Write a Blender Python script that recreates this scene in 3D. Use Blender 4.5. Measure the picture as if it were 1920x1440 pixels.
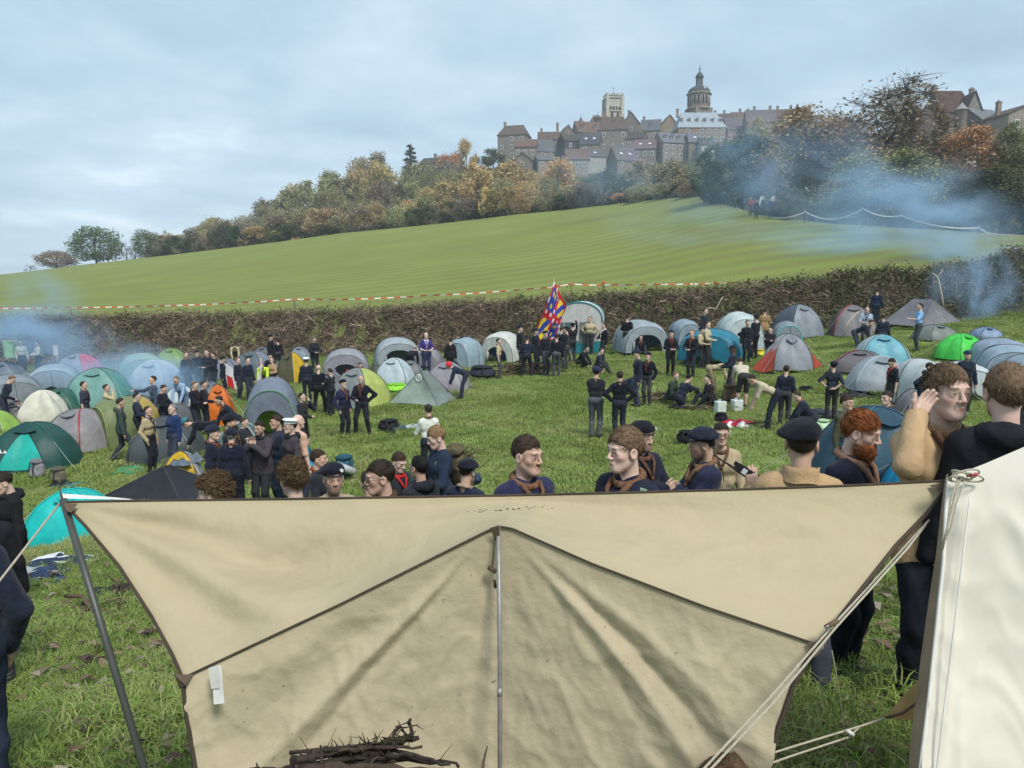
import bpy, math, random, time
import numpy as np
from mathutils import Matrix, Vector
T_START = time.time()
SC = bpy.context.scene
for _o in list(bpy.data.objects): bpy.data.objects.remove(_o)
COL = SC.collection
rnd = random.Random(7)
# ------------------------------------------------------------------ camera
F = 1400.0                                    # focal length in photo pixels (photo is 1920 wide)
TH = math.atan(195 / 1400)                    # looking down a little
CT, ST = math.cos(TH), math.sin(TH)
cam = bpy.data.cameras.new('camera'); camo = bpy.data.objects.new('camera', cam); COL.objects.link(camo)
cam.sensor_width = 36; cam.lens = 36 * F / 1920; cam.clip_start = 0.05; cam.clip_end = 9000
camo.rotation_euler = (math.pi / 2 - TH, 0, 0)
SC.camera = camo
# ------------------------------------------------------------------ sky
SUN_EL, SUN_AZ = math.radians(52), math.radians(150)     # high, behind the camera on the right
W = bpy.data.worlds.new('World'); SC.world = W; W.use_nodes = True
nt = W.node_tree; nt.nodes.clear()
def N(t, kind, **kw):
    n = t.nodes.new(kind)
    for k, v in kw.items():
        if k == 'inp':
            for a, b in v.items(): n.inputs[a].default_value = b
        else: setattr(n, k, v)
    return n
def ramp(t, stops, interp='LINEAR'):
    n = t.nodes.new('ShaderNodeValToRGB'); cr = n.color_ramp; cr.interpolation = interp
    while len(cr.elements) < len(stops): cr.elements.new(0.5)
    for e, (p, c) in zip(cr.elements, stops):
        e.position = p; e.color = (*c, 1) if len(c) == 3 else c
    return n
sky = N(nt, 'ShaderNodeTexSky', sky_type='NISHITA', sun_disc=False, sun_elevation=SUN_EL, sun_rotation=SUN_AZ)
tc = N(nt, 'ShaderNodeTexCoord')
sep = N(nt, 'ShaderNodeSeparateXYZ'); nt.links.new(tc.outputs['Generated'], sep.inputs[0])
zz = N(nt, 'ShaderNodeMath', operation='ABSOLUTE'); nt.links.new(sep.outputs['Z'], zz.inputs[0])
za = N(nt, 'ShaderNodeMath', operation='ADD', inp={1: 0.16}); nt.links.new(zz.outputs[0], za.inputs[0])
comb = N(nt, 'ShaderNodeCombineXYZ')
for ax, sc_ in (('X', 1.0), ('Y', 1.0)):
    d = N(nt, 'ShaderNodeMath', operation='DIVIDE'); nt.links.new(sep.outputs[ax], d.inputs[0]); nt.links.new(za.outputs[0], d.inputs[1])
    nt.links.new(d.outputs[0], comb.inputs[ax])
n1 = N(nt, 'ShaderNodeTexNoise', inp={'Scale': 0.85, 'Detail': 7.0, 'Roughness': 0.52, 'Distortion': 0.35}); nt.links.new(comb.outputs[0], n1.inputs['Vector'])
n2 = N(nt, 'ShaderNodeTexNoise', inp={'Scale': 2.6, 'Detail': 6.0, 'Roughness': 0.55}); nt.links.new(comb.outputs[0], n2.inputs['Vector'])
mx = N(nt, 'ShaderNodeMath', operation='MULTIPLY_ADD', inp={1: 0.32}); nt.links.new(n2.outputs[0], mx.inputs[0])
m1 = N(nt, 'ShaderNodeMath', operation='MULTIPLY', inp={1: 0.68}); nt.links.new(n1.outputs[0], m1.inputs[0]); nt.links.new(m1.outputs[0], mx.inputs[2])
cl = ramp(nt, [(0.33, (2.75, 3.7, 4.6)), (0.47, (3.45, 4.55, 5.5)), (0.57, (4.2, 5.3, 6.15)), (0.68, (6.2, 7.0, 7.6))])
nt.links.new(mx.outputs[0], cl.inputs[0])
ms = N(nt, 'ShaderNodeMixRGB', blend_type='MIX', inp={0: 0.93}); nt.links.new(sky.outputs[0], ms.inputs[1]); nt.links.new(cl.outputs[0], ms.inputs[2])
bg = N(nt, 'ShaderNodeBackground', inp={'Strength': 0.1}); nt.links.new(ms.outputs[0], bg.inputs[0])
W.cycles.sampling_method = 'MANUAL'; W.cycles.sample_map_resolution = 256
wo = N(nt, 'ShaderNodeOutputWorld'); nt.links.new(bg.outputs[0], wo.inputs[0])
# ------------------------------------------------------------------ sun (overcast: weak and very soft)
sl = bpy.data.lights.new('sun', 'SUN'); sl.energy = 2.4; sl.angle = math.radians(15); sl.color = (1.0, 0.95, 0.87)
so = bpy.data.objects.new('sun', sl); COL.objects.link(so)
sd = Vector((math.sin(SUN_AZ) * math.cos(SUN_EL), math.cos(SUN_AZ) * math.cos(SUN_EL), math.sin(SUN_EL)))
so.rotation_euler = sd.to_track_quat('Z', 'Y').to_euler()
SC.view_settings.view_transform = 'Standard'; SC.view_settings.look = 'None'
SC.view_settings.exposure = 0.65; SC.view_settings.gamma = 1.0; SC.view_settings.use_curve_mapping = False
SC.cycles.use_adaptive_sampling = True; SC.cycles.adaptive_threshold = 0.015
SC.cycles.use_denoising = True
SC.cycles.max_bounces = 5; SC.cycles.diffuse_bounces = 2; SC.cycles.glossy_bounces = 2; SC.cycles.transmission_bounces = 3
SC.cycles.transparent_max_bounces = 6; SC.cycles.volume_bounces = 2
SC.cycles.volume_step_rate = 2.0; SC.cycles.volume_max_steps = 64
# ------------------------------------------------------------------ pixel helpers (photo pixels 1920x1440 -> place in the world)
def ray(px, py):
    a = (px - 960) / F; b = -(py - 720) / F
    return np.array([a, CT + b * ST, -ST + b * CT])
def P(px, py, y):                             # the point at ground distance y seen at that pixel
    r = ray(px, py); return r * (y / r[1])
def proj(p):
    dep = p[1] * CT - p[2] * ST; up = p[1] * ST + p[2] * CT
    return 960 + F * p[0] / dep, 720 - F * up / dep
# ------------------------------------------------------------------ terrain heights
def hedge_y(u): return 43.0 - 7.0 * u         # the hedge bank, by bearing u = x / y
_b = [(-900, 612), (-300, 600), (0, 592), (500, 584), (1000, 562), (1300, 542), (1600, 517), (1920, 492), (2300, 470), (2900, 450)]
_t = [(-900, 560, 260), (-300, 530, 240), (0, 515, 222), (150, 497, 215), (300, 480, 205), (640, 437, 185), (960, 403, 150), (1150, 383, 126),
      (1240, 373, 112), (1310, 368, 98), (1360, 384, 84), (1420, 402, 74), (1550, 419, 67), (1700, 428, 62), (1920, 440, 57), (2300, 450, 52), (2900, 455, 50)]
_h = [(-900, 640), (-300, 620), (0, 560), (200, 505), (300, 478), (400, 452), (500, 425), (700, 352), (860, 326), (940, 314), (1150, 312), (1300, 302), (1400, 284),
      (1550, 268), (1800, 246), (1920, 244), (2300, 244), (2900, 250)]
def _tab(rows, yf):
    us, zs, ys = [], [], []
    for r in rows:
        y = yf(r); p = P(r[0], r[1], y); us.append(p[0] / p[1]); zs.append(p[2]); ys.append(y)
    return np.array(us), np.array(zs), np.array(ys)
def _y0r(r):
    u = (r[0] - 960) / F; return hedge_y(u) + 2.2
BU, BZ, _ = _tab(_b, _y0r)
TU, TZ, TY = _tab(_t, lambda r: r[2])
HU, HZ, _ = _tab(_h, lambda r: 305.0)
def G(x, y):                                  # camp ground
    x = np.asarray(x, float); y = np.asarray(y, float)
    f = -4.75 + .055 * x + .022 * y + .04 * np.maximum(0, x - 6) * np.clip((y - 18) / 10, 0, 1.3)
    hb = np.where(y >= 0, 3.15 * np.maximum(0, 1 - y / 14) ** 1.2, 3.15 - np.minimum(y, 0) * .2)
    n = .05 * np.sin(x * 1.1 + y * .5) + .04 * np.sin(x * .7 - y * 1.3 + 1.0)
    f = f + .4 * np.exp(-((x + 4) / 4) ** 2 - ((y - 12) / 4) ** 2) + .085 * np.maximum(0, x - 1) * np.exp(-((y - 12) / 5.5) ** 2)
    return f + hb + .05 * x * hb / 3.1 + n * np.clip(y / 6, 0.2, 1)
def y_low(u): return hedge_y(u) + 2.2
def y_top(u): return np.interp(u, TU, TY)
def Tz(x, y):                                 # the whole terrain
    x = np.asarray(x, float); y = np.asarray(y, float)
    u = x / np.maximum(y, 1.0)
    yl = y_low(u); yh = hedge_y(u) - .3; yt = y_top(u)
    zl = np.interp(u, BU, BZ); zt = np.interp(u, TU, TZ); zh = np.interp(u, HU, HZ)
    camp = G(x, np.minimum(y, yl))
    s = np.clip((y - yh) / (yl - yh), 0, 1); s = s * s * (3 - 2 * s)
    z = camp * (1 - s) + (zl - .25) * s
    t = np.clip((y - yl) / (yt - yl), 0, 1)
    z = np.where(y > yl, (zl - .25) * (1 - t) + zt * t, z)
    t2 = np.clip((y - yt) / (305 - yt), 0, 1)
    z = np.where(y > yt, zt * (1 - t2) + zh * t2 - 6.5 * np.sin(np.clip(t2, 0, 1) * math.pi) ** .6 * np.clip((u + .55) * 4, 0, 1), z)
    t3 = np.clip((y - 420) / 500, 0, 1)
    z = np.where(y > 305, zh * (1 - t3) + (-90) * t3, z)
    return z
def Tz1(x, y): return float(Tz(np.array([x]), np.array([y]))[0])
def on_ground(px, py, y_hint=None):           # where the sight line of a pixel meets the camp ground
    r = ray(px, py)
    ys = np.concatenate([np.linspace(2.0, 14, 600), np.linspace(14, 60, 1200)])
    pts = r[None, :] * (ys / r[1])[:, None]
    d = pts[:, 2] - np.where(ys < 41, G(pts[:, 0], ys), Tz(pts[:, 0], ys))
    k = np.where((d[:-1] > 0) & (d[1:] <= 0))[0]
    if len(k) == 0: y = y_hint or 40.0
    else: y = ys[k[0]]
    p = P(px, py, y); p[2] = Tz1(p[0], y) ; return p
# ------------------------------------------------------------------ object helpers
def tag(o, label=None, cat=None, group=None, kind=None):
    if label: o['label'] = label
    if cat: o['category'] = cat
    if group: o['group'] = group
    if kind: o['kind'] = kind
    return o
def empty(name, loc, rz=0.0, sc=1.0):
    o = bpy.data.objects.new(name, None); COL.objects.link(o)
    o.location = tuple(float(v) for v in loc); o.rotation_euler = (0, 0, rz); o.scale = (sc, sc, sc); o.empty_display_size = .1
    return o
def link(name, me, parent=None, mats=None):
    o = bpy.data.objects.new(name, me); COL.objects.link(o)
    if parent is not None: o.parent = parent
    if mats is not None and not me.materials:
        for m in (mats if isinstance(mats, (list, tuple)) else [mats]): me.materials.append(m)
    return o
def mesh_np(name, V, Fq, mats=None, mi=None, smooth=True, col=None):
    """V (n,3); Fq: (m,3) or (m,4) array, or list of arrays of both kinds"""
    me = bpy.data.meshes.new(name)
    V = np.asarray(V, np.float32)
    fl = Fq if isinstance(Fq, list) and len(Fq) and isinstance(Fq[0], np.ndarray) and Fq[0].ndim == 2 else [np.asarray(Fq)]
    fl = [np.asarray(f, np.int32) for f in fl if len(f)]
    me.vertices.add(len(V)); me.vertices.foreach_set('co', V.ravel())
    nl = sum(f.size for f in fl); nf = sum(len(f) for f in fl)
    me.loops.add(nl); me.polygons.add(nf)
    if nl:
        me.loops.foreach_set('vertex_index', np.concatenate([f.ravel() for f in fl]))
        tot = np.concatenate([np.full(len(f), f.shape[1], np.int32) for f in fl])
        me.polygons.foreach_set('loop_start', np.concatenate([[0], np.cumsum(tot)[:-1]]).astype(np.int32))
        me.polygons.foreach_set('loop_total', tot)
        me.polygons.foreach_set('use_smooth', np.full(nf, bool(smooth)))
        if mi is not None: me.polygons.foreach_set('material_index', np.asarray(mi, np.int32))
    if mats is not None:
        for m in (mats if isinstance(mats, (list, tuple)) else [mats]): me.materials.append(m)
    if col is not None:
        ca = me.color_attributes.new('Col', 'FLOAT_COLOR', 'POINT')
        c4 = np.ones((len(V), 4), np.float32); c4[:, :3] = col; ca.data.foreach_set('color', c4.ravel())
    me.update(calc_edges=True)
    return me
class MB:
    """collects boxes, tubes and sheets into one mesh"""
    def __init__(s): s.v = []; s.q = []; s.t = []; s.n = 0; s.qm = []; s.tm = []
    def add(s, V, Q=None, T=None, m=0):
        V = np.asarray(V, float).reshape(-1, 3)
        if Q is not None and len(Q): s.q.append(np.asarray(Q, np.int32) + s.n); s.qm += [m] * len(Q)
        if T is not None and len(T): s.t.append(np.asarray(T, np.int32) + s.n); s.tm += [m] * len(T)
        s.v.append(V); s.n += len(V)
    def box(s, c, sz, R=None, m=0):
        h = np.array(sz) / 2
        V = np.array([[x, y, z] for x in (-1, 1) for y in (-1, 1) for z in (-1, 1)]) * h
        if R is not None: V = V @ np.asarray(R).T
        s.add(V + np.array(c), [[0, 1, 3, 2], [4, 6, 7, 5], [0, 4, 5, 1], [2, 3, 7, 6], [0, 2, 6, 4], [1, 5, 7, 3]], m=m)
    def tube(s, pts, r, n=6, m=0, cap=True, flat=1.0):
        pts = np.asarray(pts, float); k = len(pts)
        r = np.broadcast_to(np.asarray(r, float), (k,))
        tn = np.gradient(pts, axis=0) if k > 2 else np.repeat((pts[1:] - pts[:1]), 2, 0)
        tn /= np.linalg.norm(tn, axis=1, keepdims=True) + 1e-12
        ref = np.array([0, 0, 1.0]) if abs(tn[0, 2]) < .9 else np.array([1.0, 0, 0])
        V = []
        a = np.cross(tn[0], ref); a /= np.linalg.norm(a) + 1e-12
        ang = np.arange(n) * 2 * math.pi / n
        for i in range(k):
            a = a - tn[i] * a.dot(tn[i]); a /= np.linalg.norm(a) + 1e-12
            b = np.cross(tn[i], a)
            V.append(pts[i] + r[i] * (np.cos(ang)[:, None] * a + flat * np.sin(ang)[:, None] * b))
        V = np.concatenate(V)
        Q = [[i * n + j, i * n + (j + 1) % n, (i + 1) * n + (j + 1) % n, (i + 1) * n + j] for i in range(k - 1) for j in range(n)]
        T = []
        if cap:
            V = np.concatenate([V, pts[:1], pts[-1:]])
            T = [[(j + 1) % n, j, k * n] for j in range(n)] + [[(k - 1) * n + j, (k - 1) * n + (j + 1) % n, k * n + 1] for j in range(n)]
        s.add(V, Q, T, m)
    def grid(s, Pg, m=0):                      # Pg (a,b,3)
        a, b = Pg.shape[:2]
        i, j = np.meshgrid(np.arange(a - 1), np.arange(b - 1), indexing='ij')
        k = (i * b + j).ravel()
        s.add(Pg.reshape(-1, 3), np.stack([k, k + b, k + b + 1, k + 1], 1), m=m)
    def fan(s, poly, m=0):
        poly = np.asarray(poly, float)
        if len(poly) == 4: s.add(poly, [[0, 1, 2, 3]], m=m)
        else: s.add(poly, None, [[0, i, i + 1] for i in range(1, len(poly) - 1)], m)
    def lathe(s, prof, c=(0, 0, 0), n=16, m=0):
        prof = np.asarray(prof, float); k = len(prof); ang = np.arange(n) * 2 * math.pi / n
        V = np.concatenate([np.stack([r * np.cos(ang), r * np.sin(ang), np.full(n, z)], 1) for r, z in prof]) + np.array(c)
        s.add(V, [[i * n + j, i * n + (j + 1) % n, (i + 1) * n + (j + 1) % n, (i + 1) * n + j] for i in range(k - 1) for j in range(n)], m=m)
    def mesh(s, name, mats=None, smooth=False, col=None):
        V = np.concatenate(s.v) if s.v else np.zeros((0, 3))
        fl = []; mi = []
        if s.q: fl.append(np.concatenate(s.q)); mi += s.qm
        if s.t: fl.append(np.concatenate(s.t)); mi += s.tm
        return mesh_np(name, V, fl, mats, mi, smooth, col)
    def build(s, name, mats, parent=None, smooth=False, col=None):
        return link(name, s.mesh(name, mats, smooth, col), parent)
def rotz(a): return np.array([[math.cos(a), -math.sin(a), 0], [math.sin(a), math.cos(a), 0], [0, 0, 1]])
def rx(a): return np.array([[1, 0, 0], [0, math.cos(a), -math.sin(a)], [0, math.sin(a), math.cos(a)]])
def ry(a): return np.array([[math.cos(a), 0, math.sin(a)], [0, 1, 0], [-math.sin(a), 0, math.cos(a)]])
def vnoise(p, f=1.0, seed=0):
    """cheap smooth pseudo-noise in about -1..1 for arrays of points (...,3)"""
    x, y, z = p[..., 0] * f + seed * 1.7, p[..., 1] * f - seed * .9, p[..., 2] * f + seed * 2.3
    return (np.sin(x * 1.7 + np.sin(y * 1.3 + z)) + np.sin(y * 2.1 + 1.7 * np.sin(z * 1.1 + x * .7)) + np.sin(z * 1.9 + 1.3 * np.sin(x * 1.9 - y * .6))) / 3
# ------------------------------------------------------------------ materials
_M = {}
def mat(name, col, rough=.8, var=.15, scale=8.0, bump=0.0, bscale=60.0, metal=0.0, spec=.3, trans=0.0, objcol=False, attr=False, col2=None, coord='Object', sheen=0.0):
    if name in _M: return _M[name]
    m = bpy.data.materials.new(name); m.use_nodes = True; t = m.node_tree
    bs = t.nodes['Principled BSDF']; bs.inputs['Roughness'].default_value = rough; bs.inputs['Metallic'].default_value = metal
    bs.inputs['Specular IOR Level'].default_value = spec
    if sheen: bs.inputs['Sheen Weight'].default_value = sheen
    co = t.nodes.new('ShaderNodeTexCoord')
    nz = N(t, 'ShaderNodeTexNoise', inp={'Scale': scale, 'Detail': 5.0, 'Roughness': .6}); t.links.new(co.outputs[coord], nz.inputs['Vector'])
    c2 = col2 or tuple(c * (1 - var) for c in col)
    c1 = tuple(min(1, c * (1 + var)) for c in col) if col2 is None else col
    rp = ramp(t, [(.32, c2), (.68, c1)]); t.links.new(nz.outputs[0], rp.inputs[0])
    src = rp.outputs[0]
    if objcol or attr:
        mu = N(t, 'ShaderNodeMixRGB', blend_type='MULTIPLY', inp={0: 1.0})
        if objcol: oi = t.nodes.new('ShaderNodeObjectInfo'); t.links.new(oi.outputs['Color'], mu.inputs[1])
        else: at = N(t, 'ShaderNodeAttribute', attribute_name='Col'); t.links.new(at.outputs['Color'], mu.inputs[1])
        t.links.new(src, mu.inputs[2]); src = mu.outputs[0]
        if objcol and attr:
            at = N(t, 'ShaderNodeAttribute', attribute_name='Col'); m2 = N(t, 'ShaderNodeMixRGB', blend_type='MULTIPLY', inp={0: 1.0})
            t.links.new(src, m2.inputs[1]); t.links.new(at.outputs['Color'], m2.inputs[2]); src = m2.outputs[0]
    t.links.new(src, bs.inputs['Base Color'])
    if bump:
        nb = N(t, 'ShaderNodeTexNoise', inp={'Scale': bscale, 'Detail': 4.0, 'Roughness': .6}); t.links.new(co.outputs[coord], nb.inputs['Vector'])
        bp = N(t, 'ShaderNodeBump', inp={'Strength': bump, 'Distance': .02}); t.links.new(nb.outputs[0], bp.inputs['Height']); t.links.new(bp.outputs[0], bs.inputs['Normal'])
    if trans:
        tr = t.nodes.new('ShaderNodeBsdfTranslucent'); t.links.new(src, tr.inputs[0])
        mxs = N(t, 'ShaderNodeMixShader', inp={0: trans}); t.links.new(bs.outputs[0], mxs.inputs[1]); t.links.new(tr.outputs[0], mxs.inputs[2])
        t.links.new(mxs.outputs[0], t.nodes['Material Output'].inputs[0])
    _M[name] = m; return m
def key(c): return '_'.join('%02d' % int(round(min(v, .999) * 100)) for v in c)
def fabric(c, kind='nylon'):
    if kind == 'nylon':
        g_ = sum(c) / 3; c = tuple(max(.008, (v * 1.15 - g_ * .15) * .86) for v in c)
        return mat('nylon_' + key(c), c, rough=.5, var=.16, scale=3.0, bump=.5, bscale=9.0, spec=.35, trans=.18)
    if kind == 'wool': return mat('wool_' + key(c), c, rough=.95, var=.30, scale=14.0, bump=.5, bscale=55.0, spec=.12, sheen=.08)
    return mat('cotton_' + key(c), c, rough=.9, var=.14, scale=9.0, bump=.35, bscale=30.0, spec=.15)
# ================================================================== ground
def zone(name, ufrom, uto, nu, rows):
    us = np.linspace(ufrom, uto, nu)
    V = np.zeros((len(rows), nu, 3))
    for i, f in enumerate(rows):
        y = f(us); x = us * np.maximum(y, 0) + us * 9.0 * np.clip(1 - y / 60, 0, 1)
        if y.min() > 60: x = us * y
        V[i, :, 0] = x; V[i, :, 1] = y; V[i, :, 2] = Tz(x, y) if y.min() > 5 else np.where(y > 5, Tz(x, y), G(x, y))
    b = MB(); b.grid(V); return b
def ground_mat(name, stops, nscale, n2scale, stripes=None, bump=.5, dist=.05):
    m = bpy.data.materials.new(name); m.use_nodes = True; t = m.node_tree; bs = t.nodes['Principled BSDF']
    bs.inputs['Roughness'].default_value = .95; bs.inputs['Specular IOR Level'].default_value = .1
    co = t.nodes.new('ShaderNodeTexCoord')
    a = N(t, 'ShaderNodeTexNoise', inp={'Scale': nscale, 'Detail': 8.0, 'Roughness': .65}); t.links.new(co.outputs['Object'], a.inputs['Vector'])
    b = N(t, 'ShaderNodeTexNoise', inp={'Scale': n2scale, 'Detail': 6.0, 'Roughness': .7}); t.links.new(co.outputs['Object'], b.inputs['Vector'])
    s = N(t, 'ShaderNodeMath', operation='MULTIPLY_ADD', inp={1: .5}); t.links.new(a.outputs[0], s.inputs[0])
    h = N(t, 'ShaderNodeMath', operation='MULTIPLY', inp={1: .5}); t.links.new(b.outputs[0], h.inputs[0]); t.links.new(h.outputs[0], s.inputs[2])
    val = s.outputs[0]
    if stripes:
        mp = N(t, 'ShaderNodeMapping'); mp.inputs['Rotation'].default_value = (0, 0, stripes[1]); t.links.new(co.outputs['Object'], mp.inputs[0])
        wv = N(t, 'ShaderNodeTexWave', wave_type='BANDS', bands_direction='Y', inp={'Scale': stripes[0], 'Distortion': .5, 'Detail': 2.0, 'Detail Scale': 1.5}); t.links.new(mp.outputs[0], wv.inputs[0])
        w2 = N(t, 'ShaderNodeMath', operation='MULTIPLY_ADD', inp={1: stripes[2], 2: -stripes[2] / 2}); t.links.new(wv.outputs[0], w2.inputs[0])
        ad = N(t, 'ShaderNodeMath', operation='ADD'); t.links.new(val, ad.inputs[0]); t.links.new(w2.outputs[0], ad.inputs[1]); val = ad.outputs[0]
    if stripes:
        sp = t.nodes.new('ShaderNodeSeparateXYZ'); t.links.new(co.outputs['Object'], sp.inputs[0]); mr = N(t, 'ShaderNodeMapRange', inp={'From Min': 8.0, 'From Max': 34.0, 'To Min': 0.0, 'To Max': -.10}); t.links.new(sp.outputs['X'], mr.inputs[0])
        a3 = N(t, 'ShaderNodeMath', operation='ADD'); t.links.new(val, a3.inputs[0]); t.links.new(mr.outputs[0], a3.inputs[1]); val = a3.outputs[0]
    r = ramp(t, stops); t.links.new(val, r.inputs[0]); t.links.new(r.outputs[0], bs.inputs['Base Color'])
    bp = N(t, 'ShaderNodeBump', inp={'Strength': bump, 'Distance': dist}); t.links.new(b.outputs[0], bp.inputs['Height']); t.links.new(bp.outputs[0], bs.inputs['Normal'])
    return m
m_camp = ground_mat('camp_turf', [(.33, (.09, .075, .04)), (.45, (.14, .165, .05)), (.56, (.18, .235, .065)), (.7, (.24, .27, .11))], .6, 6.0, bump=.8)
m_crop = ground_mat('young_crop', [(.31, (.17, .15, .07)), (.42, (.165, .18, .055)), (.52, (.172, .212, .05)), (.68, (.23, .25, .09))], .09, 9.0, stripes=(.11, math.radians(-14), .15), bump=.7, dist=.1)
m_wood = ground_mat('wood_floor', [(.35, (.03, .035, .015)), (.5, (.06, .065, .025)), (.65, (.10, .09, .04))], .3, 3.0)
_ys = np.concatenate([np.linspace(-9, 2, 12), np.linspace(2.5, 15, 42), np.linspace(15.6, 36, 42)])
_rows = [(lambda u, y=y: np.full_like(u, y)) for y in _ys]
_rows += [(lambda u, s=s: 36 + (y_low(u) - 36) * s) for s in np.linspace(.08, 1, 22)]
tag(zone('ground', -1.25, 1.25, 150, _rows).build('ground', m_camp, smooth=True), 'trampled green meadow ground of the camp', kind='structure')
_rows = [(lambda u, s=s: y_low(u) + (y_top(u) - y_low(u)) * s) for s in np.linspace(0, 1, 46)]
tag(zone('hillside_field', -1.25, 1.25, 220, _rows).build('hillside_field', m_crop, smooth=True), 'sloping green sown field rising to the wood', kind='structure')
_rows = [(lambda u, s=s: y_top(u) + (305 - y_top(u)) * s) for s in np.linspace(0, 1, 24)] + [(lambda u, y=y: np.full_like(u, y)) for y in (330, 360, 400, 440, 500, 600, 720, 920, 1500)]
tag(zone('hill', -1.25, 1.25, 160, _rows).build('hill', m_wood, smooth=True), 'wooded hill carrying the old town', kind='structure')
# ================================================================== hedge bank, fence tape
def leaf_cards(n, pos, size, rs, col, droop=.0, asp=1.7):
    """n small leaf quads (folded) at pos"""
    d = rs.normal(size=(n, 3)); d[:, 2] -= droop; d /= np.linalg.norm(d, axis=1, keepdims=True)
    s = np.cross(d, rs.normal(size=(n, 3))); s /= np.linalg.norm(s, axis=1, keepdims=True) + 1e-9
    sz = (size * rs.uniform(.6, 1.4, n))[:, None]
    V = np.stack([pos - d * sz * asp * .5, pos + s * sz * .5, pos + d * sz * asp * .5, pos - s * sz * .5], 1).reshape(-1, 3)
    Q = (np.arange(n)[:, None] * 4 + np.arange(4)[None]).astype(np.int32)
    return V, Q, np.repeat(col, 4, 0)
def twig_cards(n, pos, length, wid, rs, col, up=.2):
    d = rs.normal(size=(n, 3)); d[:, 2] = d[:, 2] * .6 + up; d /= np.linalg.norm(d, axis=1, keepdims=True)
    s = np.cross(d, rs.normal(size=(n, 3))); s /= np.linalg.norm(s, axis=1, keepdims=True) + 1e-9; nn = np.cross(d, s)
    L = (length * rs.uniform(.4, 1.5, n))[:, None]; w = wid
    a, m, b = pos, pos + d * L * .5 + nn * L * rs.uniform(-.15, .15, (n, 1)), pos + d * L
    V = np.stack([a - s * w, a + s * w, m + s * w * .8, m - s * w * .8, b + s * w * .3, b - s * w * .3], 1).reshape(-1, 3)
    k = np.arange(n)[:, None] * 6
    Q = np.concatenate([k + np.array([[0, 1, 2, 3]]), k + np.array([[3, 2, 4, 5]])]).astype(np.int32)
    return V, Q, np.repeat(col, 6, 0)
m_leafv = mat('hedge_leaf', (1, 1, 1), rough=.7, var=.25, scale=2.0, attr=True, trans=.15, spec=.2)
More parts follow.
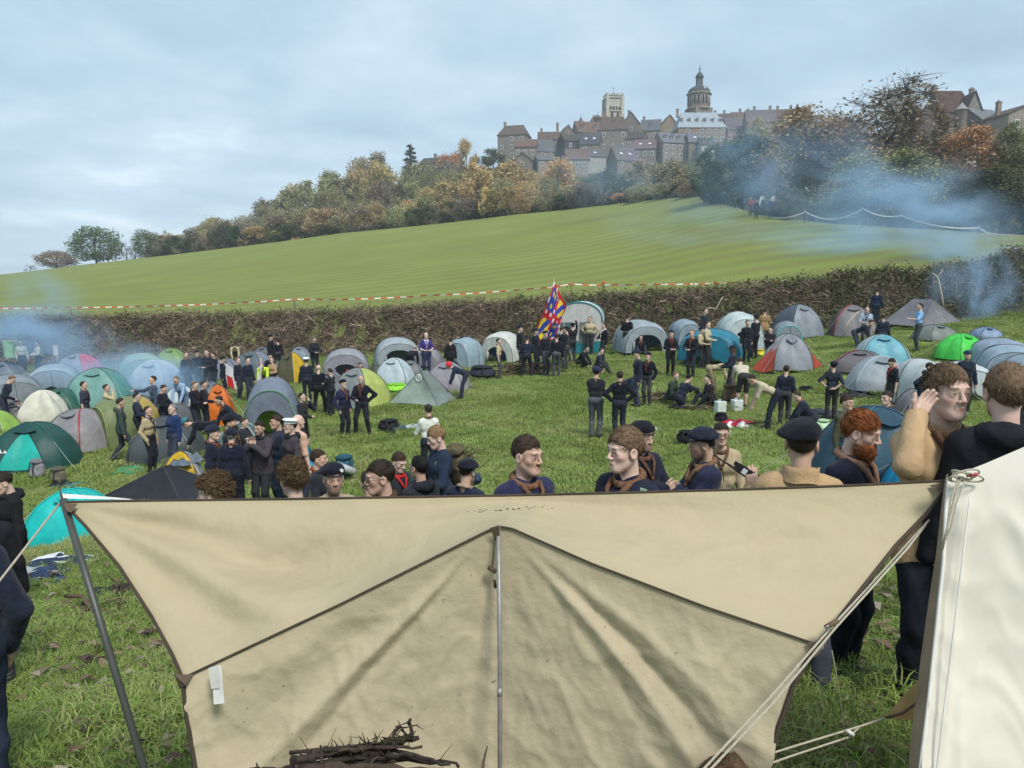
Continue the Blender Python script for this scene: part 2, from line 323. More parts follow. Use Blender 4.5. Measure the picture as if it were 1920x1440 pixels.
def hedge():
    rs = np.random.RandomState(11)
    us = np.concatenate([np.linspace(-.80, .84, 420)])
    # the bank body as a ragged ridge of earth and cut stems
    def prof(u):                               # height of growth above the bank, brown share
        px = 960 + u * F
        hgt = np.interp(px, [-100, 60, 220, 420, 700, 880, 960, 1000, 1060, 1130, 1200, 1400, 1600, 1750, 1920, 2100], [.8, .6, .4, .35, .45, .7, 1.0, 1.1, .65, 1.1, .65, .65, .85, 1.15, 1.5, 1.8])
        brown = np.interp(px, [0, 100, 850, 980, 1300, 1700, 1900], [.7, .95, .94, .75, .68, .55, .6])
        return hgt, brown
    Vs, Qs, Cs = [], [], []; off = 0
    def put(V, Q, C_):
        nonlocal off
        Vs.append(V); Qs.append(Q + off); Cs.append(C_); off += len(V)
    def body(Ug, Tg):
        hg, br = prof(Ug); yy = hedge_y(Ug) - 1.5 + 3.9 * Tg; xx = Ug * yy
        q = np.stack([xx, yy, xx * .3], -1)
        bump = np.sin(np.clip(Tg, 0, 1) * math.pi) ** .6 * hg * (.55 + .42 * vnoise(q, .45, 6) + .26 * vnoise(q, 1.5, 2) + .2 * vnoise(q, 4.3, 3) + .1 * vnoise(q, 11.0, 7))
        yj = yy + .22 * vnoise(q, 2.7, 9) + .12 * vnoise(q, 8.0, 4)
        return np.stack([xx, yj, Tz(xx, yy) + np.maximum(bump, -.02) - .06], -1), br
    def sample(n, reach=.3):
        u = rs.uniform(-.82, .86, n); t = rs.uniform(.0, .95, n); p, br = body(u, t)
        p = p + np.stack([rs.normal(size=n) * .05, -np.abs(rs.normal(size=n)) * reach * .6, np.abs(rs.normal(size=n)) * reach * .6], 1)
        return u, p[:, 0], p[:, 1], p[:, 2], t, br
    uu = np.linspace(-.84, .88, 900); tt = np.linspace(0, 1, 26); Ug, Tg = np.meshgrid(uu, tt, indexing='ij'); pb, br = body(Ug, Tg)
    Vg = pb.reshape(-1, 3); i, j = np.meshgrid(np.arange(899), np.arange(25), indexing='ij'); k = (i * 26 + j).ravel()
    cb = np.array([.12, .085, .06]); cg = np.array([.08, .082, .04]); w = np.clip(br + .5 * vnoise(pb, 2.0, 5), 0, 1)[..., None]
    put(Vg, np.stack([k, k + 26, k + 27, k + 1], 1), ((cb * w + cg * (1 - w)) * (.45 + .8 * rs.rand(900, 26, 1))).reshape(-1, 3))
    n = 60000; u, x, y, z, t, br = sample(n); isb = rs.rand(n) < np.clip(br + .3 * vnoise(np.stack([x, y, z], 1), .9, 8), .02, .98)
    pal = np.array([(.23, .165, .115), (.17, .12, .08), (.31, .235, .17), (.11, .078, .055), (.38, .30, .22), (.20, .125, .10), (.20, .18, .09)])
    kb = np.where(isb)[0]; c = pal[rs.randint(0, len(pal), len(kb))] * rs.uniform(.5, 1.75, (len(kb), 1))
    put(*twig_cards(len(kb), np.stack([x, y, z], 1)[kb], .42, .016, rs, c, up=.05))
    pg = np.array([(.07, .085, .03), (.10, .11, .04), (.05, .065, .024), (.14, .125, .055), (.12, .15, .045)])
    kg = np.where(~isb)[0]; kg = np.concatenate([kg, kg, kg])
    c = pg[rs.randint(0, len(pg), len(kg))] * rs.uniform(.5, 1.3, (len(kg), 1))
    put(*leaf_cards(len(kg), np.stack([x, y, z], 1)[kg] + rs.normal(size=(len(kg), 3)) * .13, .085, rs, c))
    # litter and weeds spilling over the foot of the bank
    n = 12000; u = rs.uniform(-.82, .86, n); yf = hedge_y(u) - 1.3 - np.abs(rs.normal(size=n)) * .9; xf = u * yf; c = np.where(rs.rand(n, 1) < .55, np.array([[.13, .15, .05]]), np.array([[.17, .12, .075]])) * rs.uniform(.6, 1.3, (n, 1))
    put(*twig_cards(n, np.stack([xf, yf, Tz(xf, yf) - .03], 1), .26, .014, rs, c, up=.8))
    # brown dead leaves among the stems
    k2 = rs.choice(kb, 9000); c = pal[rs.randint(0, len(pal), len(k2))] * rs.uniform(.6, 1.2, (len(k2), 1)); put(*leaf_cards(len(k2), np.stack([x, y, z], 1)[k2] + [0, 0, .05], .07, rs, c))
    # grass fringe on the upper lip
    n = 9000; u = rs.uniform(-.8, .84, n); yf = hedge_y(u) + 1.6 + rs.uniform(0, 2.2, n); xf = u * yf; c = np.array([(.14, .17, .05)]) * rs.uniform(.6, 1.3, (n, 1))
    put(*twig_cards(n, np.stack([xf, yf, Tz(xf, yf) - .05], 1), .32, .012, rs, c, up=.9))
    # long thin shoots
    n = 1500; u, x, y, z, t, br = sample(n); c = pal[rs.randint(0, len(pal), n)] * rs.uniform(.8, 1.5, (n, 1)); kk = (t > .35)
    put(*twig_cards(int(kk.sum()), np.stack([x, y, z], 1)[kk], .95, .008, rs, c[kk], up=.6))
    me = mesh_np('hedge', np.concatenate(Vs), np.concatenate(Qs), m_leafv, smooth=False, col=np.concatenate(Cs))
    tag(link('hedge', me), 'brown bramble hedge and cut bank along the far edge of camp', 'hedge', kind='stuff')
hedge()
def tape(label, pts_px, group, stripe=True, name='barrier_tape', w=.075, per=.42):
    """pts_px: (px, py, y) of stakes; tape sags between"""
    o = empty(name, tuple(P(*pts_px[0][:3]))); tag(o, label, 'barrier tape', group); base = np.array(o.location)
    m_r, m_w = mat('tape_red', (.62, .06, .03), rough=.5, trans=.2), mat('tape_white', (.78, .74, .66), rough=.5, trans=.2)
    line = []
    for (a, b) in zip(pts_px[:-1], pts_px[1:]):
        A_, B_ = P(*a[:3]), P(*b[:3]); L = np.linalg.norm(B_ - A_); n = max(6, int(L / .21)); s = np.linspace(0, 1, n + 1)[:-1]
        sag = (a[3] if len(a) > 3 else .12)
        q = A_ + (B_ - A_) * s[:, None]; q[:, 2] -= sag * 4 * s * (1 - s); line.append(q)
    line.append(np.array([P(*pts_px[-1][:3])])); line = np.concatenate(line) - base
    bw, br = MB(), MB(); tw = np.sin(np.arange(len(line)) * .21) * .6
    for i in range(len(line) - 1):
        up0, up1 = np.array([0, math.sin(tw[i]), math.cos(tw[i])]) * w / 2, np.array([0, math.sin(tw[i + 1]), math.cos(tw[i + 1])]) * w / 2
        quad = [line[i] - up0, line[i + 1] - up1, line[i + 1] + up1, line[i] + up0]
        (br if stripe and i % 4 >= 2 else bw).fan(quad)
    tag(bw.build('white_bands', m_w, o), kind='stuff')
    if stripe: tag(br.build('red_bands', m_r, o), kind='stuff')
    return o
def stake(label, px, py, y, h=1.05, r=.03, group='stakes carrying the barrier tape', lean=0.0):
    p = P(px, py, y); z0 = Tz1(p[0], y); o = empty('stake', (p[0], y, z0)); tag(o, label, 'stake', group)
    b = MB(); hh = max(.5, p[2] - z0 + .08); b.tube([(0, 0, -.1), (lean * .5, 0, hh * .5), (lean, 0, hh)], [r, r * .9, r * .8], 6); b.build('post', mat('stake_wood', (.045, .032, .022), bump=.5), o, True)
    b = MB(); b.tube([(lean, -.01, hh - .1), (lean, .0, hh - .06)], [r * 1.3, r * 1.3], 6); b.build('tie', mat('tape_white', (.7, .7, .68)), o, True)
YF = lambda px: hedge_y((px - 960) / F) + 3.6
tape('red and white tape strung above the brown bank', [(-160, 572, YF(-160)), (100, 577, YF(100), .03), (320, 573, YF(320), .05), (552, 561, YF(552), .10), (800, 554, YF(800), .05), (1000, 541, YF(1000), .06), (1071, 532, YF(1071), .04), (1132, 534, YF(1132), .05), (1400, 529, YF(1400), .05), (1600, 519, YF(1600), .05), (1760, 511, YF(1760), .08), (1905, 497, YF(1905))], 'barrier tapes round the field')
for lab, px, py, h in (('thin stake at the left third of the tape', 552, 562, 1), ('stake just right of the flag top', 1071, 531, 1.0), ('dark weathered post with an orange top', 1132, 534, 1.3), ('stake in the smoke at the left end of the tape', 133, 577, 1), ('stake where the tape nears the right hedge', 1600, 519, 1)):
    stake(lab, px, py, YF(px), h, .05 if 'weathered' in lab else .03)
_p = P(1132, 532, YF(1132)); _b = MB(); _b.lathe([(.0, .1), (.10, .08), (.12, 0), (.08, -.06), (0, -.08)], n=8)
tag(_b.build('orange_cap', mat('orange_rag', (.6, .12, .03)), None, True), 'orange rag tied on the weathered post', 'rag').location = tuple(_p + np.array([0, -.02, .06]))
yt_ = lambda px: float(y_top((px - 960) / F)) - 1.0
tape('white tape sagging along the path at the top right', [(1376, 370, yt_(1376) + 2, .2), (1392, 402, yt_(1392), .25), (1452, 408, yt_(1452), .2), (1510, 397, yt_(1510), .75), (1618, 391, yt_(1618), .3), (1690, 404, yt_(1690), .35), (1836, 427, yt_(1836), .1), (1862, 438, yt_(1862), .1), (1990, 445, yt_(1990))], 'barrier tapes round the field', stripe=False, name='path_tape', w=.11)
for lab, px, py in (('stake at the right end of white path tape', 1836, 425), ('stake under the peak of white path tape', 1618, 390), ('stake where white path tape meets the walkers', 1510, 396)):
    stake(lab, px, py, yt_(px), 1.1, .035)
# ================================================================== trees
m_crown = mat('foliage', (1, 1, 1), rough=.7, var=.22, scale=.6, attr=True, objcol=True, trans=.2, spec=.15)
m_bark = mat('bark', (.075, .06, .048), rough=.95, var=.4, scale=6, bump=.8, bscale=20)
def limb_tree(rs, h, spread, n_main=6, depth=3, lean=0.0, crown_base=.3, r0=None):
    """returns branch segments (pts, radii) and tip points; unit tree height h"""
    segs = []; tips = []
    r0 = r0 or h * .022
    top = np.array([lean * h, 0, h * .75])
    tr = [np.zeros(3)]
    for i in range(1, 5): tr.append(np.array([lean * h * (i / 4) ** 1.5, 0, h * .72 * i / 4]) + rs.normal(size=3) * h * .012 * [1, 1, 0])
    segs.append((np.array(tr), np.linspace(r0, r0 * .35, 5)))
    def grow(p, d, L, r, lv):
        pts = [p]; q = p.copy(); dd = d / np.linalg.norm(d)
        for i in range(3):
            dd = dd + rs.normal(size=3) * .22 + np.array([0, 0, .06]); dd /= np.linalg.norm(dd); q = q + dd * L / 3; pts.append(q.copy())
        segs.append((np.array(pts), np.linspace(r, r * .45, 4))); 
        if lv <= 1: tips.extend(pts[1:])
        if lv > 0:
            for k in range(rs.randint(2, 4)):
                f = rs.uniform(.4, 1.0); j = min(2, int(f * 3)); st = pts[j] + (pts[j + 1] - pts[j]) * (f * 3 - j)
                nd = dd + rs.normal(size=3) * .65; grow(st, nd, L * rs.uniform(.5, .75), r * .5, lv - 1)
    for k in range(n_main):
        f = crown_base + (1 - crown_base) * (k + rs.uniform(0, .6)) / n_main; f = min(f, .98)
        z = f * .72 * h; p = np.array([lean * h * f ** 1.5, 0, z]); a = k * 2.4 + rs.uniform(-.4, .4)
        d = np.array([math.cos(a), math.sin(a), .35 + .9 * f]); grow(p, d, spread * h * (1.05 - .45 * f) * rs.uniform(.8, 1.15), r0 * (.55 - .3 * f), depth - 1)
    return segs, np.array(tips)
def tree_proto(name, seed, h=10.0, spread=.34, leaves=2500, leaf=.28, cl=.9, kind='round', n_main=7, depth=3, crown_base=.28, dens=1.0, twigs=0):
    rs = np.random.RandomState(seed); segs, tips = limb_tree(rs, h, spread, n_main, depth, crown_base=crown_base)
    b = MB()
    for pts, r in segs: b.tube(pts, np.maximum(r, .018), 5 if r[0] < .1 else 7, cap=False)
    tm = b.mesh(name + '_trunk', m_bark, True)
    cm = None; V, Q, Cc = [], [], []
    if leaves:
        k = rs.randint(0, len(tips), leaves); pos = tips[k] + rs.normal(size=(leaves, 3)) * cl * rs.uniform(.25, 1.0, (leaves, 1))
        if kind == 'round':                     # pull into a rounded, clumpy mass
            c0 = np.array([0, 0, h * .58]); q = (pos - c0) / np.array([spread * h * 1.15, spread * h * 1.15, h * .46]); rr = np.linalg.norm(q, axis=1, keepdims=True); pos = c0 + (pos - c0) / np.maximum(1, rr) ** .75
        if kind == 'bush':
            d_ = rs.normal(size=(leaves, 3)); d_ /= np.linalg.norm(d_, axis=1, keepdims=True); lob = 1 + .22 * vnoise(d_, 2.6, seed) + .12 * vnoise(d_, 6.0, seed + 1)
            pos = d_ * (rs.uniform(.25, 1, (leaves, 1)) ** .45) * lob[:, None] * np.array([spread * h * 1.15, spread * h * 1.15, h * .47]) + np.array([0, 0, h * .49]) + rs.normal(size=(leaves, 3)) * .12
        cv = .72 + .5 * rs.rand(leaves, 1); clump = (.5 + .5 * vnoise(pos, 1.1, seed))[:, None]
        tint = np.where(rs.rand(leaves, 1) < .25, np.array([[1.15, 1.0, .8]]), np.array([[1.0, 1.0, 1.0]]))
        cc = np.clip(cv * (.75 + .45 * clump) * tint, 0, 1.6)
        v, q, c = leaf_cards(leaves, pos, leaf, rs, cc, droop=.25); V, Q, Cc = v, q, c
    if twigs:
        k = rs.randint(0, len(tips), twigs); v, q, c = twig_cards(twigs, tips[k], .9, .014, rs, np.tile([[.45, .38, .34]], (twigs, 1)) * rs.uniform(.6, 1.2, (twigs, 1)), up=.35)
        V, Q, Cc = (np.concatenate([V, v]), np.concatenate([Q, q + len(V)]), np.concatenate([Cc, c])) if leaves else (v, q, c)
    cm = mesh_np(name + '_crown', V, Q, m_crown, smooth=False, col=Cc)
    # measure
    co = np.array(V); return dict(trunk=tm, crown=cm, h=float(np.percentile(co[:, 2], 99.5)), w=float(np.percentile(np.abs(co[:, 0]), 97) * 2))
FAR = [tree_proto('far%d' % i, 20 + i, leaves=4600, leaf=.27, cl=.85, spread=.30 + .04 * (i % 3), depth=3, crown_base=.15) for i in range(6)]
SPARSE = [tree_proto('sparse%d' % i, 50 + i, leaves=1500, leaf=.22, cl=.6, spread=.30, kind='open', depth=4, twigs=1100, crown_base=.15) for i in range(3)]
BARE = [tree_proto('bare%d' % i, 70 + i, leaves=90, leaf=.28, cl=.5, spread=.28, kind='open', depth=4, twigs=1300, crown_base=.12) for i in range(2)]
NEAR = [tree_proto('near%d' % i, 90 + i, leaves=20000, leaf=.145, cl=.8, spread=.36, depth=4, n_main=8, crown_base=.08) for i in range(3)]
NEARS = [tree_proto('nears%d' % i, 97 + i, leaves=6500, leaf=.12, cl=.5, spread=.40, kind='open', depth=4, n_main=8, twigs=6000, crown_base=.2) for i in range(2)]
BUSH = [tree_proto('bush%d' % i, 110 + i, leaves=5200, leaf=.24, spread=.40, kind='bush', crown_base=.1) for i in range(4)]
TREES = []
def tree(label, px, top, y, w, pr, col, name='tree', group='trees of the hillside wood', base=None, rz=None):
    p = P(px, top, y); z0 = Tz1(p[0], y)
    h = max(2.0, p[2] - z0); dep = y * CT - p[2] * ST; wm = w * dep / F
    o = empty(name, (p[0], y, z0 - .1), rz if rz is not None else rnd.uniform(0, 6.28)); tag(o, label, 'tree', group)
    sx = wm / pr['w']; sz = h / pr['h']; o.scale = (sx, sx, sz)
    t = link('trunk', pr['trunk'], o); c = link('crown', pr['crown'], o); g_ = .35 * col[0] + .5 * col[1] + .15 * col[2]; c.color = (*[min(1, (v * .74 + g_ * .26) * 2.4) for v in col], 1)
    TREES.append((label, round(h, 1), round(wm, 1))); return o
OCH, GOLD, OLI, BRN, DGN, RUS, GRN, YEL, GRY_T = (.20, .145, .05), (.25, .185, .055), (.14, .135, .05), (.14, .105, .065), (.035, .05, .022), (.24, .095, .028), (.075, .095, .03), (.36, .26, .05), (.115, .095, .07)
CN = {OCH: 'ochre', GOLD: 'golden', OLI: 'olive', BRN: 'brown', DGN: 'dark green', RUS: 'rust orange', GRN: 'green', YEL: 'yellow', GRY_T: 'grey brown'}
ORD = ['first', 'second', 'third', 'fourth', 'fifth', 'sixth', 'seventh', 'eighth', 'ninth', 'tenth', 'eleventh', 'twelfth', 'thirteenth', 'fourteenth', 'fifteenth', 'sixteenth', 'seventeenth', 'eighteenth', 'nineteenth', 'twentieth'] 
def ordn(n):
    n = int(n)
    if n < 20: return ORD[n]
    t = {2: 'twenty', 3: 'thirty', 4: 'forty'}[(n + 1) // 10]; u = (n + 1) % 10
    return {2: 'twentieth', 3: 'thirtieth', 4: 'fortieth'}[(n + 1) // 10] if u == 0 else t + ' ' + ORD[u - 1]
def trees():
    Yt = lambda px: float(y_top((px - 960) / F))
    r = random.Random(4)
    # single trees on the left skyline
    tree('ivy covered dark green tree alone on the left skyline', 176, 426, Yt(176) + 4, 84, BUSH[0], (.045, .075, .02), group='trees on the left skyline')
    tree('round brown tree leftmost on the skyline', 104, 470, Yt(104) + 4, 66, BUSH[1], (.14, .095, .065), group='trees on the left skyline')
    tree('low bare bush left of the round brown tree', 56, 496, Yt(56) + 3, 26, BARE[0], GRY_T, group='trees on the left skyline')
    tree('dark green tree with orange flank on the left skyline', 272, 430, Yt(272) + 4, 46, BUSH[2], (.05, .07, .025), group='trees on the left skyline')
    tree('rust tree beside the dark green one on left skyline', 297, 442, Yt(297) + 8, 40, BUSH[3], (.17, .10, .045), group='trees on the left skyline')
    for i, (px, tp, w) in enumerate(((215, 452, 30), (236, 458, 34), (252, 462, 30), (313, 430, 30), (140, 488, 26))):
        tree('leafless grey tree on the left skyline, %s from the left' % ordn(i), px, tp, Yt(px) + 6, w, BARE[i % 2], (.16, .14, .12), group='leafless trees on the left skyline')
    # the wood: rows up the slope; tops follow the skyline of the photograph
    skx = [300, 350, 400, 450, 480, 530, 590, 640, 700, 740, 790, 830, 880, 930, 990, 1060, 1150, 1250, 1340]; sky_ = [432, 438, 408, 402, 384, 352, 328, 306, 290, 288, 306, 304, 304, 304, 312, 320, 326, 312, 306]
    rows = [('front', .0, 36, .88), ('second', .18, 32, .62), ('third', .40, 30, .34), ('fourth', .62, 26, .12), ('top', .82, 24, .0)]
    for ri, (rn, f, n, lo) in enumerate(rows):
        for i in range(n):
            px = 300 + (1345 - 300) * (i + .5) / n + r.uniform(-14, 14); 
            e = np.interp(px, [TU_px for TU_px in (300, 640, 960, 1150, 1310)], [480, 437, 403, 383, 368]); s = np.interp(px, skx, sky_)
            if rn == 'top' and 925 < px < 1335: continue
            y = Yt(px) + 5 + (300 - Yt(px)) * f + r.uniform(-4, 4)
            tp = s + (e - s) * lo + r.uniform(-7, 9); 
            if rn == 'front': tp = e - r.uniform(26, 58)
            w = r.uniform(40, 66) * (1.0 if rn != 'front' else .9)
            c = r.choice([OCH, GOLD, OLI, BRN, OCH, OLI, GRY_T, OLI] if px < 1080 else [DGN, OLI, BRN, GRY_T, DGN]) if rn != 'front' else r.choice([BRN, OLI, DGN, GRY_T, OCH])
            k_ = r.uniform(.8, 1.2); jit = tuple(min(1, max(0, v * k_ * r.uniform(.94, 1.06))) for v in c)
            sp = r.random() < .22; pr = r.choice(SPARSE) if sp else r.choice(FAR + BUSH)
            tree('%s %s tree, %s from the left in %s row of the wood' % ('sparse' if sp else 'bushy', CN[c], ordn(i), rn), px, tp, y, w, pr, jit)
    K = lambda *a, **k: tree(*a, group='trees that stand out from the wood', **k)
    K('flat topped dark cedar on the hill above the wood', 770, 268, 285, 46, cedar_proto(), (.022, .04, .03), rz=0.0)
    K('golden poplar left of the town', 874, 261, 295, 42, FAR[4], (.26, .18, .05)); K('orange brown tree beside the wall below the cedar', 842, 288, 292, 40, FAR[1], (.25, .10, .045))
    K('round orange golden tree below the town', 1047, 297, 220, 62, FAR[2], (.30, .17, .04)); K('broad golden tree left of the round orange one', 960, 303, 225, 90, FAR[0], (.23, .16, .05))
    K('small bright yellow tree at the field edge', 915, 349, Yt(915) + 3, 34, FAR[3], (.38, .27, .05)); K('golden tree above the small yellow one', 896, 306, 210, 66, FAR[5], (.27, .18, .05))
    K('tan round tree in the lower wood', 613, 390, Yt(613) + 4, 84, FAR[2], (.20, .13, .06)); K('yellow green tree at the lower wood edge', 514, 412, Yt(514) + 4, 60, FAR[4], (.15, .14, .03)); K('orange tan tree at the lower wood edge', 480, 424, Yt(480) + 4, 54, FAR[1], (.22, .14, .05))
    K('pale tan tree low in the middle of the wood', 1210, 300, 150, 70, FAR[5], (.17, .13, .06)); K('brown tree right of the pale tan one', 1262, 302, 150, 70, FAR[0], (.14, .115, .05)); K('dark green tree behind the smoke below the houses', 1150, 318, 160, 80, FAR[3], (.035, .055, .028))
    K('orange bush at the top of the field', 1158, 361, Yt(1158) + 2, 30, FAR[2], (.30, .13, .04))
    K('dark evergreen at the left end of the town', 905, 292, 300, 50, FAR[5], (.04, .055, .025)); K('green tree against the left town house', 925, 278, 306, 40, FAR[0], (.05, .065, .03))
    # the big trees on the right
    R = lambda *a, **k: tree(*a, group='big trees on the right', **k)
    R('dark blue green willow above the walkers', 1395, 258, 86, 150, NEAR[0], (.045, .068, .034)); R('dark shrub left of the willow', 1340, 296, 100, 90, NEAR[1], (.05, .065, .03))
    R('large brown leaved tree right of the walkers', 1535, 208, 80, 230, NEAR[1], (.16, .115, .065)); R('tall thin leaved tree, its bare top highest of all', 1645, 176, 88, 320, NEARS[0], (.15, .125, .085)); R('dark brown tree beside the tall thin leaved one', 1738, 190, 92, 130, NEARS[1], (.12, .075, .03))
    R('wide olive tree leaning over the white tape', 1650, 282, 68, 240, NEAR[2], (.115, .125, .04)); R('orange leaved tree below the manor', 1830, 240, 84, 130, NEAR[0], (.25, .125, .045)); R('olive bushy tree at the right edge', 1925, 232, 80, 120, NEAR[2], (.10, .10, .035))
    R('yellow green tree left of the manor trees', 1425, 228, 100, 90, NEAR[2], (.18, .165, .05)); R('dark green tree low at the right edge', 1890, 310, 66, 170, NEAR[0], (.05, .058, .024)); R('rusty dark tree between olive and green trees', 1790, 300, 70, 110, NEAR[1], (.10, .065, .028))
    R('brown tree behind the smoke on the right', 1580, 300, 76, 150, NEAR[0], (.09, .08, .04)); R('olive tree above the orange one', 1775, 246, 96, 110, NEAR[1], (.10, .095, .04)); R('grey green shrub beside the path', 1480, 352, 70, 60, NEAR[2], (.07, .085, .045)); R('shrub behind the white tape on right', 1720, 368, 64, 110, NEAR[1], (.06, .065, .03)); R('thicket at the far right end of tape', 1990, 320, 62, 150, NEAR[2], (.06, .06, .03))
def cedar_proto():
    rs = np.random.RandomState(5); b = MB(); b.tube([(0, 0, 0), (.1, 0, 5), (0, 0, 10)], [.35, .22, .05], 7); V = []; C_ = []
    Vs, Qs, Cs, off = [], [], [], 0
    for k in range(26):
        z = 2.2 + 7.6 * k / 26; L = (10.4 - z) * .52 * rs.uniform(.5, 1.15) + .5; a = k * 2.4
        tip = np.array([math.cos(a) * L, math.sin(a) * L, z - .15 * L]); b.tube([(0, 0, z), tip * [.5, .5, 1] + [0, 0, .1], tip], [.08, .05, .02], 4)
        n = int(70 * L); s = rs.uniform(.2, 1, (n, 1)); pos = np.array([0, 0, z]) * (1 - s) + tip * s + rs.normal(size=(n, 3)) * [.30, .30, .10]
        v, q, c = leaf_cards(n, pos, .26, rs, np.ones((n, 3)) * rs.uniform(.6, 1.3, (n, 1))); Vs.append(v); Qs.append(q + off); Cs.append(c); off += len(v)
    return dict(trunk=b.mesh('cedar_trunk', m_bark, True), crown=mesh_np('cedar_crown', np.concatenate(Vs), np.concatenate(Qs), m_crown, smooth=False, col=np.concatenate(Cs)), h=10.0, w=7.6)
trees()
def scrub():
    rs = np.random.RandomState(8); Vs, Qs, Cs, off = [], [], [], 0
    n = 26000; px = rs.uniform(300, 1960, n); u = (px - 960) / F; yt = y_top(u); y = yt + .5 + rs.uniform(0, 1, n) ** 1.3 * np.where(px < 1330, 14, 9)
    hgt = np.where(px < 1330, 3.2, 2.4) * (.55 + .45 * np.sin(px * .09 + 2 * np.sin(px * .031))) * np.where((px > 1395) & (px < 1500), .1, 1)
    x = u * y; z = Tz(x, y) + hgt * rs.rand(n) ** 1.1 * (.4 + .6 * np.clip((y - yt) / 5, 0, 1))
    pal = np.array([(.045, .05, .024), (.075, .055, .035), (.055, .065, .025), (.10, .075, .04), (.035, .042, .022)])
    kp = (np.sin(px * .05) + rs.normal(size=n)).clip(-2, 1.99); c = pal[((kp + 2) / 4 * 5).astype(int)] * rs.uniform(.6, 1.3, (n, 1))
    v, q, c = leaf_cards(n, np.stack([x, y, z], 1), np.where(px < 1330, .42, .2), rs, c)
    tag(link('scrub', mesh_np('scrub', v, q, m_leafv, smooth=False, col=c)), 'dark scrub along the upper edge of the sown field', 'scrub', kind='stuff')
scrub()
# ================================================================== the old town on the hill
def stone(c): return mat('stone_' + key(c), c, rough=.95, var=.22, scale=.9, bump=.6, bscale=3.0, spec=.1)
def roofm(c): return mat('roof_' + key(c), c, rough=.85, var=.25, scale=1.3, bump=.5, bscale=5.0, spec=.2)
W_GLASS = lambda: mat('window_glass', (.05, .06, .075), rough=.15, spec=.6)
W_FRAME = lambda: mat('window_frame', (.62, .62, .60), rough=.7)
ST1, ST2, ST3, ST4 = (.19, .165, .135), (.24, .205, .165), (.155, .14, .125), (.30, .26, .21)
RT, RB, RS, RP, RD = (.125, .080, .064), (.095, .068, .058), (.10, .105, .118), (.115, .098, .108), (.06, .05, .046)
HOUSES = []
def add_window(o, x, z, w, h, yf, face='f', shut=False):
    f = MB()
    R = None
    if face == 'f': f.box((x, yf - .04, z), (w + .22, .10, h + .22))
    else: f.box((x - .04 if x < 0 else x + .04, yf, z), (.10, w + .22, h + .22))
    wo_ = f.build('window', W_FRAME(), o); g = MB()
    for s_ in (-1, 1):
        if face == 'f': g.box((x + s_ * w * .26, yf - .10, z), (w * .44, .03, h * .92))
        else: g.box(((x - .10) if x < 0 else (x + .10), yf + s_ * w * .26, z), (.03, w * .44, h * .92))
    g.build('pane', W_GLASS(), wo_)
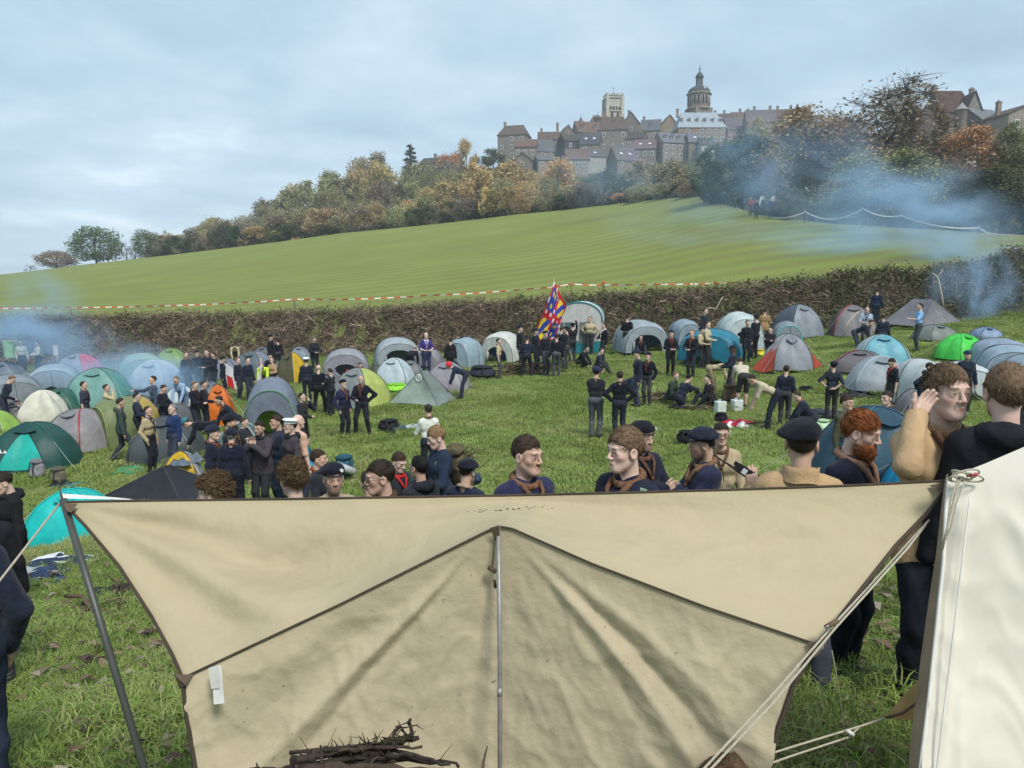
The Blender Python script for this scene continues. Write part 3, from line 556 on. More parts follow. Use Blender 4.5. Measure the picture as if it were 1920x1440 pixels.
def house(label, x0, x1, ridge, eave, base, y=320, depth=9.0, wall=ST1, roof=RB, gable=False, wins=(2, 1), chim=(), hip=0.0, yaw=None, dormers=0, over=.3, skylights=0, name='stone_house'):
    """pixel box of the front: left, right, ridge, eave, foot"""
    if yaw is None: yaw = 0 if name in ('mansion', 'terrace_wall', 'manor') else ((x0 * 37 + x1 * 13) % 41) - 20
    pl, pr_ = P(x0, eave, y), P(x1, eave, y); w = pr_[0] - pl[0]; cx = (pl[0] + pr_[0]) / 2
    zb = min(P(x0, base, y)[2], Tz1(cx, y) + .5) - 3.0; ze = pl[2] - zb; zr = P((x0 + x1) / 2, ridge, y + (depth / 2 if not gable else 0))[2] - zb
    zr = max(zr, ze + .6)
    o = empty(name, (cx, y + depth / 2, zb), math.radians(yaw)); tag(o, label, 'house', 'houses of the hill town'); HOUSES.append(label)
    a, b_ = w / 2, depth / 2
    m = MB(); m.box((0, 0, ze / 2), (w, depth, ze))
    if gable:
        for sy in (-1, 1): m.add([(-a, sy * b_, ze), (a, sy * b_, ze), (0, sy * b_, zr)], None, [[0, 1, 2]])
    elif hip < .99:
        rx_ = a * (1 - hip)
        if hip == 0:
            for sx in (-1, 1): m.add([(sx * a, -b_, ze), (sx * a, b_, ze), (sx * a, 0, zr)], None, [[0, 1, 2]])
    m.build('wall', stone(wall), o)
    r = MB(); e = over; th = .22
    def slab(q):
        q = np.array(q, float); r.add(np.concatenate([q + [0, 0, th], q]), [[0, 1, 2, 3], [7, 6, 5, 4], [0, 4, 5, 1], [1, 5, 6, 2], [2, 6, 7, 3], [3, 7, 4, 0]])
    if gable:
        k = e * (zr - ze) / a
        for sx in (-1, 1): slab([(sx * (a + e), -b_ - e, ze - k), (0, -b_ - e, zr), (0, b_ + e, zr), (sx * (a + e), b_ + e, ze - k)])
    else:
        k = e * (zr - ze) / b_; hx = a * hip
        for sy in (-1, 1): slab([(-a - e, sy * (b_ + e), ze - k), (a + e, sy * (b_ + e), ze - k), (a + e - hx - (e if hip else 0), 0, zr), (-a - e + hx + (e if hip else 0), 0, zr)])
        if hip:
            for sx in (-1, 1): slab([(sx * (a + e), -b_ - e, ze - k), (sx * (a + e), b_ + e, ze - k), (sx * (a + .001 - hx), .001, zr), (sx * (a - hx), -.001, zr)])
    ro = r.build('roof', roofm(roof), o)
    for i, cpx in enumerate(chim):
        cxp = P(cpx, ridge, y)[0] - cx; c = MB(); hz = zr + 1.3; c.box((cxp, 0, hz - 1.6), (.95, .8, 3.2)); c.box((cxp, 0, hz + .08), (1.15, 1.0, .2)); c.tube([(cxp - .2, 0, hz + .15), (cxp - .2, 0, hz + .6)], .14, 6); c.tube([(cxp + .2, 0, hz + .15), (cxp + .2, 0, hz + .5)], .14, 6); c.build('chimney', stone((.22, .17, .14)), ro)
    nc, nr = wins; vis = P(x0, eave, y)[2] - P(x0, base, y)[2]
    rr = random.Random(int(x0 * 7))
    for i in range(nc):
        for j in range(nr):
            if rr.random() < .12: continue
            ww = min(1.0, w / nc * .42); hh = min(1.5, vis / max(nr, 1) * .5); add_window(o, -a + w * (i + .5) / nc + rr.uniform(-.2, .2), ze - vis * (j + .5) / nr, ww, hh, -b_)
    for i in range(dormers):
        xx = -a + w * (i + .5) / dormers; zz_ = ze + (zr - ze) * .38; yy = -b_ * (1 - .38) - .3
        d_ = MB(); d_.box((xx, yy + .6, zz_ + .45), (1.2, 1.8, 1.3)); dm = d_.build('dormer', stone((.35, .34, .32)), o); g = MB(); g.box((xx, yy - .33, zz_ + .5), (.7, .06, .85)); g.build('pane', W_GLASS(), dm)
        q = MB(); q.add([(xx - .75, yy - .45, zz_ + 1.05), (xx + .75, yy - .45, zz_ + 1.05), (xx, yy - .45, zz_ + 1.75), (xx - .75, yy + 1.6, zz_ + 1.05), (xx + .75, yy + 1.6, zz_ + 1.05), (xx, yy + 1.6, zz_ + 1.75)], [[0, 2, 5, 3], [1, 4, 5, 2]], [[0, 1, 2]]); q.build('dormer_roof', roofm(roof), dm)
    for i in range(skylights):
        xx = -a + w * (i + .7) / (skylights + .4); f = .45; q = MB(); sl_ = math.atan2(zr - ze, b_); q.box((xx, -b_ * (1 - f) - .15, ze + (zr - ze) * f + .32), (1.1, .9, .08), rx(sl_)); q.build('skylight', mat('skylight', (.55, .6, .66), rough=.2), ro)
    return o
def turret(label, px, base, eave, tip, wpx, y, wall=ST2, roof=RT, cross=False):
    p = P(px, eave, y); z0 = P(px, base, y)[2] - 2; r = wpx * y / F / 2; o = empty('turret', (p[0], y, z0)); tag(o, label, 'turret', 'turrets of the hill town'); ze = p[2] - z0; zt = P(px, tip, y)[2] - z0
    m = MB(); m.lathe([(r, 0), (r, ze), (r * 1.05, ze + .05)], n=12); m.build('wall', stone(wall), o, True)
    m = MB(); m.lathe([(r * 1.2, ze), (r * .75, ze + (zt - ze) * .35), (.05, zt)], n=12); m.build('roof', roofm(roof), o, True); finial(o, zt, 1.2, cross)
def finial(o, z, h, cross=True):
    m = MB(); k = mat('iron', (.05, .05, .055), rough=.6); m.tube([(0, 0, z - .2), (0, 0, z + h)], [.10, .06], 6)
    if cross: m.box((0, 0, z + h * .68), (h * .42, .1, .1)); m.box((0, 0, z + h * .68), (.1, .1, h * .3))
    m.build('finial', k, o)
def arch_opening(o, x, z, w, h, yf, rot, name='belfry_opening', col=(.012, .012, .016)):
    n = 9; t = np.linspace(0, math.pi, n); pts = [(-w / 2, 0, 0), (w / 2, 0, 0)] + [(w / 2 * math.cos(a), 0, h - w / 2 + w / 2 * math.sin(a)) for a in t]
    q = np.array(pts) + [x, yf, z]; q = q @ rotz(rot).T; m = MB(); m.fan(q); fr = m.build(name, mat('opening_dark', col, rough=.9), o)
    e = np.array([(-w / 2, 0, 0)] + [(w / 2 * math.cos(a) * 1.0, 0, h - w / 2 + w / 2 * math.sin(a)) for a in t[::-1]] + [(w / 2, 0, 0)]) + [x, yf - .05, z]; m = MB(); m.tube(e @ rotz(rot).T, .16, 5); m.build('arch_moulding', stone((.42, .38, .32)), fr, True)
def towers():
    # square pale tower of the basilica
    y = 362.; p = P(1149, 222, y); zt = P(1149, 184, y)[2]; z0 = p[2] - 14; w = 27.5 * y / F; o = empty('church_tower', (p[0], y, z0), math.radians(8)); tag(o, 'pale square bell tower with low pyramid roof and tall iron cross', 'tower', 'church towers of the hill town')
    H = zt - z0; c = stone((.40, .365, .30)); c2 = stone((.46, .42, .345)); a = w / 2
    m = MB(); m.box((0, 0, H / 2), (w, w, H)); m.build('shaft', c, o)
    for sx in (-1, 1):
        for sy in (-1, 1):
            m = MB(); m.box((sx * a, sy * a, H / 2), (1.3, 1.3, H)); m.build('buttress', c2, o)
    for zf, hh in ((.985, .55), (.72, .3), (.50, .3)):
        m = MB(); m.box((0, 0, H * zf), (w + .9, w + .9, hh)); m.build('cornice', c2, o)
    for r_ in range(4):
        for sx in (-1, 1):
            arch_opening(o, sx * w * .19, H * .50 + .2, w * .15, H * .21, -a - .04, r_ * math.pi / 2)
        for k in range(4): arch_opening(o, (k - 1.5) * w * .2, H * .745, w * .12, H * .07, -a - .04, r_ * math.pi / 2, 'blind_arch', (.14, .125, .10))
        m = MB()
        for k in range(9): m.box(((k - 4) * w * .115, -a - .25, H + .75), (.22, .25, 1.0))
        m.box((0, -a - .25, H + 1.3), (w + .6, .3, .22)); me = m.build('parapet', c2, o); me.rotation_euler.z = r_ * math.pi / 2
    zr = P(1149, 178, y)[2] - z0
    m = MB(); q = a * .96; m.add([(-q, -q, H + .3), (q, -q, H + .3), (q, q, H + .3), (-q, q, H + .3), (0, 0, max(zr, H + 2.2))], None, [[0, 1, 4], [1, 2, 4], [2, 3, 4], [3, 0, 4]]); m.build('roof', roofm((.16, .17, .16)), o)
    finial(o, max(zr, H + 2.2), P(1149, 161, y)[2] - z0 - max(zr, H + 2.2))
    # round domed clock tower
    y = 330.; cx = 1309.5; p = P(cx, 212, y); z0 = P(cx, 240, y)[2] - 6; o = empty('domed_tower', (p[0], y, z0), math.radians(20)); tag(o, 'brown belfry with slate dome, small lantern and finial above the big mansion', 'tower', 'church towers of the hill town')
    Z = lambda py: P(cx, py, y)[2] - z0; w = 36 * y / F; a = w / 2; c = stone((.17, .13, .105)); 
    m = MB(); m.box((0, 0, Z(204) / 2), (w * .98, w * .98, Z(204))); m.build('shaft', stone((.20, .165, .135)), o)
    for k in range(4):
        q = k * math.pi / 2; m = MB(); s_ = np.array([(-.5, 0, 0), (.5, 0, 0), (.5, 0, Z(206)), (-.5, 0, Z(206)), (-.5, -4.4, 0), (.5, -4.4, 0)]) + [0, -a, 0]; s_ = s_ @ rotz(q + math.pi / 4).T; m.add(s_, [[0, 3, 4, 4], [0, 4, 5, 1], [3, 2, 5, 4]][1:], [[0, 3, 4], [1, 5, 2]]); m.build('buttress', c, o)
    n = 8; ang = np.arange(n) * math.pi / 4 + math.pi / 8; R_ = a * 1.12
    m = MB(); V = [(R_ * math.cos(t), R_ * math.sin(t), z) for z in (Z(205), Z(177)) for t in ang]; m.add(V, [[i, (i + 1) % n, n + (i + 1) % n, n + i] for i in range(n)]); m.build('belfry', c, o)
    ap = R_ * math.cos(math.pi / 8)
    for k in range(8):
        for sx in (-1, 1): arch_opening(o, sx * R_ * .17, Z(197), R_ * .22, Z(180) - Z(197), -ap - .05, k * math.pi / 4 + 0)
    for zf, ex in ((Z(205), 1.08), (Z(177), 1.12)):
        m = MB(); m.lathe([(R_ * ex, zf - .35), (R_ * (ex + .04), zf), (R_ * ex, zf + .3), (R_ * .9, zf + .35)], n=8); mo = m.build('cornice', stone((.26, .22, .18)), o); mo.rotation_euler.z = math.pi / 8
    zd = Z(176); hd = Z(161) - zd; prof = [(R_ * 1.0 * math.cos(t), zd + hd * math.sin(t) ** .9) for t in np.linspace(0, 1.35, 9)]
    m = MB(); m.lathe(prof, n=16); m.build('dome', roofm((.055, .068, .078)), o, True)
    m = MB(); m.box((0, -R_ * .86, zd + hd * .42), (.9, .5, 1.1)); m.build('dome_light', mat('lucarne', (.55, .58, .6)), o)
    zl = Z(160.5); hl = Z(146) - zl; m = MB()
    for t in ang: m.tube([(1.35 * math.cos(t), 1.35 * math.sin(t), zl - .6), (1.25 * math.cos(t), 1.25 * math.sin(t), zl + hl)], .24, 5)
    m.build('lantern', stone((.16, .17, .16)), o); m = MB(); m.lathe([(1.75, zl + hl), (1.8, zl + hl + .25), (1.5, zl + hl + 1.0), (.9, zl + hl + 1.9), (.35, zl + hl + 2.3), (.15, zl + hl + 3.2)], n=12); m.build('lantern_roof', roofm((.05, .075, .07)), o, True)
    m = MB(); m.lathe([(0, zl + hl + 3.1), (.55, zl + hl + 3.6), (.0, zl + hl + 4.1)], n=8); m.build('ball', mat('bronze', (.12, .13, .11), rough=.5), o, True); finial(o, zl + hl + 4.0, Z(122) - zl - hl - 4.0, True)
def town():
    h = house
    h('tall stone house with hipped brown roof at the left end of town', 937, 992, 236, 252, 298, 318, wins=(3, 3), roof=RB, hip=.35, chim=(946,), wall=(.20, .175, .145))
    h('low house with brown roof below the tall left house', 966, 1008, 263, 275, 296, 306, wins=(3, 1), roof=RT)
    h('slate roofed house leaning right of the low brown one', 992, 1036, 262, 283, 296, 312, wins=(3, 1), roof=RS, wall=ST2)
    h('long brown roofed house above the slate roofed one', 1010, 1050, 248, 261, 280, 330, wins=(3, 1), roof=RB, chim=(1016,))
    h('gabled brown roofed house right of the long roof', 1046, 1078, 234, 256, 282, 334, wins=(1, 1), roof=RT, gable=True, chim=(1046,))
    h('dark timbered house, middle left of town', 1052, 1096, 252, 264, 296, 322, wins=(2, 2), roof=RD, wall=(.06, .055, .05), chim=(1066,))
    h('brown roofed house beneath the conical turret', 1078, 1126, 229, 248, 266, 340, wins=(2, 1), roof=RT, dormers=2)
    h('dark slate house with pale skylights', 1091, 1128, 250, 270, 288, 318, wins=(2, 1), roof=(.06, .06, .07), skylights=2)
    h('big plain stone house with steep brown roof in mid town', 1126, 1180, 220, 242, 284, 324, wins=(3, 2), roof=RB, hip=.3, chim=(1133,), depth=10, dormers=1)
    h('low wing with brown roof right of the plain stone house', 1178, 1214, 249, 259, 280, 322, wins=(2, 1), roof=RD, chim=(1206,))
    h('round apse with brown half dome below the pale tower', 1106, 1134, 217, 232, 246, 354, wins=(0, 0), roof=RT, hip=.6, wall=ST4, name='church_apse')
    h('steep gable right of the pale tower', 1172, 1206, 209, 232, 250, 346, wins=(1, 1), gable=True, roof=RB, chim=(1182,))
    h('slate roofed house with one dormer, centre of town', 1206, 1242, 225, 244, 262, 332, wins=(2, 1), roof=RS, dormers=1, wall=ST2, chim=(1211,))
    h('tan gabled house left of the big mansion', 1238, 1272, 215, 236, 258, 334, wins=(1, 1), gable=True, roof=RT, wall=(.25, .195, .14))
    h('big mansion with pale slate mansard and row of dormers', 1272, 1361, 212, 238, 268, 318, depth=14, wins=(7, 2), roof=(.27, .31, .35), dormers=6, hip=.25, wall=(.235, .185, .145), chim=(1277,), name='mansion')
    h('house with purple tiled roof and tall white windows', 1194, 1235, 262, 278, 298, 308, wins=(3, 1), roof=(.13, .085, .09), skylights=2, wall=ST1)
    h('long house with slate roof and dormers below the mansion', 1234, 1294, 251, 267, 300, 308, wins=(4, 2), roof=(.13, .13, .16), dormers=4, wall=(.22, .19, .16))
    h('narrow house with slate roof right of the long house', 1293, 1317, 250, 266, 292, 306, wins=(1, 1), roof=(.12, .12, .15), skylights=1, wall=ST1)
    h('small house with bright white window frames at the tree line', 1316, 1340, 259, 271, 288, 300, wins=(2, 1), roof=(.07, .07, .08), wall=(.4, .38, .35), dormers=2)
    h('purple slate house with two bright skylights, lowest row', 1148, 1192, 277, 300, 314, 292, wins=(2, 1), roof=RP, skylights=2, wall=ST1)
    h('gabled house with white windows, lowest row', 1062, 1104, 280, 298, 318, 290, wins=(3, 1), roof=RT, wall=ST2)
    h('slate house with red chimney, lowest row', 1095, 1134, 281, 293, 308, 296, wins=(3, 1), roof=(.09, .09, .10), wall=(.34, .31, .27), chim=(1115,), skylights=1)
    h('brown gabled barn at the lower left of town', 966, 1004, 286, 301, 314, 290, wins=(1, 1), gable=True, roof=RB, wall=ST1)
    h('flat slate shed right of the brown barn', 1005, 1040, 293, 300, 314, 288, wins=(2, 1), roof=RS, wall=ST2)
    h('pink walled house with lilac roof right of the mansion', 1361, 1408, 222, 243, 270, 326, wins=(4, 2), roof=RP, wall=(.27, .185, .145), chim=(1388,))
    h('brown roofs with three chimneys behind the mansion', 1340, 1378, 214, 230, 246, 346, wins=(1, 1), roof=RB, chim=(1346, 1363))
    h('long roof with chimneys behind the lilac roof', 1376, 1412, 211, 222, 240, 350, wins=(1, 1), roof=RT, chim=(1393, 1408))
    h('blue slate house half hidden by trees right of town', 1404, 1458, 207, 228, 256, 318, wins=(3, 1), roof=RP, wall=(.22, .18, .15), chim=(1421, 1450))
    h('long low roof behind the brown leaved tree', 1456, 1524, 205, 218, 246, 326, wins=(4, 1), roof=RB, chim=(1466, 1490))
    h('low garden wall house below the cedar', 792, 824, 297, 306, 322, 296, wins=(1, 1), roof=RD, wall=ST2, chim=(815,)); h('pale terrace wall below the orange tree', 838, 876, 318, 322, 332, 282, depth=3, wins=(0, 0), roof=ST4, wall=ST4, name='terrace_wall')
    # manor on the right
    h('tall manor with steep dark roof above the orange tree', 1764, 1826, 172, 209, 244, 190, depth=10, wins=(2, 1), roof=(.075, .042, .036), hip=.12, chim=(1772,), name='manor'); h('stone gable wing of the manor', 1818, 1844, 171, 204, 242, 186, depth=8, wins=(1, 2), gable=True, roof=RB, wall=(.22, .20, .175), chim=(1840,))
    turret('round turret with pale conical cap at the manor', 1803, 232, 206, 192, 19, 183, roof=(.24, .24, .24)); h('pink house at the foot of the manor', 1746, 1788, 208, 221, 240, 180, wins=(2, 1), roof=RD, wall=(.32, .24, .20), chim=(1783,))
    h('grey slate cottage right of the manor', 1830, 1884, 206, 226, 244, 182, wins=(2, 1), roof=(.13, .14, .15), wall=ST1); h('plain stone gable house at the right edge', 1884, 1960, 196, 214, 250, 172, wins=(2, 1), roof=RB, wall=(.25, .215, .175), chim=(1894,), gable=True)
    turret('conical brown turret left of the pale tower', 1089, 252, 236, 219, 16, 344); turret('small pointed turret at the foot of pale tower', 1133, 240, 224, 206, 13, 352, cross=False); turret('domed turret with small cross left of tower', 1121, 236, 222, 215, 15, 350, cross=True)
    towers()
town()
# ================================================================== people: one continuous body surface from a blended distance field
def nets(V, X, Y, Z):
    """surface nets on a rectilinear grid -> verts, quads"""
    nx, ny, nz = V.shape
    S = V < 0
    c = [S[:-1, :-1, :-1], S[1:, :-1, :-1], S[:-1, 1:, :-1], S[1:, 1:, :-1], S[:-1, :-1, 1:], S[1:, :-1, 1:], S[:-1, 1:, 1:], S[1:, 1:, 1:]]
    cnt = sum(a.astype(np.int8) for a in c)
    act = (cnt > 0) & (cnt < 8)
    I, J, K = np.nonzero(act)
    if len(I) == 0: return np.zeros((0, 3)), np.zeros((0, 4), np.int32)
    idx = np.full(act.shape, -1, np.int32); idx[I, J, K] = np.arange(len(I))
    off = [(0, 0, 0), (1, 0, 0), (0, 1, 0), (1, 1, 0), (0, 0, 1), (1, 0, 1), (0, 1, 1), (1, 1, 1)]
    val = [V[I + a, J + b, K + d] for a, b, d in off]
    pos = [np.stack([X[I + a], Y[J + b], Z[K + d]], 1) for a, b, d in off]
    acc = np.zeros((len(I), 3)); n = np.zeros(len(I))
    for a, b in ((0, 1), (2, 3), (4, 5), (6, 7), (0, 2), (1, 3), (4, 6), (5, 7), (0, 4), (1, 5), (2, 6), (3, 7)):
        m = (val[a] < 0) != (val[b] < 0)
        t = np.where(m, val[a] / (val[a] - val[b] + 1e-20), 0)
        acc += np.where(m[:, None], pos[a] + (pos[b] - pos[a]) * t[:, None], 0); n += m
    P_ = acc / n[:, None]
    Q = []
    for ax in range(3):
        sl0 = [slice(None)] * 3; sl1 = [slice(None)] * 3; sl0[ax] = slice(0, -1); sl1[ax] = slice(1, None)
        ch = S[tuple(sl0)] != S[tuple(sl1)]
        i, j, k = np.nonzero(ch)
        o1, o2 = [a for a in range(3) if a != ax]
        co = [i, j, k]
        ok = (co[o1] > 0) & (co[o2] > 0) & (co[o1] < V.shape[o1] - 1) & (co[o2] < V.shape[o2] - 1)
        i, j, k = i[ok], j[ok], k[ok]
        ins = S[i, j, k]
        def at(d1, d2):
            cc = [i.copy(), j.copy(), k.copy()]; cc[o1] = cc[o1] + d1; cc[o2] = cc[o2] + d2
            return idx[cc[0], cc[1], cc[2]]
        q = np.stack([at(-1, -1), at(0, -1), at(0, 0), at(-1, 0)], 1)
        flip = ins if ax != 1 else ~ins
        q[~flip] = q[~flip][:, ::-1]
        Q.append(q)
    Q = np.concatenate(Q); Q = Q[(Q >= 0).all(1)]
    return P_, Q
class Field:
    def __init__(s, X, Y, Z, nl=4):
        s.X, s.Y, s.Z = X.astype(np.float32), Y.astype(np.float32), Z.astype(np.float32)
        sh = (len(X), len(Y), len(Z)); s.V = np.full(sh, 1, np.float32); s.D = np.full((nl,) + sh, 1, np.float32)
    def sl(s, lo, hi, m):
        r = []
        for A, a, b in ((s.X, lo[0], hi[0]), (s.Y, lo[1], hi[1]), (s.Z, lo[2], hi[2])):
            r.append(slice(max(0, np.searchsorted(A, a - m) - 1), np.searchsorted(A, b + m) + 1))
        return tuple(r)
    def pts(s, r): return np.stack(np.meshgrid(s.X[r[0]], s.Y[r[1]], s.Z[r[2]], indexing='ij'), -1)
    def put(s, r, d, lab, k):
        v = s.V[r]
        h = np.clip(.5 + .5 * (v - d) / k, 0, 1); s.V[r] = v * (1 - h) + d * h - k * h * (1 - h)
        s.D[lab][r] = np.minimum(s.D[lab][r], d)
    def cut(s, r, d, k=.006):
        v = s.V[r]; d = -d
        h = np.clip(.5 - .5 * (v - d) / k, 0, 1); s.V[r] = v * (1 - h) + d * h + k * h * (1 - h)
    def cap(s, a, b, ra, rb=None, lab=0, k=.03, M=None, cut=False, sq=None):
        rb = ra if rb is None else rb; a = np.asarray(a, float); b = np.asarray(b, float)
        if M is not None: a2, b2 = M[1] @ a + M[0], M[1] @ b + M[0]
        else: a2, b2 = a, b
        R = max(ra, rb); r = s.sl(np.minimum(a2, b2) - R, np.maximum(a2, b2) + R, .05)
        p = s.pts(r)
        if p.size == 0: return
        ba = b2 - a2; q = p - a2
        t = np.clip((q @ ba) / max(ba @ ba, 1e-9), 0, 1)
        d = np.linalg.norm(q - t[..., None] * ba, axis=-1) - (ra + (rb - ra) * t)
        s.cut(r, d, k) if cut else s.put(r, d.astype(np.float32), lab, k)
    def ell(s, c, rad, lab=0, k=.03, M=None, cut=False):
        c = np.asarray(c, float); rad = np.asarray(rad, float)
        cw = M[1] @ c + M[0] if M is not None else c
        R = rad.max(); r = s.sl(cw - R, cw + R, .05)
        p = s.pts(r)
        if p.size == 0: return
        q = p - cw; sM = 1.0
        if M is not None: sM = np.linalg.norm(M[1][:, 0]); q = (q @ M[1]) / sM ** 2
        k0 = np.linalg.norm(q / rad, axis=-1); k1 = np.linalg.norm(q / rad ** 2, axis=-1)
        d = sM * k0 * (k0 - 1) / np.maximum(k1, 1e-6)
        s.cut(r, d, k) if cut else s.put(r, d.astype(np.float32), lab, k)
def ik(S, Tg, a, b, pole):
    S, Tg, pole = np.array(S, float), np.array(Tg, float), np.array(pole, float)
    d = Tg - S; L = np.linalg.norm(d); mxl = (a + b) * .995
    if L > mxl: Tg = S + d / L * mxl; d = Tg - S; L = mxl
    u = d / L; x = (a * a - b * b + L * L) / (2 * L); h = math.sqrt(max(0, a * a - x * x))
    w = pole - u * (pole @ u); w /= np.linalg.norm(w) + 1e-9
    return S + u * x + w * h, Tg
ARMS = {  # wrist targets (right side, x>0) in chest frame relative to the hips centre at z=.95, elbow pole, hand direction
    'down': ((.27, .03, .84), (.4, -1, 0), (0, .15, -1)),
    'hip': ((.19, -.02, 1.02), (1, -.3, 0), (-.8, .2, -.4)),
    'pocket': ((.215, .05, .90), (.7, -1, 0), (-.15, .25, -1)),
    'front': ((.10, .30, 1.08), (.7, -.5, -.4), (-.6, .6, 0)),
    'cross': ((-.10, .20, 1.18), (1, .2, -.7), (-1, .1, .25)),
    'crossb': ((-.06, .17, 1.23), (1, .2, -.7), (-1, -.05, .1)),
    'face': ((.07, .20, 1.50), (.6, .3, -1), (-.2, -.3, 1)),
    'ear': ((.19, .10, 1.53), (.35, .35, -1), (-.55, -.35, .75)),
    'pray': ((.035, .24, 1.36), (.9, .1, -.8), (-.1, -.1, 1)),
    'reach': ((.25, .50, 1.30), (.7, -.2, -.7), (0, 1, 0)),
    'up': ((.20, .30, 1.85), (1, .2, 0), (0, .2, 1)),
    'back': ((.06, -.17, .98), (1, -.5, 0), (-1, 0, -.2)),
    'grab': ((.13, .36, .50), (.6, -.3, .2), (0, .3, -1)),
    'low': ((.14, .42, .22), (.6, -.2, .3), (0, .4, -1)),
    'gesture': ((.22, .36, 1.20), (.8, -.5, -.5), (.1, .9, .3)),
    'thigh': ((.16, .38, .66), (.8, 0, .2), (-.1, .9, -.4)),
}
SKIN = [(.55, .37, .295), (.50, .325, .25), (.58, .40, .325), (.44, .28, .205), (.10, .055, .035)]
NAVY, BLACK, CREAM, KHAKI, TAN, GREY = (.013, .016, .032), (.012, .012, .015), (.56, .55, .48), (.42, .35, .23), (.40, .275, .155), (.09, .09, .10)
CHAR, JEAN, DKBLUE = (.028, .03, .036), (.035, .045, .07), (.02, .028, .06)
HAIRC = {'brown': (.042, .026, .016), 'dark': (.026, .018, .013), 'black': (.008, .007, .007), 'blond': (.22, .14, .07), 'red': (.23, .075, .022), 'grey': (.20, .20, .20), 'light': (.14, .09, .052), 'curl': (.11, .072, .040)}
def body_mat(): return mat('skin_body', (1, 1, 1), rough=.55, var=.06, scale=30.0, bump=.12, bscale=160.0, spec=.35, attr=True)
def hair_mat(n): return mat('hair_' + n, HAIRC[n], rough=.6, var=.45, scale=70.0, bump=.4, bscale=150.0, spec=.2)
PEOPLE = []
def axis_lines(lo, hi, step, fines, fstep):
    out = [lo]; x = lo
    while x < hi:
        st = step
        for a, b in fines:
            if a - step * .5 <= x <= b: st = fstep
        x += st; out.append(x)
    return np.array(out)
def person(label, px, t, f=None, d=None, face=0, pose='stand', arms=('down', 'down'), top=NAVY, legs=CHAR, hair='auto', hat=None, scarf=None, skin=0,
           head=(0, 0), H=None, lean=0, shorts=False, sleeves='long', near=False, beard=None, glasses=False, hs='short', kind='wool', group=None, fingers=False, hood=None, badge=None, stash=False, coat=False, look=None, seat=None, girth=1.0, shoe=(.02, .018, .016), zoff=0.0):
    if d is not None:
        p = P(px, t, d); gz = Tz1(p[0], d); foot = np.array([p[0], d, gz])
        Hh = p[2] - gz if H is None else H
    elif f is None:
        ys_ = np.linspace(11, 45, 700); pt = np.array([P(px, t, y_) for y_ in ys_]); e_ = pt[:, 2] - (G(pt[:, 0], ys_) + 1.76)
        k_ = np.where(e_[:-1] * e_[1:] <= 0)[0]; y_ = ys_[k_[-1]] if len(k_) else ys_[np.argmin(abs(e_))]
        p = P(px, t, y_); foot = np.array([p[0], y_, Tz1(p[0], y_)]); Hh = 1.76 if H is None else H
    else:
        foot = on_ground(px, f)
        tp = P(px, t, foot[1]); Hh = (tp[2] - foot[2]) if H is None else H
    std = pose in ('stand', 'wide', 'step')
    if std: sc = float(np.clip(Hh / 1.76, .86, 1.13)) if H is None else H / 1.76
    else: sc = 1.0 if H is None else H / 1.76
    PEOPLE.append((label[:38], px, round(foot[1], 1), round(Hh, 2), round(sc, 2)))
    bear = math.atan2(foot[0], foot[1]); fa = math.radians(face)
    dx = math.cos(fa) * -math.sin(bear) + math.sin(fa) * math.cos(bear); dy = math.cos(fa) * -math.cos(bear) - math.sin(fa) * math.sin(bear)
    rz = math.atan2(-dx, dy)
    root = empty('person', (foot[0], foot[1], foot[2] + zoff), rz, sc); tag(root, label, 'person', group or 'people in the camp')
    y = foot[1]
    vx = .0125 if near else float(np.clip(.016 * y / 18, .015, .03))
    r_ = random.Random(sum(map(ord, label)) + int(px))
    if hair == 'auto': hair = r_.choice(['dark', 'brown', 'brown', 'light'])
    # ---- skeleton (facing +y)
    hipz, hipy = .93, 0.0; bend = math.radians(lean); ank = {}; 
    if pose == 'stand': ank = {1: (.095, .01 + r_.uniform(-.03, .03), .075), -1: (-.095, r_.uniform(-.03, .05), .075)}
    if pose == 'wide': ank = {1: (.19, .02, .075), -1: (-.19, -.03, .075)}; hipz = .905
    if pose == 'step': ank = {1: (.09, .27, .085), -1: (-.09, -.24, .10)}; hipz = .895
    if pose == 'bend': ank = {1: (.11, .0, .075), -1: (-.11, .06, .075)}; hipy = -.16; bend = math.radians(lean or 78)
    if pose == 'crouch': ank = {1: (.12, .08, .075), -1: (-.12, -.05, .09)}; hipz = .34; hipy = -.12; bend = math.radians(lean or 38)
    if pose == 'kneel': ank = {1: (.12, -.36, .06), -1: (-.12, -.36, .06)}; hipz = .34; hipy = -.22; bend = math.radians(lean or 35)
    if pose == 'sit': ank = {1: (.14, .52, .07), -1: (-.14, .45, .07)}; hipz = .14 if seat is None else seat; hipy = -.1; bend = math.radians(lean or 18)
    hip = np.array([0, hipy, hipz]); Rb = rx(-bend)
    def C(p_): return hip + Rb @ (np.array(p_, float) - np.array([0, 0, .95]))      # chest frame -> body frame
    caps = []; g = girth
    def A(a, b, ra, rb, lab, k=.03): caps.append((np.array(a, float), np.array(b, float), ra, rb, lab, k))
    # trunk
    A(hip + [-.072, -.015, -.0], hip + [.072, -.015, -.0], .106 * g, .106 * g, 1 if coat else 2, .04)
    A(C((-.065, .01, 1.10)), C((.065, .01, 1.10)), .096 * g, .096 * g, 1, .05)
    A(C((-.085, .015, 1.27)), C((.085, .015, 1.27)), .106 * g, .106 * g, 1, .045)
    A(C((-.105, -.005, 1.36)), C((.105, -.005, 1.36)), .086 * g, .086 * g, 1, .04)
    A(C((-.03, -.02, 1.44)), C((-.155, -.015, 1.395)), .046, .052, 1, .04); A(C((.03, -.02, 1.44)), C((.155, -.015, 1.395)), .046, .052, 1, .04)
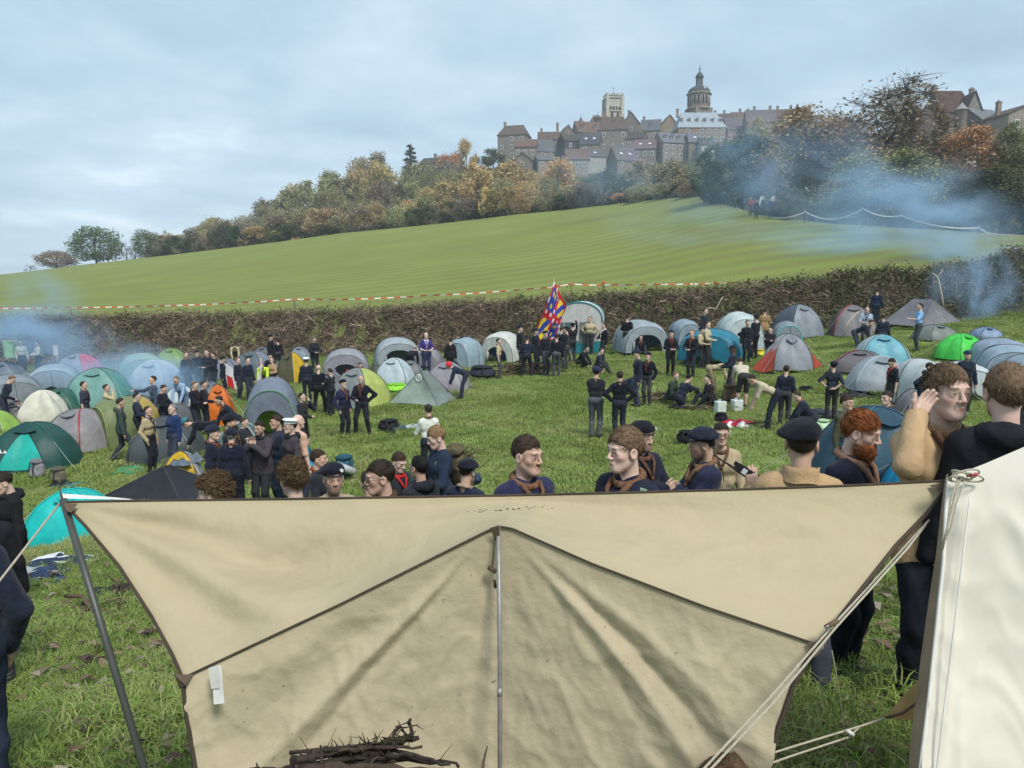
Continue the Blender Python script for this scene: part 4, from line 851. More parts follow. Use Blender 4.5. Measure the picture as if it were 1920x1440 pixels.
    if coat: A(hip + [-.085, -.012, -.09], hip + [.085, -.012, -.09], .103 * g, .103 * g, 1, .05); A(hip + [-.075, 0, .06], hip + [.075, 0, .06], .105 * g, .105 * g, 1, .05)
    # head
    hy, hp = math.radians(head[0]), math.radians(head[1])
    nb = C((0, -.03, 1.46)); neckdir = Rb @ np.array([0, .12, 1.0]); 
    Rh = rotz(-hy) @ rx(-bend * .55 - hp)
    hc = nb + Rb @ np.array([0, .025, .075]) * .9 + Rh @ np.array([0, .02, .112])
    M = (hc, Rh * 1.05)
    # legs
    knees = {}
    for s_ in (1, -1):
        hj = hip + np.array([s_ * .09, -.005, -.04]); an = np.array(ank[s_], float)
        pole = np.array([s_ * .12, 1, .15]) if pose not in ('kneel', 'sit') else (np.array([s_ * .1, .6, -1.0]) if pose == 'kneel' else np.array([s_ * .35, .2, 1.0]))
        kn, an = ik(hj, an, .425, .405, pole); knees[s_] = kn
        A(hj, kn, .088 * g, .058, 2, .03)
        mid = kn + (an - kn) * .35 + np.array([0, -.012, 0]) * (1 if std else 0)
        if shorts: A(hj + (kn - hj) * .75, kn, .066, .056, 0, .03); lb = 0
        else: lb = 2
        A(kn, mid, .056, .055, lb, .03); A(mid, an, .055, .047 if not shorts else .038, lb, .03)
        if pose == 'kneel': A(an, an + np.array([0, -.13, -.01]), .045, .035, 3, .02)
        else: A(an + np.array([0, -.045, -.035]), an + np.array([s_ * .02, .135, -.043]), .042, .036, 3, .02)
    # arms
    hands = []
    for s_, an_ in ((1, arms[0]), (-1, arms[1])):
        if isinstance(an_, str): tg, po, hd = ARMS[an_]; frame = C if an_ not in ('grab', 'low') else (lambda q: np.array(q, float)); fr = Rb if an_ not in ('grab', 'low') else np.eye(3)
        else: tg, po, hd = an_; frame = C; fr = Rb
        if isinstance(an_, str) and an_ in ('grab', 'low') and pose == 'bend': tg = (tg[0], tg[1] + .10, tg[2])
        sg = np.array([s_, 1, 1.0])
        sh = C((s_ * .168, -.015, 1.385)); w = frame(np.array(tg) * sg)
        el, w = ik(sh, w, .295, .26, fr @ (np.array(po, float) * sg))
        hd = fr @ (np.array(hd, float) * sg); hd /= np.linalg.norm(hd)
        A(sh, el, .053 * min(g, 1.1), .043, 1, .03)
        if sleeves == 'short': A(sh + (el - sh) * .72, el, .042, .040, 0, .02)
        fl_ = 0 if sleeves in ('short', 'roll') else 1
        if fl_ == 0: A(el, w, .041, .029, 0, .02)
        else: A(el, w, .046, .037, 1, .03)
        hands.append((w, hd, s_, an_))
    # ---- grid
    allp = np.array([q for c in caps for q in (c[0], c[1])] + [hc] + [w + hd * .2 for w, hd, _, _ in hands])
    lo = allp.min(0) - .17; hi = allp.max(0) + .17; lo[2] = min(lo[2], -.03)
    if near:
        fin = [[(hc[i] - .125, hc[i] + .125)] for i in range(3)]
        if fingers:
            for w, hd, s_, an_ in hands:
                e = w + hd * .18
                for i in range(3): fin[i].append((min(w[i], e[i]) - .05, max(w[i], e[i]) + .05))
        ax = [axis_lines(lo[i], hi[i], .0155, fin[i], .0052) for i in range(3)]
    else: ax = [np.arange(lo[i], hi[i] + vx, vx) for i in range(3)]
    fd = Field(*ax)
    for a, b, ra, rb, lab, k in caps: fd.cap(a, b, ra, rb, lab, k)
    # hands
    for w, hd, s_, an_ in hands:
        side = np.cross(hd, np.array([0, 1.0, 0]) if abs(hd[1]) < .8 else np.array([0, 0, 1.0])); side /= np.linalg.norm(side)
        if side[0] * s_ > 0 and an_ == 'down': side = -side
        nrm = np.cross(side, hd)
        if fingers:
            fd.cap(w - hd * .02, w + hd * .02, .027, .027, 0, .012)
            for o in (-.026, -.009, .009, .026): fd.cap(w + hd * .012 + side * o * .7, w + hd * .085 + side * o, .016, .0135, 0, .012)
            cu = nrm * (.5 if an_ != 'pray' else .05)
            for o, L in ((-.028, .062), (-.0095, .078), (.0095, .074), (.028, .056)):
                b0 = w + hd * .085 + side * o; d1 = hd + cu * .45 + side * o * 2; d1 /= np.linalg.norm(d1); b1 = b0 + d1 * L * .52
                d2 = hd + cu * 1.5; d2 /= np.linalg.norm(d2); b2 = b1 + d2 * L * .48
                fd.cap(b0, b1, .0105, .0095, 0, .004); fd.cap(b1, b2, .0095, .008, 0, .004)
            t0 = w + hd * .025 - side * .028; d1 = hd * .65 - side * .7 + nrm * .35; d1 /= np.linalg.norm(d1); t1 = t0 + d1 * .048; t2 = t1 + (d1 + hd * .6) / np.linalg.norm(d1 + hd * .6) * .034
            fd.cap(t0, t1, .0145, .012, 0, .008); fd.cap(t1, t2, .0115, .0095, 0, .005)
        else:
            fd.cap(w, w + hd * .05, .025, .030, 0, .02); fd.cap(w + hd * .07, w + hd * .14, .028, .018, 0, .02); fd.cap(w + hd * .03, w + hd * .08 - side * .04, .014, .011, 0, .012)
    # head and neck
    fd.cap(nb + neckdir * .004, hc + Rh @ np.array([0, -.022, -.06]), .054, .055, 0, .03)
    fd.ell((0, -.014, .030), (.0765, .097, .088), 0, .02, M)
    fd.ell((0, .026, -.045), (.053, .061, .076), 0, .025, M)
    fd.ell((0, .062, -.094), (.027, .026, .022), 0, .025, M)
    for s_ in (1, -1):
        fd.cap((s_ * .046, .0, -.052), (s_ * .016, .062, -.096), .017, .017, 0, .035, M)
        fd.ell((s_ * .040, .050, -.022), (.018, .022, .018), 0, .03, M)
        fd.ell((s_ * .079, -.008, -.008), (.011, .025, .034), 0, .008, M)
    fd.cap((-.033, .078, .024), (.033, .078, .024), .0145, .0145, 0, .016, M)
    fd.cap((0, .086, .012), (0, .107, -.026), .0085, .0118, 0, .010, M)
    if near:
        for s_ in (1, -1):
            fd.ell((s_ * .0120, .096, -.031), (.0100, .011, .009), 0, .006, M)
            fd.ell((s_ * .031, .104, .003), (.020, .020, .0120), 0, .016, M, cut=True)
            fd.ell((s_ * .0315, .0740, .0), (.0175, .0120, .0120), 0, .010, M)
            fd.cap((s_ * .017, .0845, .0110), (s_ * .046, .0765, .0095), .0036, .0036, 0, .006, M)
            fd.ell((s_ * .088, -.004, -.006), (.007, .015, .022), 0, .005, M, cut=True)
        fd.cap((-.016, .0845, -.0590), (.016, .0845, -.0590), .0076, .0076, 0, .006, M); fd.cap((-.013, .085, -.0715), (.013, .085, -.0715), .0082, .0082, 0, .006, M)
        fd.cap((0, .0925, -.0575), (0, .094, -.0585), .006, .006, 0, .008, M)
        fd.cap((-.014, .0945, -.0655), (.014, .0945, -.0655), .0018, .0025, 0, .003, M, cut=True)
    V, Q = nets(fd.V, *ax)
    # colours of the skin itself
    sk = np.array(SKIN[skin]) * r_.uniform(.92, 1.08)
    col = np.tile(sk, (len(V), 1)).astype(np.float32)
    q = (V - hc) @ Rh / 1.05
    ix = [np.clip(np.searchsorted(A_, V[:, i_]) - 1, 0, len(A_) - 2) for i_, A_ in enumerate(ax)]
    lab = np.argmin(fd.D[:, ix[0], ix[1], ix[2]], axis=0)
    col[(lab == 3)] = shoe
    hb = np.array(HAIRC[hair if hair in HAIRC else 'dark'])
    def blend(m, c, a=1.0):
        w_ = np.clip(m, 0, 1)[:, None] * a; col[:] = col * (1 - w_) + np.array(c) * w_
    onf = ((lab == 0) & (np.abs(q[:, 0]) < .1) & (q[:, 1] > .0) & (np.abs(q[:, 2]) < .15))
    def blob(c, rad, soft=.35): return onf * np.clip((1 - np.linalg.norm((q - np.array(c)) / (np.array(rad) * [1, 2.2, 1]), axis=1)) / soft, 0, 1)
    if near:
        for s_ in (1, -1):
            blend(blob((s_ * .046, .07, -.03), (.03, .05, .026), .8), sk * (1.02, .72, .68), .45)
        blend(blob((0, .11, -.03), (.018, .02, .018), .8), sk * (1.02, .76, .72), .5)
        blend(blob((0, .092, -.0655), (.020, .025, .0125), .4), sk * (.86, .50, .48), .75)
        for s_ in (1, -1):
            blend(blob((s_ * .032, .083, .0275), (.0235, .03, .0072), .5), hb * .7, .92)
            blend(blob((s_ * .032, .085, .0055), (.0180, .02, .0050), .4), sk * .22, .85)
            blend(blob((s_ * .0315, .088, .0005), (.0125, .02, .0048), .5), (.46, .42, .39), .6)
            blend(blob((s_ * .0315, .09, .0010), (.0070, .02, .0056), .45), (.02, .014, .01), 1.0)
    else:
        for s_ in (1, -1):
            blend(blob((s_ * .032, .083, .008), (.024, .03, .020), .6), sk * .35, .8)
        blend(blob((0, .092, -.066), (.024, .025, .012), .5), sk * .5, .7)
    if beard in ('stubble', 'full', 'must'):
        bc = np.array(HAIRC[hair if hair in HAIRC else 'dark'])
        jaw = np.clip((-.045 - q[:, 2]) / .02, 0, 1) * np.clip((q[:, 1] + .03) / .03, 0, 1) * np.clip((.17 + q[:, 2]) / .03, 0, 1) * (lab == 0) * (np.abs(q[:, 0]) < .1) * (q[:, 2] > -.15)
        lipm = 1 - blob((0, .092, -.066), (.026, .03, .012), .5)
        mo = blob((0, .098, -.0505), (.040, .04, .0085), .5)
        if beard == 'must': blend(mo, bc * 1.3, .85)
        else: blend(np.maximum(jaw * lipm, mo * .9), bc, .62 if beard == 'stubble' else .85)
    if hat is None and hs == 'bald': pass
    me = mesh_np('body', V, Q, body_mat(), col=col); bo = link('body', me, root)
    # ---- clothes from the same field
    def garment(name, labs, off, m):
        Dm = np.min(fd.D[list(labs)], axis=0); Do = np.min(fd.D[[l for l in range(4) if l not in labs]], axis=0)
        msk = np.abs(fd.V) < .045
        I_, J_, K_ = np.nonzero(msk); pp = np.stack([ax[0][I_], ax[1][J_], ax[2][K_]], 1)
        fold = np.zeros(fd.V.shape, np.float32)
        fold[I_, J_, K_] = vnoise(pp, 17, seed=px * .01) * .0055 + vnoise(pp * np.array([1, 1, .45]), 38, seed=px * .02) * .0035
        # cloth hangs: deeper folds towards elbows and hems
        Vg = np.maximum(fd.V - off - fold, .5 * (Dm - Do) - .004)
        v, q_ = nets(Vg, *ax)
        if len(v): link(name, mesh_np(name, v, q_, m), root)
        return v
    tn = 'jacket' if kind == 'jacket' else ('shirt' if kind == 'cotton' else ('coat' if coat else 'sweater'))
    if top is not None:
        garment(tn, (1,), .013 if kind != 'cotton' else .010, fabric(top, 'cotton' if kind in ('jacket', 'cotton') else 'wool'))
    garment('shorts' if shorts else 'trousers', (2,), .010, fabric(legs, 'cotton'))
    # ---- hair, hats
    if hs != 'bald' and hair: make_hair(root, M, hair, hs, near, hat, r_)
    if beard == 'full' and near: make_beard(root, M, hair, r_)
    if hat: make_hat(root, M, hat, near)
    if scarf: make_scarf(root, C, Rb, nb, scarf, near, V)
    if glasses: make_glasses(root, M)
    if hood: make_hood(root, C, hood, near)
    if badge:
        for (bx, by, bz, w_, h_, c_) in badge:
            bb = MB(); ctr = C((bx, by, bz)); bb.box(ctr, (w_, .006, h_), Rb); bb.build('badge', mat('badge_' + key(c_), c_, var=.05), root)
    return root, M, C, hands
def shell(M, prims, lo, hi, st, disp=None):
    ax = [np.arange(lo[i], hi[i] + st, st) for i in range(3)]
    p = np.stack(np.meshgrid(*ax, indexing='ij'), -1)
    d = prims(p)
    if disp is not None: d = d + disp(p)
    v, q = nets(d.astype(np.float32), *ax)
    return v, q
def sd_ell(p, c, r):
    q = p - np.array(c); r = np.array(r); k0 = np.linalg.norm(q / r, axis=-1); k1 = np.linalg.norm(q / r ** 2, axis=-1); return k0 * (k0 - 1) / np.maximum(k1, 1e-6)
def smax(a, b, k=.01):
    h = np.clip(.5 - .5 * (b - a) / k, 0, 1); return b * (1 - h) + a * h + k * h * (1 - h)
def smin(a, b, k=.01):
    h = np.clip(.5 + .5 * (b - a) / k, 0, 1); return b * (1 - h) + a * h - k * h * (1 - h)
def strips(roots, dirs, L, w, r_, bend=None, n=4, curl=0.0):
    """tapered locks of hair: roots, dirs (m,3)"""
    m = len(roots); rr = np.random.RandomState(r_.randint(0, 9999))
    Ls = L * rr.uniform(.6, 1.25, (m, 1)); ws = w * rr.uniform(.6, 1.3, (m, 1))
    side = np.cross(dirs, rr.normal(size=(m, 3))); side /= np.linalg.norm(side, axis=1, keepdims=True) + 1e-9
    upv = np.cross(side, dirs)
    V = []
    ph = rr.uniform(0, 6.28, (m, 1))
    for i in range(n):
        s = i / (n - 1)
        c = roots + dirs * Ls * s
        if bend is not None: c = c + bend * Ls * s * s
        if curl: c = c + curl * (np.cos(ph + s * 7) * side + np.sin(ph + s * 7) * upv) * s ** .5
        tw = ws * (1 - s) ** .7 * (.8 if i == 0 else 1)
        V += [c - side * tw, c + upv * tw * .8, c + side * tw]
    V = np.stack(V, 1).reshape(-1, 3)
    base = np.arange(m)[:, None] * (3 * n)
    Q = []
    for i in range(n - 1):
        a = 3 * i
        Q.append(np.concatenate([base + a, base + a + 1, base + a + 4, base + a + 3], 1)); Q.append(np.concatenate([base + a + 1, base + a + 2, base + a + 5, base + a + 4], 1))
    return V, np.concatenate(Q)
def make_hair(root, M, name, hs, near, hat, r_):
    hc, Rh = M; th = {'short': .007, 'crop': .005, 'quiff': .012, 'curly': .020, 'flop': .011, 'mop': .012, 'thin': .004}[hs]
    seed = r_.random() * 9
    if near:
        # a little more mass on top
        def prims(p):
            d = sd_ell(p, (0, -.018, .034 + th * .35), (.0765 + th * .65, .097 + th * .7, .088 + th))
            fr = p[..., 1] - (.066 + (.024 if hs in ('quiff', 'flop', 'mop') else .01)) + np.clip(.075 - p[..., 2], 0, 1) * 1.35 - np.clip(p[..., 2] - .075, 0, 1) * .8
            side = np.where(p[..., 2] < .035, p[..., 1] - .030 - np.clip(p[..., 2], -1, .03) * .6, -1)
            bot = -.062 - p[..., 2] - np.clip(-p[..., 1], 0, .06) * .35
            d = smax(d, fr, .012); d = smax(d, side, .012); d = smax(d, bot, .015)
            ear = np.where((p[..., 2] < .03) & (p[..., 1] > -.035), .03 - p[..., 2], -1) 
            return smax(d, np.where((p[..., 1] > -.038) & (p[..., 1] < .012), .012 - p[..., 2], np.where(p[..., 1] >= .012, -.022 - p[..., 2], -1)), .008)
        dsp = lambda p: -vnoise(p, 55, seed) * (.0012 if hs != 'curly' else .006) - vnoise(p * np.array([1, .5, 1]), 130, seed) * .0008
        if hs in ('crop', 'thin'): dsp = lambda p: -vnoise(p, 120, seed) * .0015
        v, q = shell(M, prims, (-.12, -.14, -.10), (.12, .13, .16), .0065, dsp)
        if len(v) == 0: return
        # outward normals by the ellipsoid centre
        nn = v - np.array([0, -.015, .02]); nn /= np.linalg.norm(nn, axis=1, keepdims=True)
        rr = np.random.RandomState(int(seed * 100)); outer = np.where(sd_ell(v, (0, -.014, .030), (.0765, .097, .088)) > th * .35)[0]
        if hat: outer = outer[v[outer][:, 2] < .04]
        nS = {'short': 1900, 'crop': 900, 'quiff': 1500, 'curly': 1400, 'flop': 2000, 'mop': 2000, 'thin': 400}[hs]
        V = [v]; Qs = [q]
        if len(outer):
            k = rr.choice(outer, nS)
            cm = np.zeros((nS, 3)); vk = v[k]
            cm[:, 1] = np.where(vk[:, 2] > .06, .55, -.55); cm[:, 2] = np.where(vk[:, 2] > .05, .05, -.8)
            if hs in ('flop', 'mop'): cm[:, 1] = np.where(vk[:, 2] > .03, .9, -.5); cm[:, 0] = .45
            if hs == 'quiff': cm[:, 2] = np.where((vk[:, 2] > .07), .5, cm[:, 2])
            cm = cm - nn[k] * np.sum(cm * nn[k], axis=1, keepdims=True); cm /= np.linalg.norm(cm, axis=1, keepdims=True) + 1e-6
            dirs = nn[k] * (.10 if hs != 'curly' else .6) + cm * .95 + rr.normal(size=(nS, 3)) * (.10 if hs in ('short', 'crop') else .16)
            dirs /= np.linalg.norm(dirs, axis=1, keepdims=True)
            L = {'short': .034, 'crop': .014, 'quiff': .038, 'curly': .034, 'flop': .042, 'mop': .042, 'thin': .012}[hs]
            if hs == 'curly': sv, sq = strips(vk, dirs, L, .0042, r_, n=6, curl=.010)
            else: sv, sq = strips(vk - nn[k] * .003, dirs, L, .0021, r_, bend=-nn[k] * .24, n=4)
            V.append(sv); Qs.append(sq + len(v))
        V = np.concatenate(V); Qs = np.concatenate(Qs)
    else:
        th = max(th, .010)
        def prims(p):
            d = sd_ell(p, (0, -.016, .034), (.0765 + th, .097 + th, .088 + th))
            d = smax(d, p[..., 1] - .045 + np.clip(.085 - p[..., 2], 0, 1) * 1.1, .01)
            return smax(d, np.maximum(-.06 - p[..., 2], np.where(p[..., 1] > -.03, -p[..., 2] - .005, -1)), .01)
        V, Qs = shell(M, prims, (-.11, -.13, -.09), (.11, .12, .15), .017, lambda p: -vnoise(p, 70, seed) * .004)
    if len(V): link('hair', mesh_np('hair', V @ Rh.T + hc, Qs, hair_mat(name)), root)
def make_beard(root, M, name, r_):
    hc, Rh = M
    def prims(p):
        d = smin(sd_ell(p, (0, .040, -.082), (.066, .064, .058)), sd_ell(p, (0, .066, -.112), (.045, .042, .040)), .02)
        d = smax(d, p[..., 2] + .038 + np.clip(p[..., 1] - .05, 0, 1) * .12, .01)
        d = smax(d, -(p[..., 1] + .008), .01)
        mouth = sd_ell(p, (0, .112, -.067), (.022, .03, .009)); return smax(d, -mouth, .006)
    v, q = shell(M, prims, (-.1, -.05, -.18), (.1, .14, -.01), .0065, lambda p: -vnoise(p, 110, 3) * .004)
    rr = np.random.RandomState(5); k = rr.choice(len(v), 900); nn = v - np.array([0, .02, -.06]); nn /= np.linalg.norm(nn, axis=1, keepdims=True)
    dirs = nn[k] * .5 + np.array([0, .25, -.8]) + rr.normal(size=(900, 3)) * .2; dirs /= np.linalg.norm(dirs, axis=1, keepdims=True)
    sv, sq = strips(v[k] - nn[k] * .003, dirs, .020, .0024, r_, n=4)
    link('beard', mesh_np('beard', np.concatenate([v, sv]) @ Rh.T + hc, np.concatenate([q, sq + len(v)]), hair_mat(name)), root)
def make_hat(root, M, hat, near):
    hc, Rh = M; kind, c = hat[0], hat[1]; st = .008 if near else .018
    if kind == 'beret':
        tl = hat[2] if len(hat) > 2 else .25
        Rt = rx(.14)
        def prims(p):
            q = (p - np.array([0, -.012, .03])) @ Rt
            d = sd_ell(q, (0, -.004, .030), (.100, .121, .084))
            d = smin(d, sd_ell(q, (.05 * math.copysign(1, tl), -.012, .034 - abs(tl) * .03), (.082, .108, .044)), .03)
            return smax(d, .022 - q[..., 2] - q[..., 1] * .05, .008)
        v, q = shell(M, prims, (-.17, -.18, 0.0), (.17, .17, .18), st, lambda p: -vnoise(p, 30, 2) * .004)
        o = link('beret', mesh_np('beret', v @ Rh.T + hc, q, fabric(c, 'wool')), root)
        if near:
            b = MB(); ang = np.linspace(0, 2 * math.pi, 29)
            ring = np.stack([.0895 * np.cos(ang), -.014 + .1095 * np.sin(ang), .052 - .10 * (.1095 * np.sin(ang)) * -1 * -1], 1)
            b.tube(ring @ Rh.T + hc, .006, 6, cap=False); b.build('beret_band', mat('leather_band', (.012, .012, .014), rough=.5), o, True)
        if len(hat) > 3 and hat[3]:
            b = MB(); s_ = 1 if hat[3] == 'r' else -1
            c0 = np.array([s_ * .045, .097, .083]); n_ = c0 / np.linalg.norm(c0)
            bx = np.cross(n_, [0, 0, 1]); bx /= np.linalg.norm(bx); bz = np.cross(bx, n_)
            ang = np.linspace(0, 2 * math.pi, 13)
            b.tube(((c0 + .012 * n_)[None] + .016 * (np.cos(ang)[:, None] * bx + np.sin(ang)[:, None] * bz)) @ Rh.T + hc, .0024, 5, cap=False)
            for dd in (bx, bz): b.tube(np.array([c0 + .012 * n_ - dd * .016, c0 + .012 * n_ + dd * .016]) @ Rh.T + hc, .0026, 5)
            b.build('badge', mat('silver_badge', (.6, .6, .6), rough=.35, metal=.8), o)
    elif kind == 'sailor':
        def prims(p):
            q = (p - np.array([0, -.01, .075])) @ rx(.1); d = sd_ell(q, (0, 0, .03), (.125, .13, .028))
            b = smax(sd_ell(p, (0, -.014, .030), (.09, .11, .10)), .045 - p[..., 2], .006); return smin(d, smax(b, p[..., 2] - .095, .01), .012)
        v, q = shell(M, prims, (-.16, -.17, 0.0), (.16, .16, .17), st)
        link('sailor_cap', mesh_np('sailor_cap', v @ Rh.T + hc, q, fabric(c, 'cotton')), root)
    elif kind in ('cap', 'beanie', 'hooded'):
        def prims(p):
            e = .004 if kind == 'cap' else .014
            d = sd_ell(p, (0, -.016, .03), (.09 + e, .112 + e, .103 + e)); d = smax(d, (.035 if kind != 'hooded' else -.14) - p[..., 2] - (0 if kind != 'beanie' else .0), .01)
            if kind == 'hooded': d = smax(d, p[..., 1] - .05, .01)
            if kind == 'cap': d = smin(d, sd_ell(p, (0, .135, .038), (.07, .065, .008)), .008)
            return d
        v, q = shell(M, prims, (-.14, -.16, -.16), (.14, .22, .17), st)
        link({'cap': 'cap', 'beanie': 'beanie', 'hooded': 'hood'}[kind], mesh_np('hat', v @ Rh.T + hc, q, fabric(c, 'wool')), root)
def make_scarf(root, C, Rb, nb, c, near, V):
    m = mat('scarf_' + key(c), c, rough=.9, var=.25, scale=30.0, bump=.4, bscale=80.0, spec=.1)
    b = MB(); ang = np.linspace(-.15, 2 * math.pi - .15 + .3, 19) - math.pi / 2 + .0
    pts = np.array([C((.088 * math.sin(a_), -.012 + .085 * -math.cos(a_) * -1, 1.475 - .035 * math.cos(a_ ) )) for a_ in np.linspace(0, 2 * math.pi, 21)])
    b.tube(pts, .0135, 8, cap=False, flat=1.7)
    k = .16 if near else .155
    for s_ in (-1, 1):
        pt = np.array([C((s_ * .075, .050, 1.46)), C((s_ * .060, .105, 1.415)), C((s_ * .028, .138, 1.345)), C((s_ * .006, .150, 1.28))])
        b.tube(pt, [.014, .0145, .0125, .010], 6, flat=1.3)
    o = b.build('neckerchief', m, root, True)
    b = MB(); b.tube(np.array([C((0, .15, 1.295)), C((0, .158, 1.268))]), .017, 8); b.build('slide', mat('leather_slide', (.12, .045, .02), rough=.6), o, True)
    for s_ in (-1, 1):
        b = MB(); b.tube(np.array([C((s_ * .004, .152, 1.27)), C((s_ * .022, .158, 1.19)), C((s_ * .03, .15, 1.11))]), [.011, .014, .009], 6, flat=.5); b.build('tail', m, o, True)
def make_glasses(root, M):
    hc, Rh = M; b = MB()
    for s_ in (1, -1):
        a = np.linspace(0, 2 * math.pi, 15)
        b.tube(np.stack([s_ * .033 + .0225 * np.cos(a), np.full(15, .104), .0 + .0185 * np.sin(a)], 1) @ Rh.T + hc, .0024, 5, cap=False)
        b.tube(np.array([[s_ * .055, .102, .006], [s_ * .082, .05, .008], [s_ * .086, -.01, .006]]) @ Rh.T + hc, .0022, 5)
    b.tube(np.array([[-.011, .105, .006], [0, .107, .009], [.011, .105, .006]]) @ Rh.T + hc, .0022, 5)
    b.build('glasses', mat('spectacle_frame', (.01, .01, .012), rough=.3, spec=.6), root, True)
def make_hood(root, C, c, near):
    def prims(p):
        t = sd_ell(p, (0, -.075, 1.46), (.135, .095, .075)); i = sd_ell(p, (0, -.03, 1.53), (.085, .085, .085)); r2 = sd_ell(p, (0, -.015, 1.455), (.13, .115, .05))
        return smax(smin(t, r2, .03), -i, .015)
    v, q = shell(None, prims, (-.17, -.2, 1.36), (.17, .14, 1.56), .011 if near else .022, lambda p: -vnoise(p, 32, 1) * .006)
    v = np.array([C(a) for a in v]); link('hood', mesh_np('hood', v, q, fabric(c, 'cotton')), root)
# ================================================================== the people close behind the awning
BROWN = (.16, .085, .05)
def near_people():
    p = person
    # right end
    p('man with tousled ginger hair and full ginger beard, brown scarf, eyes lowered', 1606, 764, d=4.4, face=68, arms=('pocket', 'down'), top=NAVY, legs=(.016, .018, .026), hair='red', hs='flop', beard='full', scarf=(.22, .13, .09), head=(-8, 14), near=True, skin=2, fingers=True,
      badge=[(-.09, .133, 1.26, .05, .03, (.5, .52, .6))])
    r = p('man seen from behind in sand jacket with white keyhole print and dark beret', 1506, 779, d=4.0, face=186, pose='wide', arms=('pocket', ((.24, .30, 1.27), (.7, -.6, -.6), (.1, .3, 1))), top=TAN, legs=(.05, .055, .075), hair='dark', hs='crop', hat=('beret', (.008, .009, .014), -.3), near=True, kind='jacket', coat=True, head=(6, 0), skin=1, fingers=True, girth=1.1)
    jacket_collar(r, TAN); radio(r)
    m_w = mat('white_print', (.75, .76, .78), var=.03); C = r[2]
    b = MB(); yb = -.1465
    a = np.linspace(0, 2 * math.pi, 15)
    b.fan(np.array([C((.022 * math.cos(t), yb, 1.265 + .022 * math.sin(t))) for t in a[:-1]])); b.fan(np.array([C((-.012, yb, 1.25)), C((.012, yb, 1.25)), C((.026, yb, 1.16)), C((-.026, yb, 1.16))]))
    b.build('print', m_w, r[0])
    b = MB(); b.tube(np.array([C((-.010, yb - .001, 1.267)), C((.010, yb - .001, 1.267))]), .0018, 4); b.tube(np.array([C((0, yb - .001, 1.277)), C((0, yb - .001, 1.255))]), .0018, 4); b.build('print_cross', mat('dark_print', (.03, .03, .04)), r[0])
    r = p('fair haired man in sand jacket lifting fingers to his ear', 1780, 681, d=3.85, face=30, arms=('ear', 'down'), top=TAN, legs=(.016, .02, .032), hair='light', hs='flop', near=True, kind='jacket', coat=True, head=(-6, -2), skin=2, fingers=True, scarf=(.10, .055, .035))
    watch(r)
    p('brown haired man in black hooded jacket seen from behind at right edge', 1892, 680, d=3.65, face=200, top=(.014, .015, .02), legs=(.014, .014, .018), hair='light', hs='mop', near=True, kind='jacket', coat=True, hood=(.016, .017, .022), skin=2, girth=1.08, fingers=True)
    # middle
    p('dark haired man with moustache and brown scarf over blue jersey', 986, 814, d=4.55, face=38, top=(.022, .024, .062), legs=CHAR, hair='brown', hs='short', beard='must', near=True, scarf=BROWN, head=(-12, 2), skin=1)
    p('clean shaven young man with brown fringe and brown scarf, white bird badge', 1178, 799, d=4.1, face=318, top=(.012, .016, .03), legs=CHAR, hair='light', hs='flop', near=True, scarf=(.15, .08, .05), head=(14, 4), skin=2,
      badge=[(-.085, .135, 1.29, .03, .012, (.8, .8, .8)), (-.085, .136, 1.235, .035, .022, (.3, .05, .06)), (-.17, .05, 1.435, .045, .03, (.45, .62, .4))])
    p('smiling man in badged black beret with folded arms beside the fringed man', 1204, 789, d=7.0, face=42, arms=('cross', 'crossb'), top=(.012, .014, .026), legs=CHAR, hair='dark', hs='crop', hat=('beret', (.008, .009, .013), .2, 'l'), beard='stubble', near=True, head=(0, 4), skin=1, scarf=(.11, .06, .04), fingers=True)
    p('bearded man in dark blue beret and brown scarf looking left', 1322, 801, d=6.0, face=292, top=(.018, .022, .05), legs=CHAR, hair='dark', hs='crop', hat=('beret', (.012, .013, .032), -.2), beard='stubble', near=True, head=(6, 8), skin=3, scarf=(.17, .10, .06), arms=('cross', 'crossb'))
    p('man in round spectacles and khaki shirt looking towards the camera', 1353, 791, d=8.0, face=8, top=(.36, .29, .19), legs=CHAR, hair='dark', hs='short', near=True, glasses=True, kind='cotton', scarf=(.12, .07, .045), skin=1)
    # left of the middle
    p('head of curly light brown hair, lower one beside the black tent', 407, 888, d=4.7, face=252, top=(.25, .20, .12), legs=CHAR, hair='curl', hs='curly', near=True, skin=2, kind='cotton', head=(0, 8))
    p('head of curly brown hair between two caps, seen from behind', 549, 864, d=5.0, face=206, top=(.10, .07, .05), legs=CHAR, hair='curl', hs='curly', near=True, skin=2, kind='cotton', head=(0, 6))
    p('man with moustache in black beret with silver cross badge facing camera', 624, 868, d=5.9, face=10, top=(.30, .25, .17), legs=CHAR, hair='dark', hs='crop', hat=('beret', (.009, .010, .018), .2, 'l'), beard='stubble', near=True, skin=1, kind='cotton')
    p('young man in black spectacles with short dark hair facing left', 716, 860, d=5.0, face=284, top=(.07, .04, .025), legs=CHAR, hair='dark', hs='short', near=True, glasses=True, skin=1, scarf=(.07, .04, .025), head=(0, 6))
    p('dark clad shoulder behind the man in black spectacles', 692, 882, d=6.2, face=200, top=(.014, .018, .028), legs=CHAR, hair='dark', hs='short', skin=1, hood=(.014, .018, .028))
    p('boy with brown hair and red scarf looking down', 744, 847, d=8.2, face=40, top=(.02, .022, .03), legs=CHAR, hair='brown', hs='short', near=True, scarf=(.45, .03, .03), head=(0, 18), skin=2)
    p('black haired man in glasses and charcoal fleece seen from behind', 786, 853, d=7.0, face=222, top=(.022, .022, .032), legs=CHAR, hair='black', hs='short', near=True, glasses=True, skin=3, hood=(.022, .022, .032))
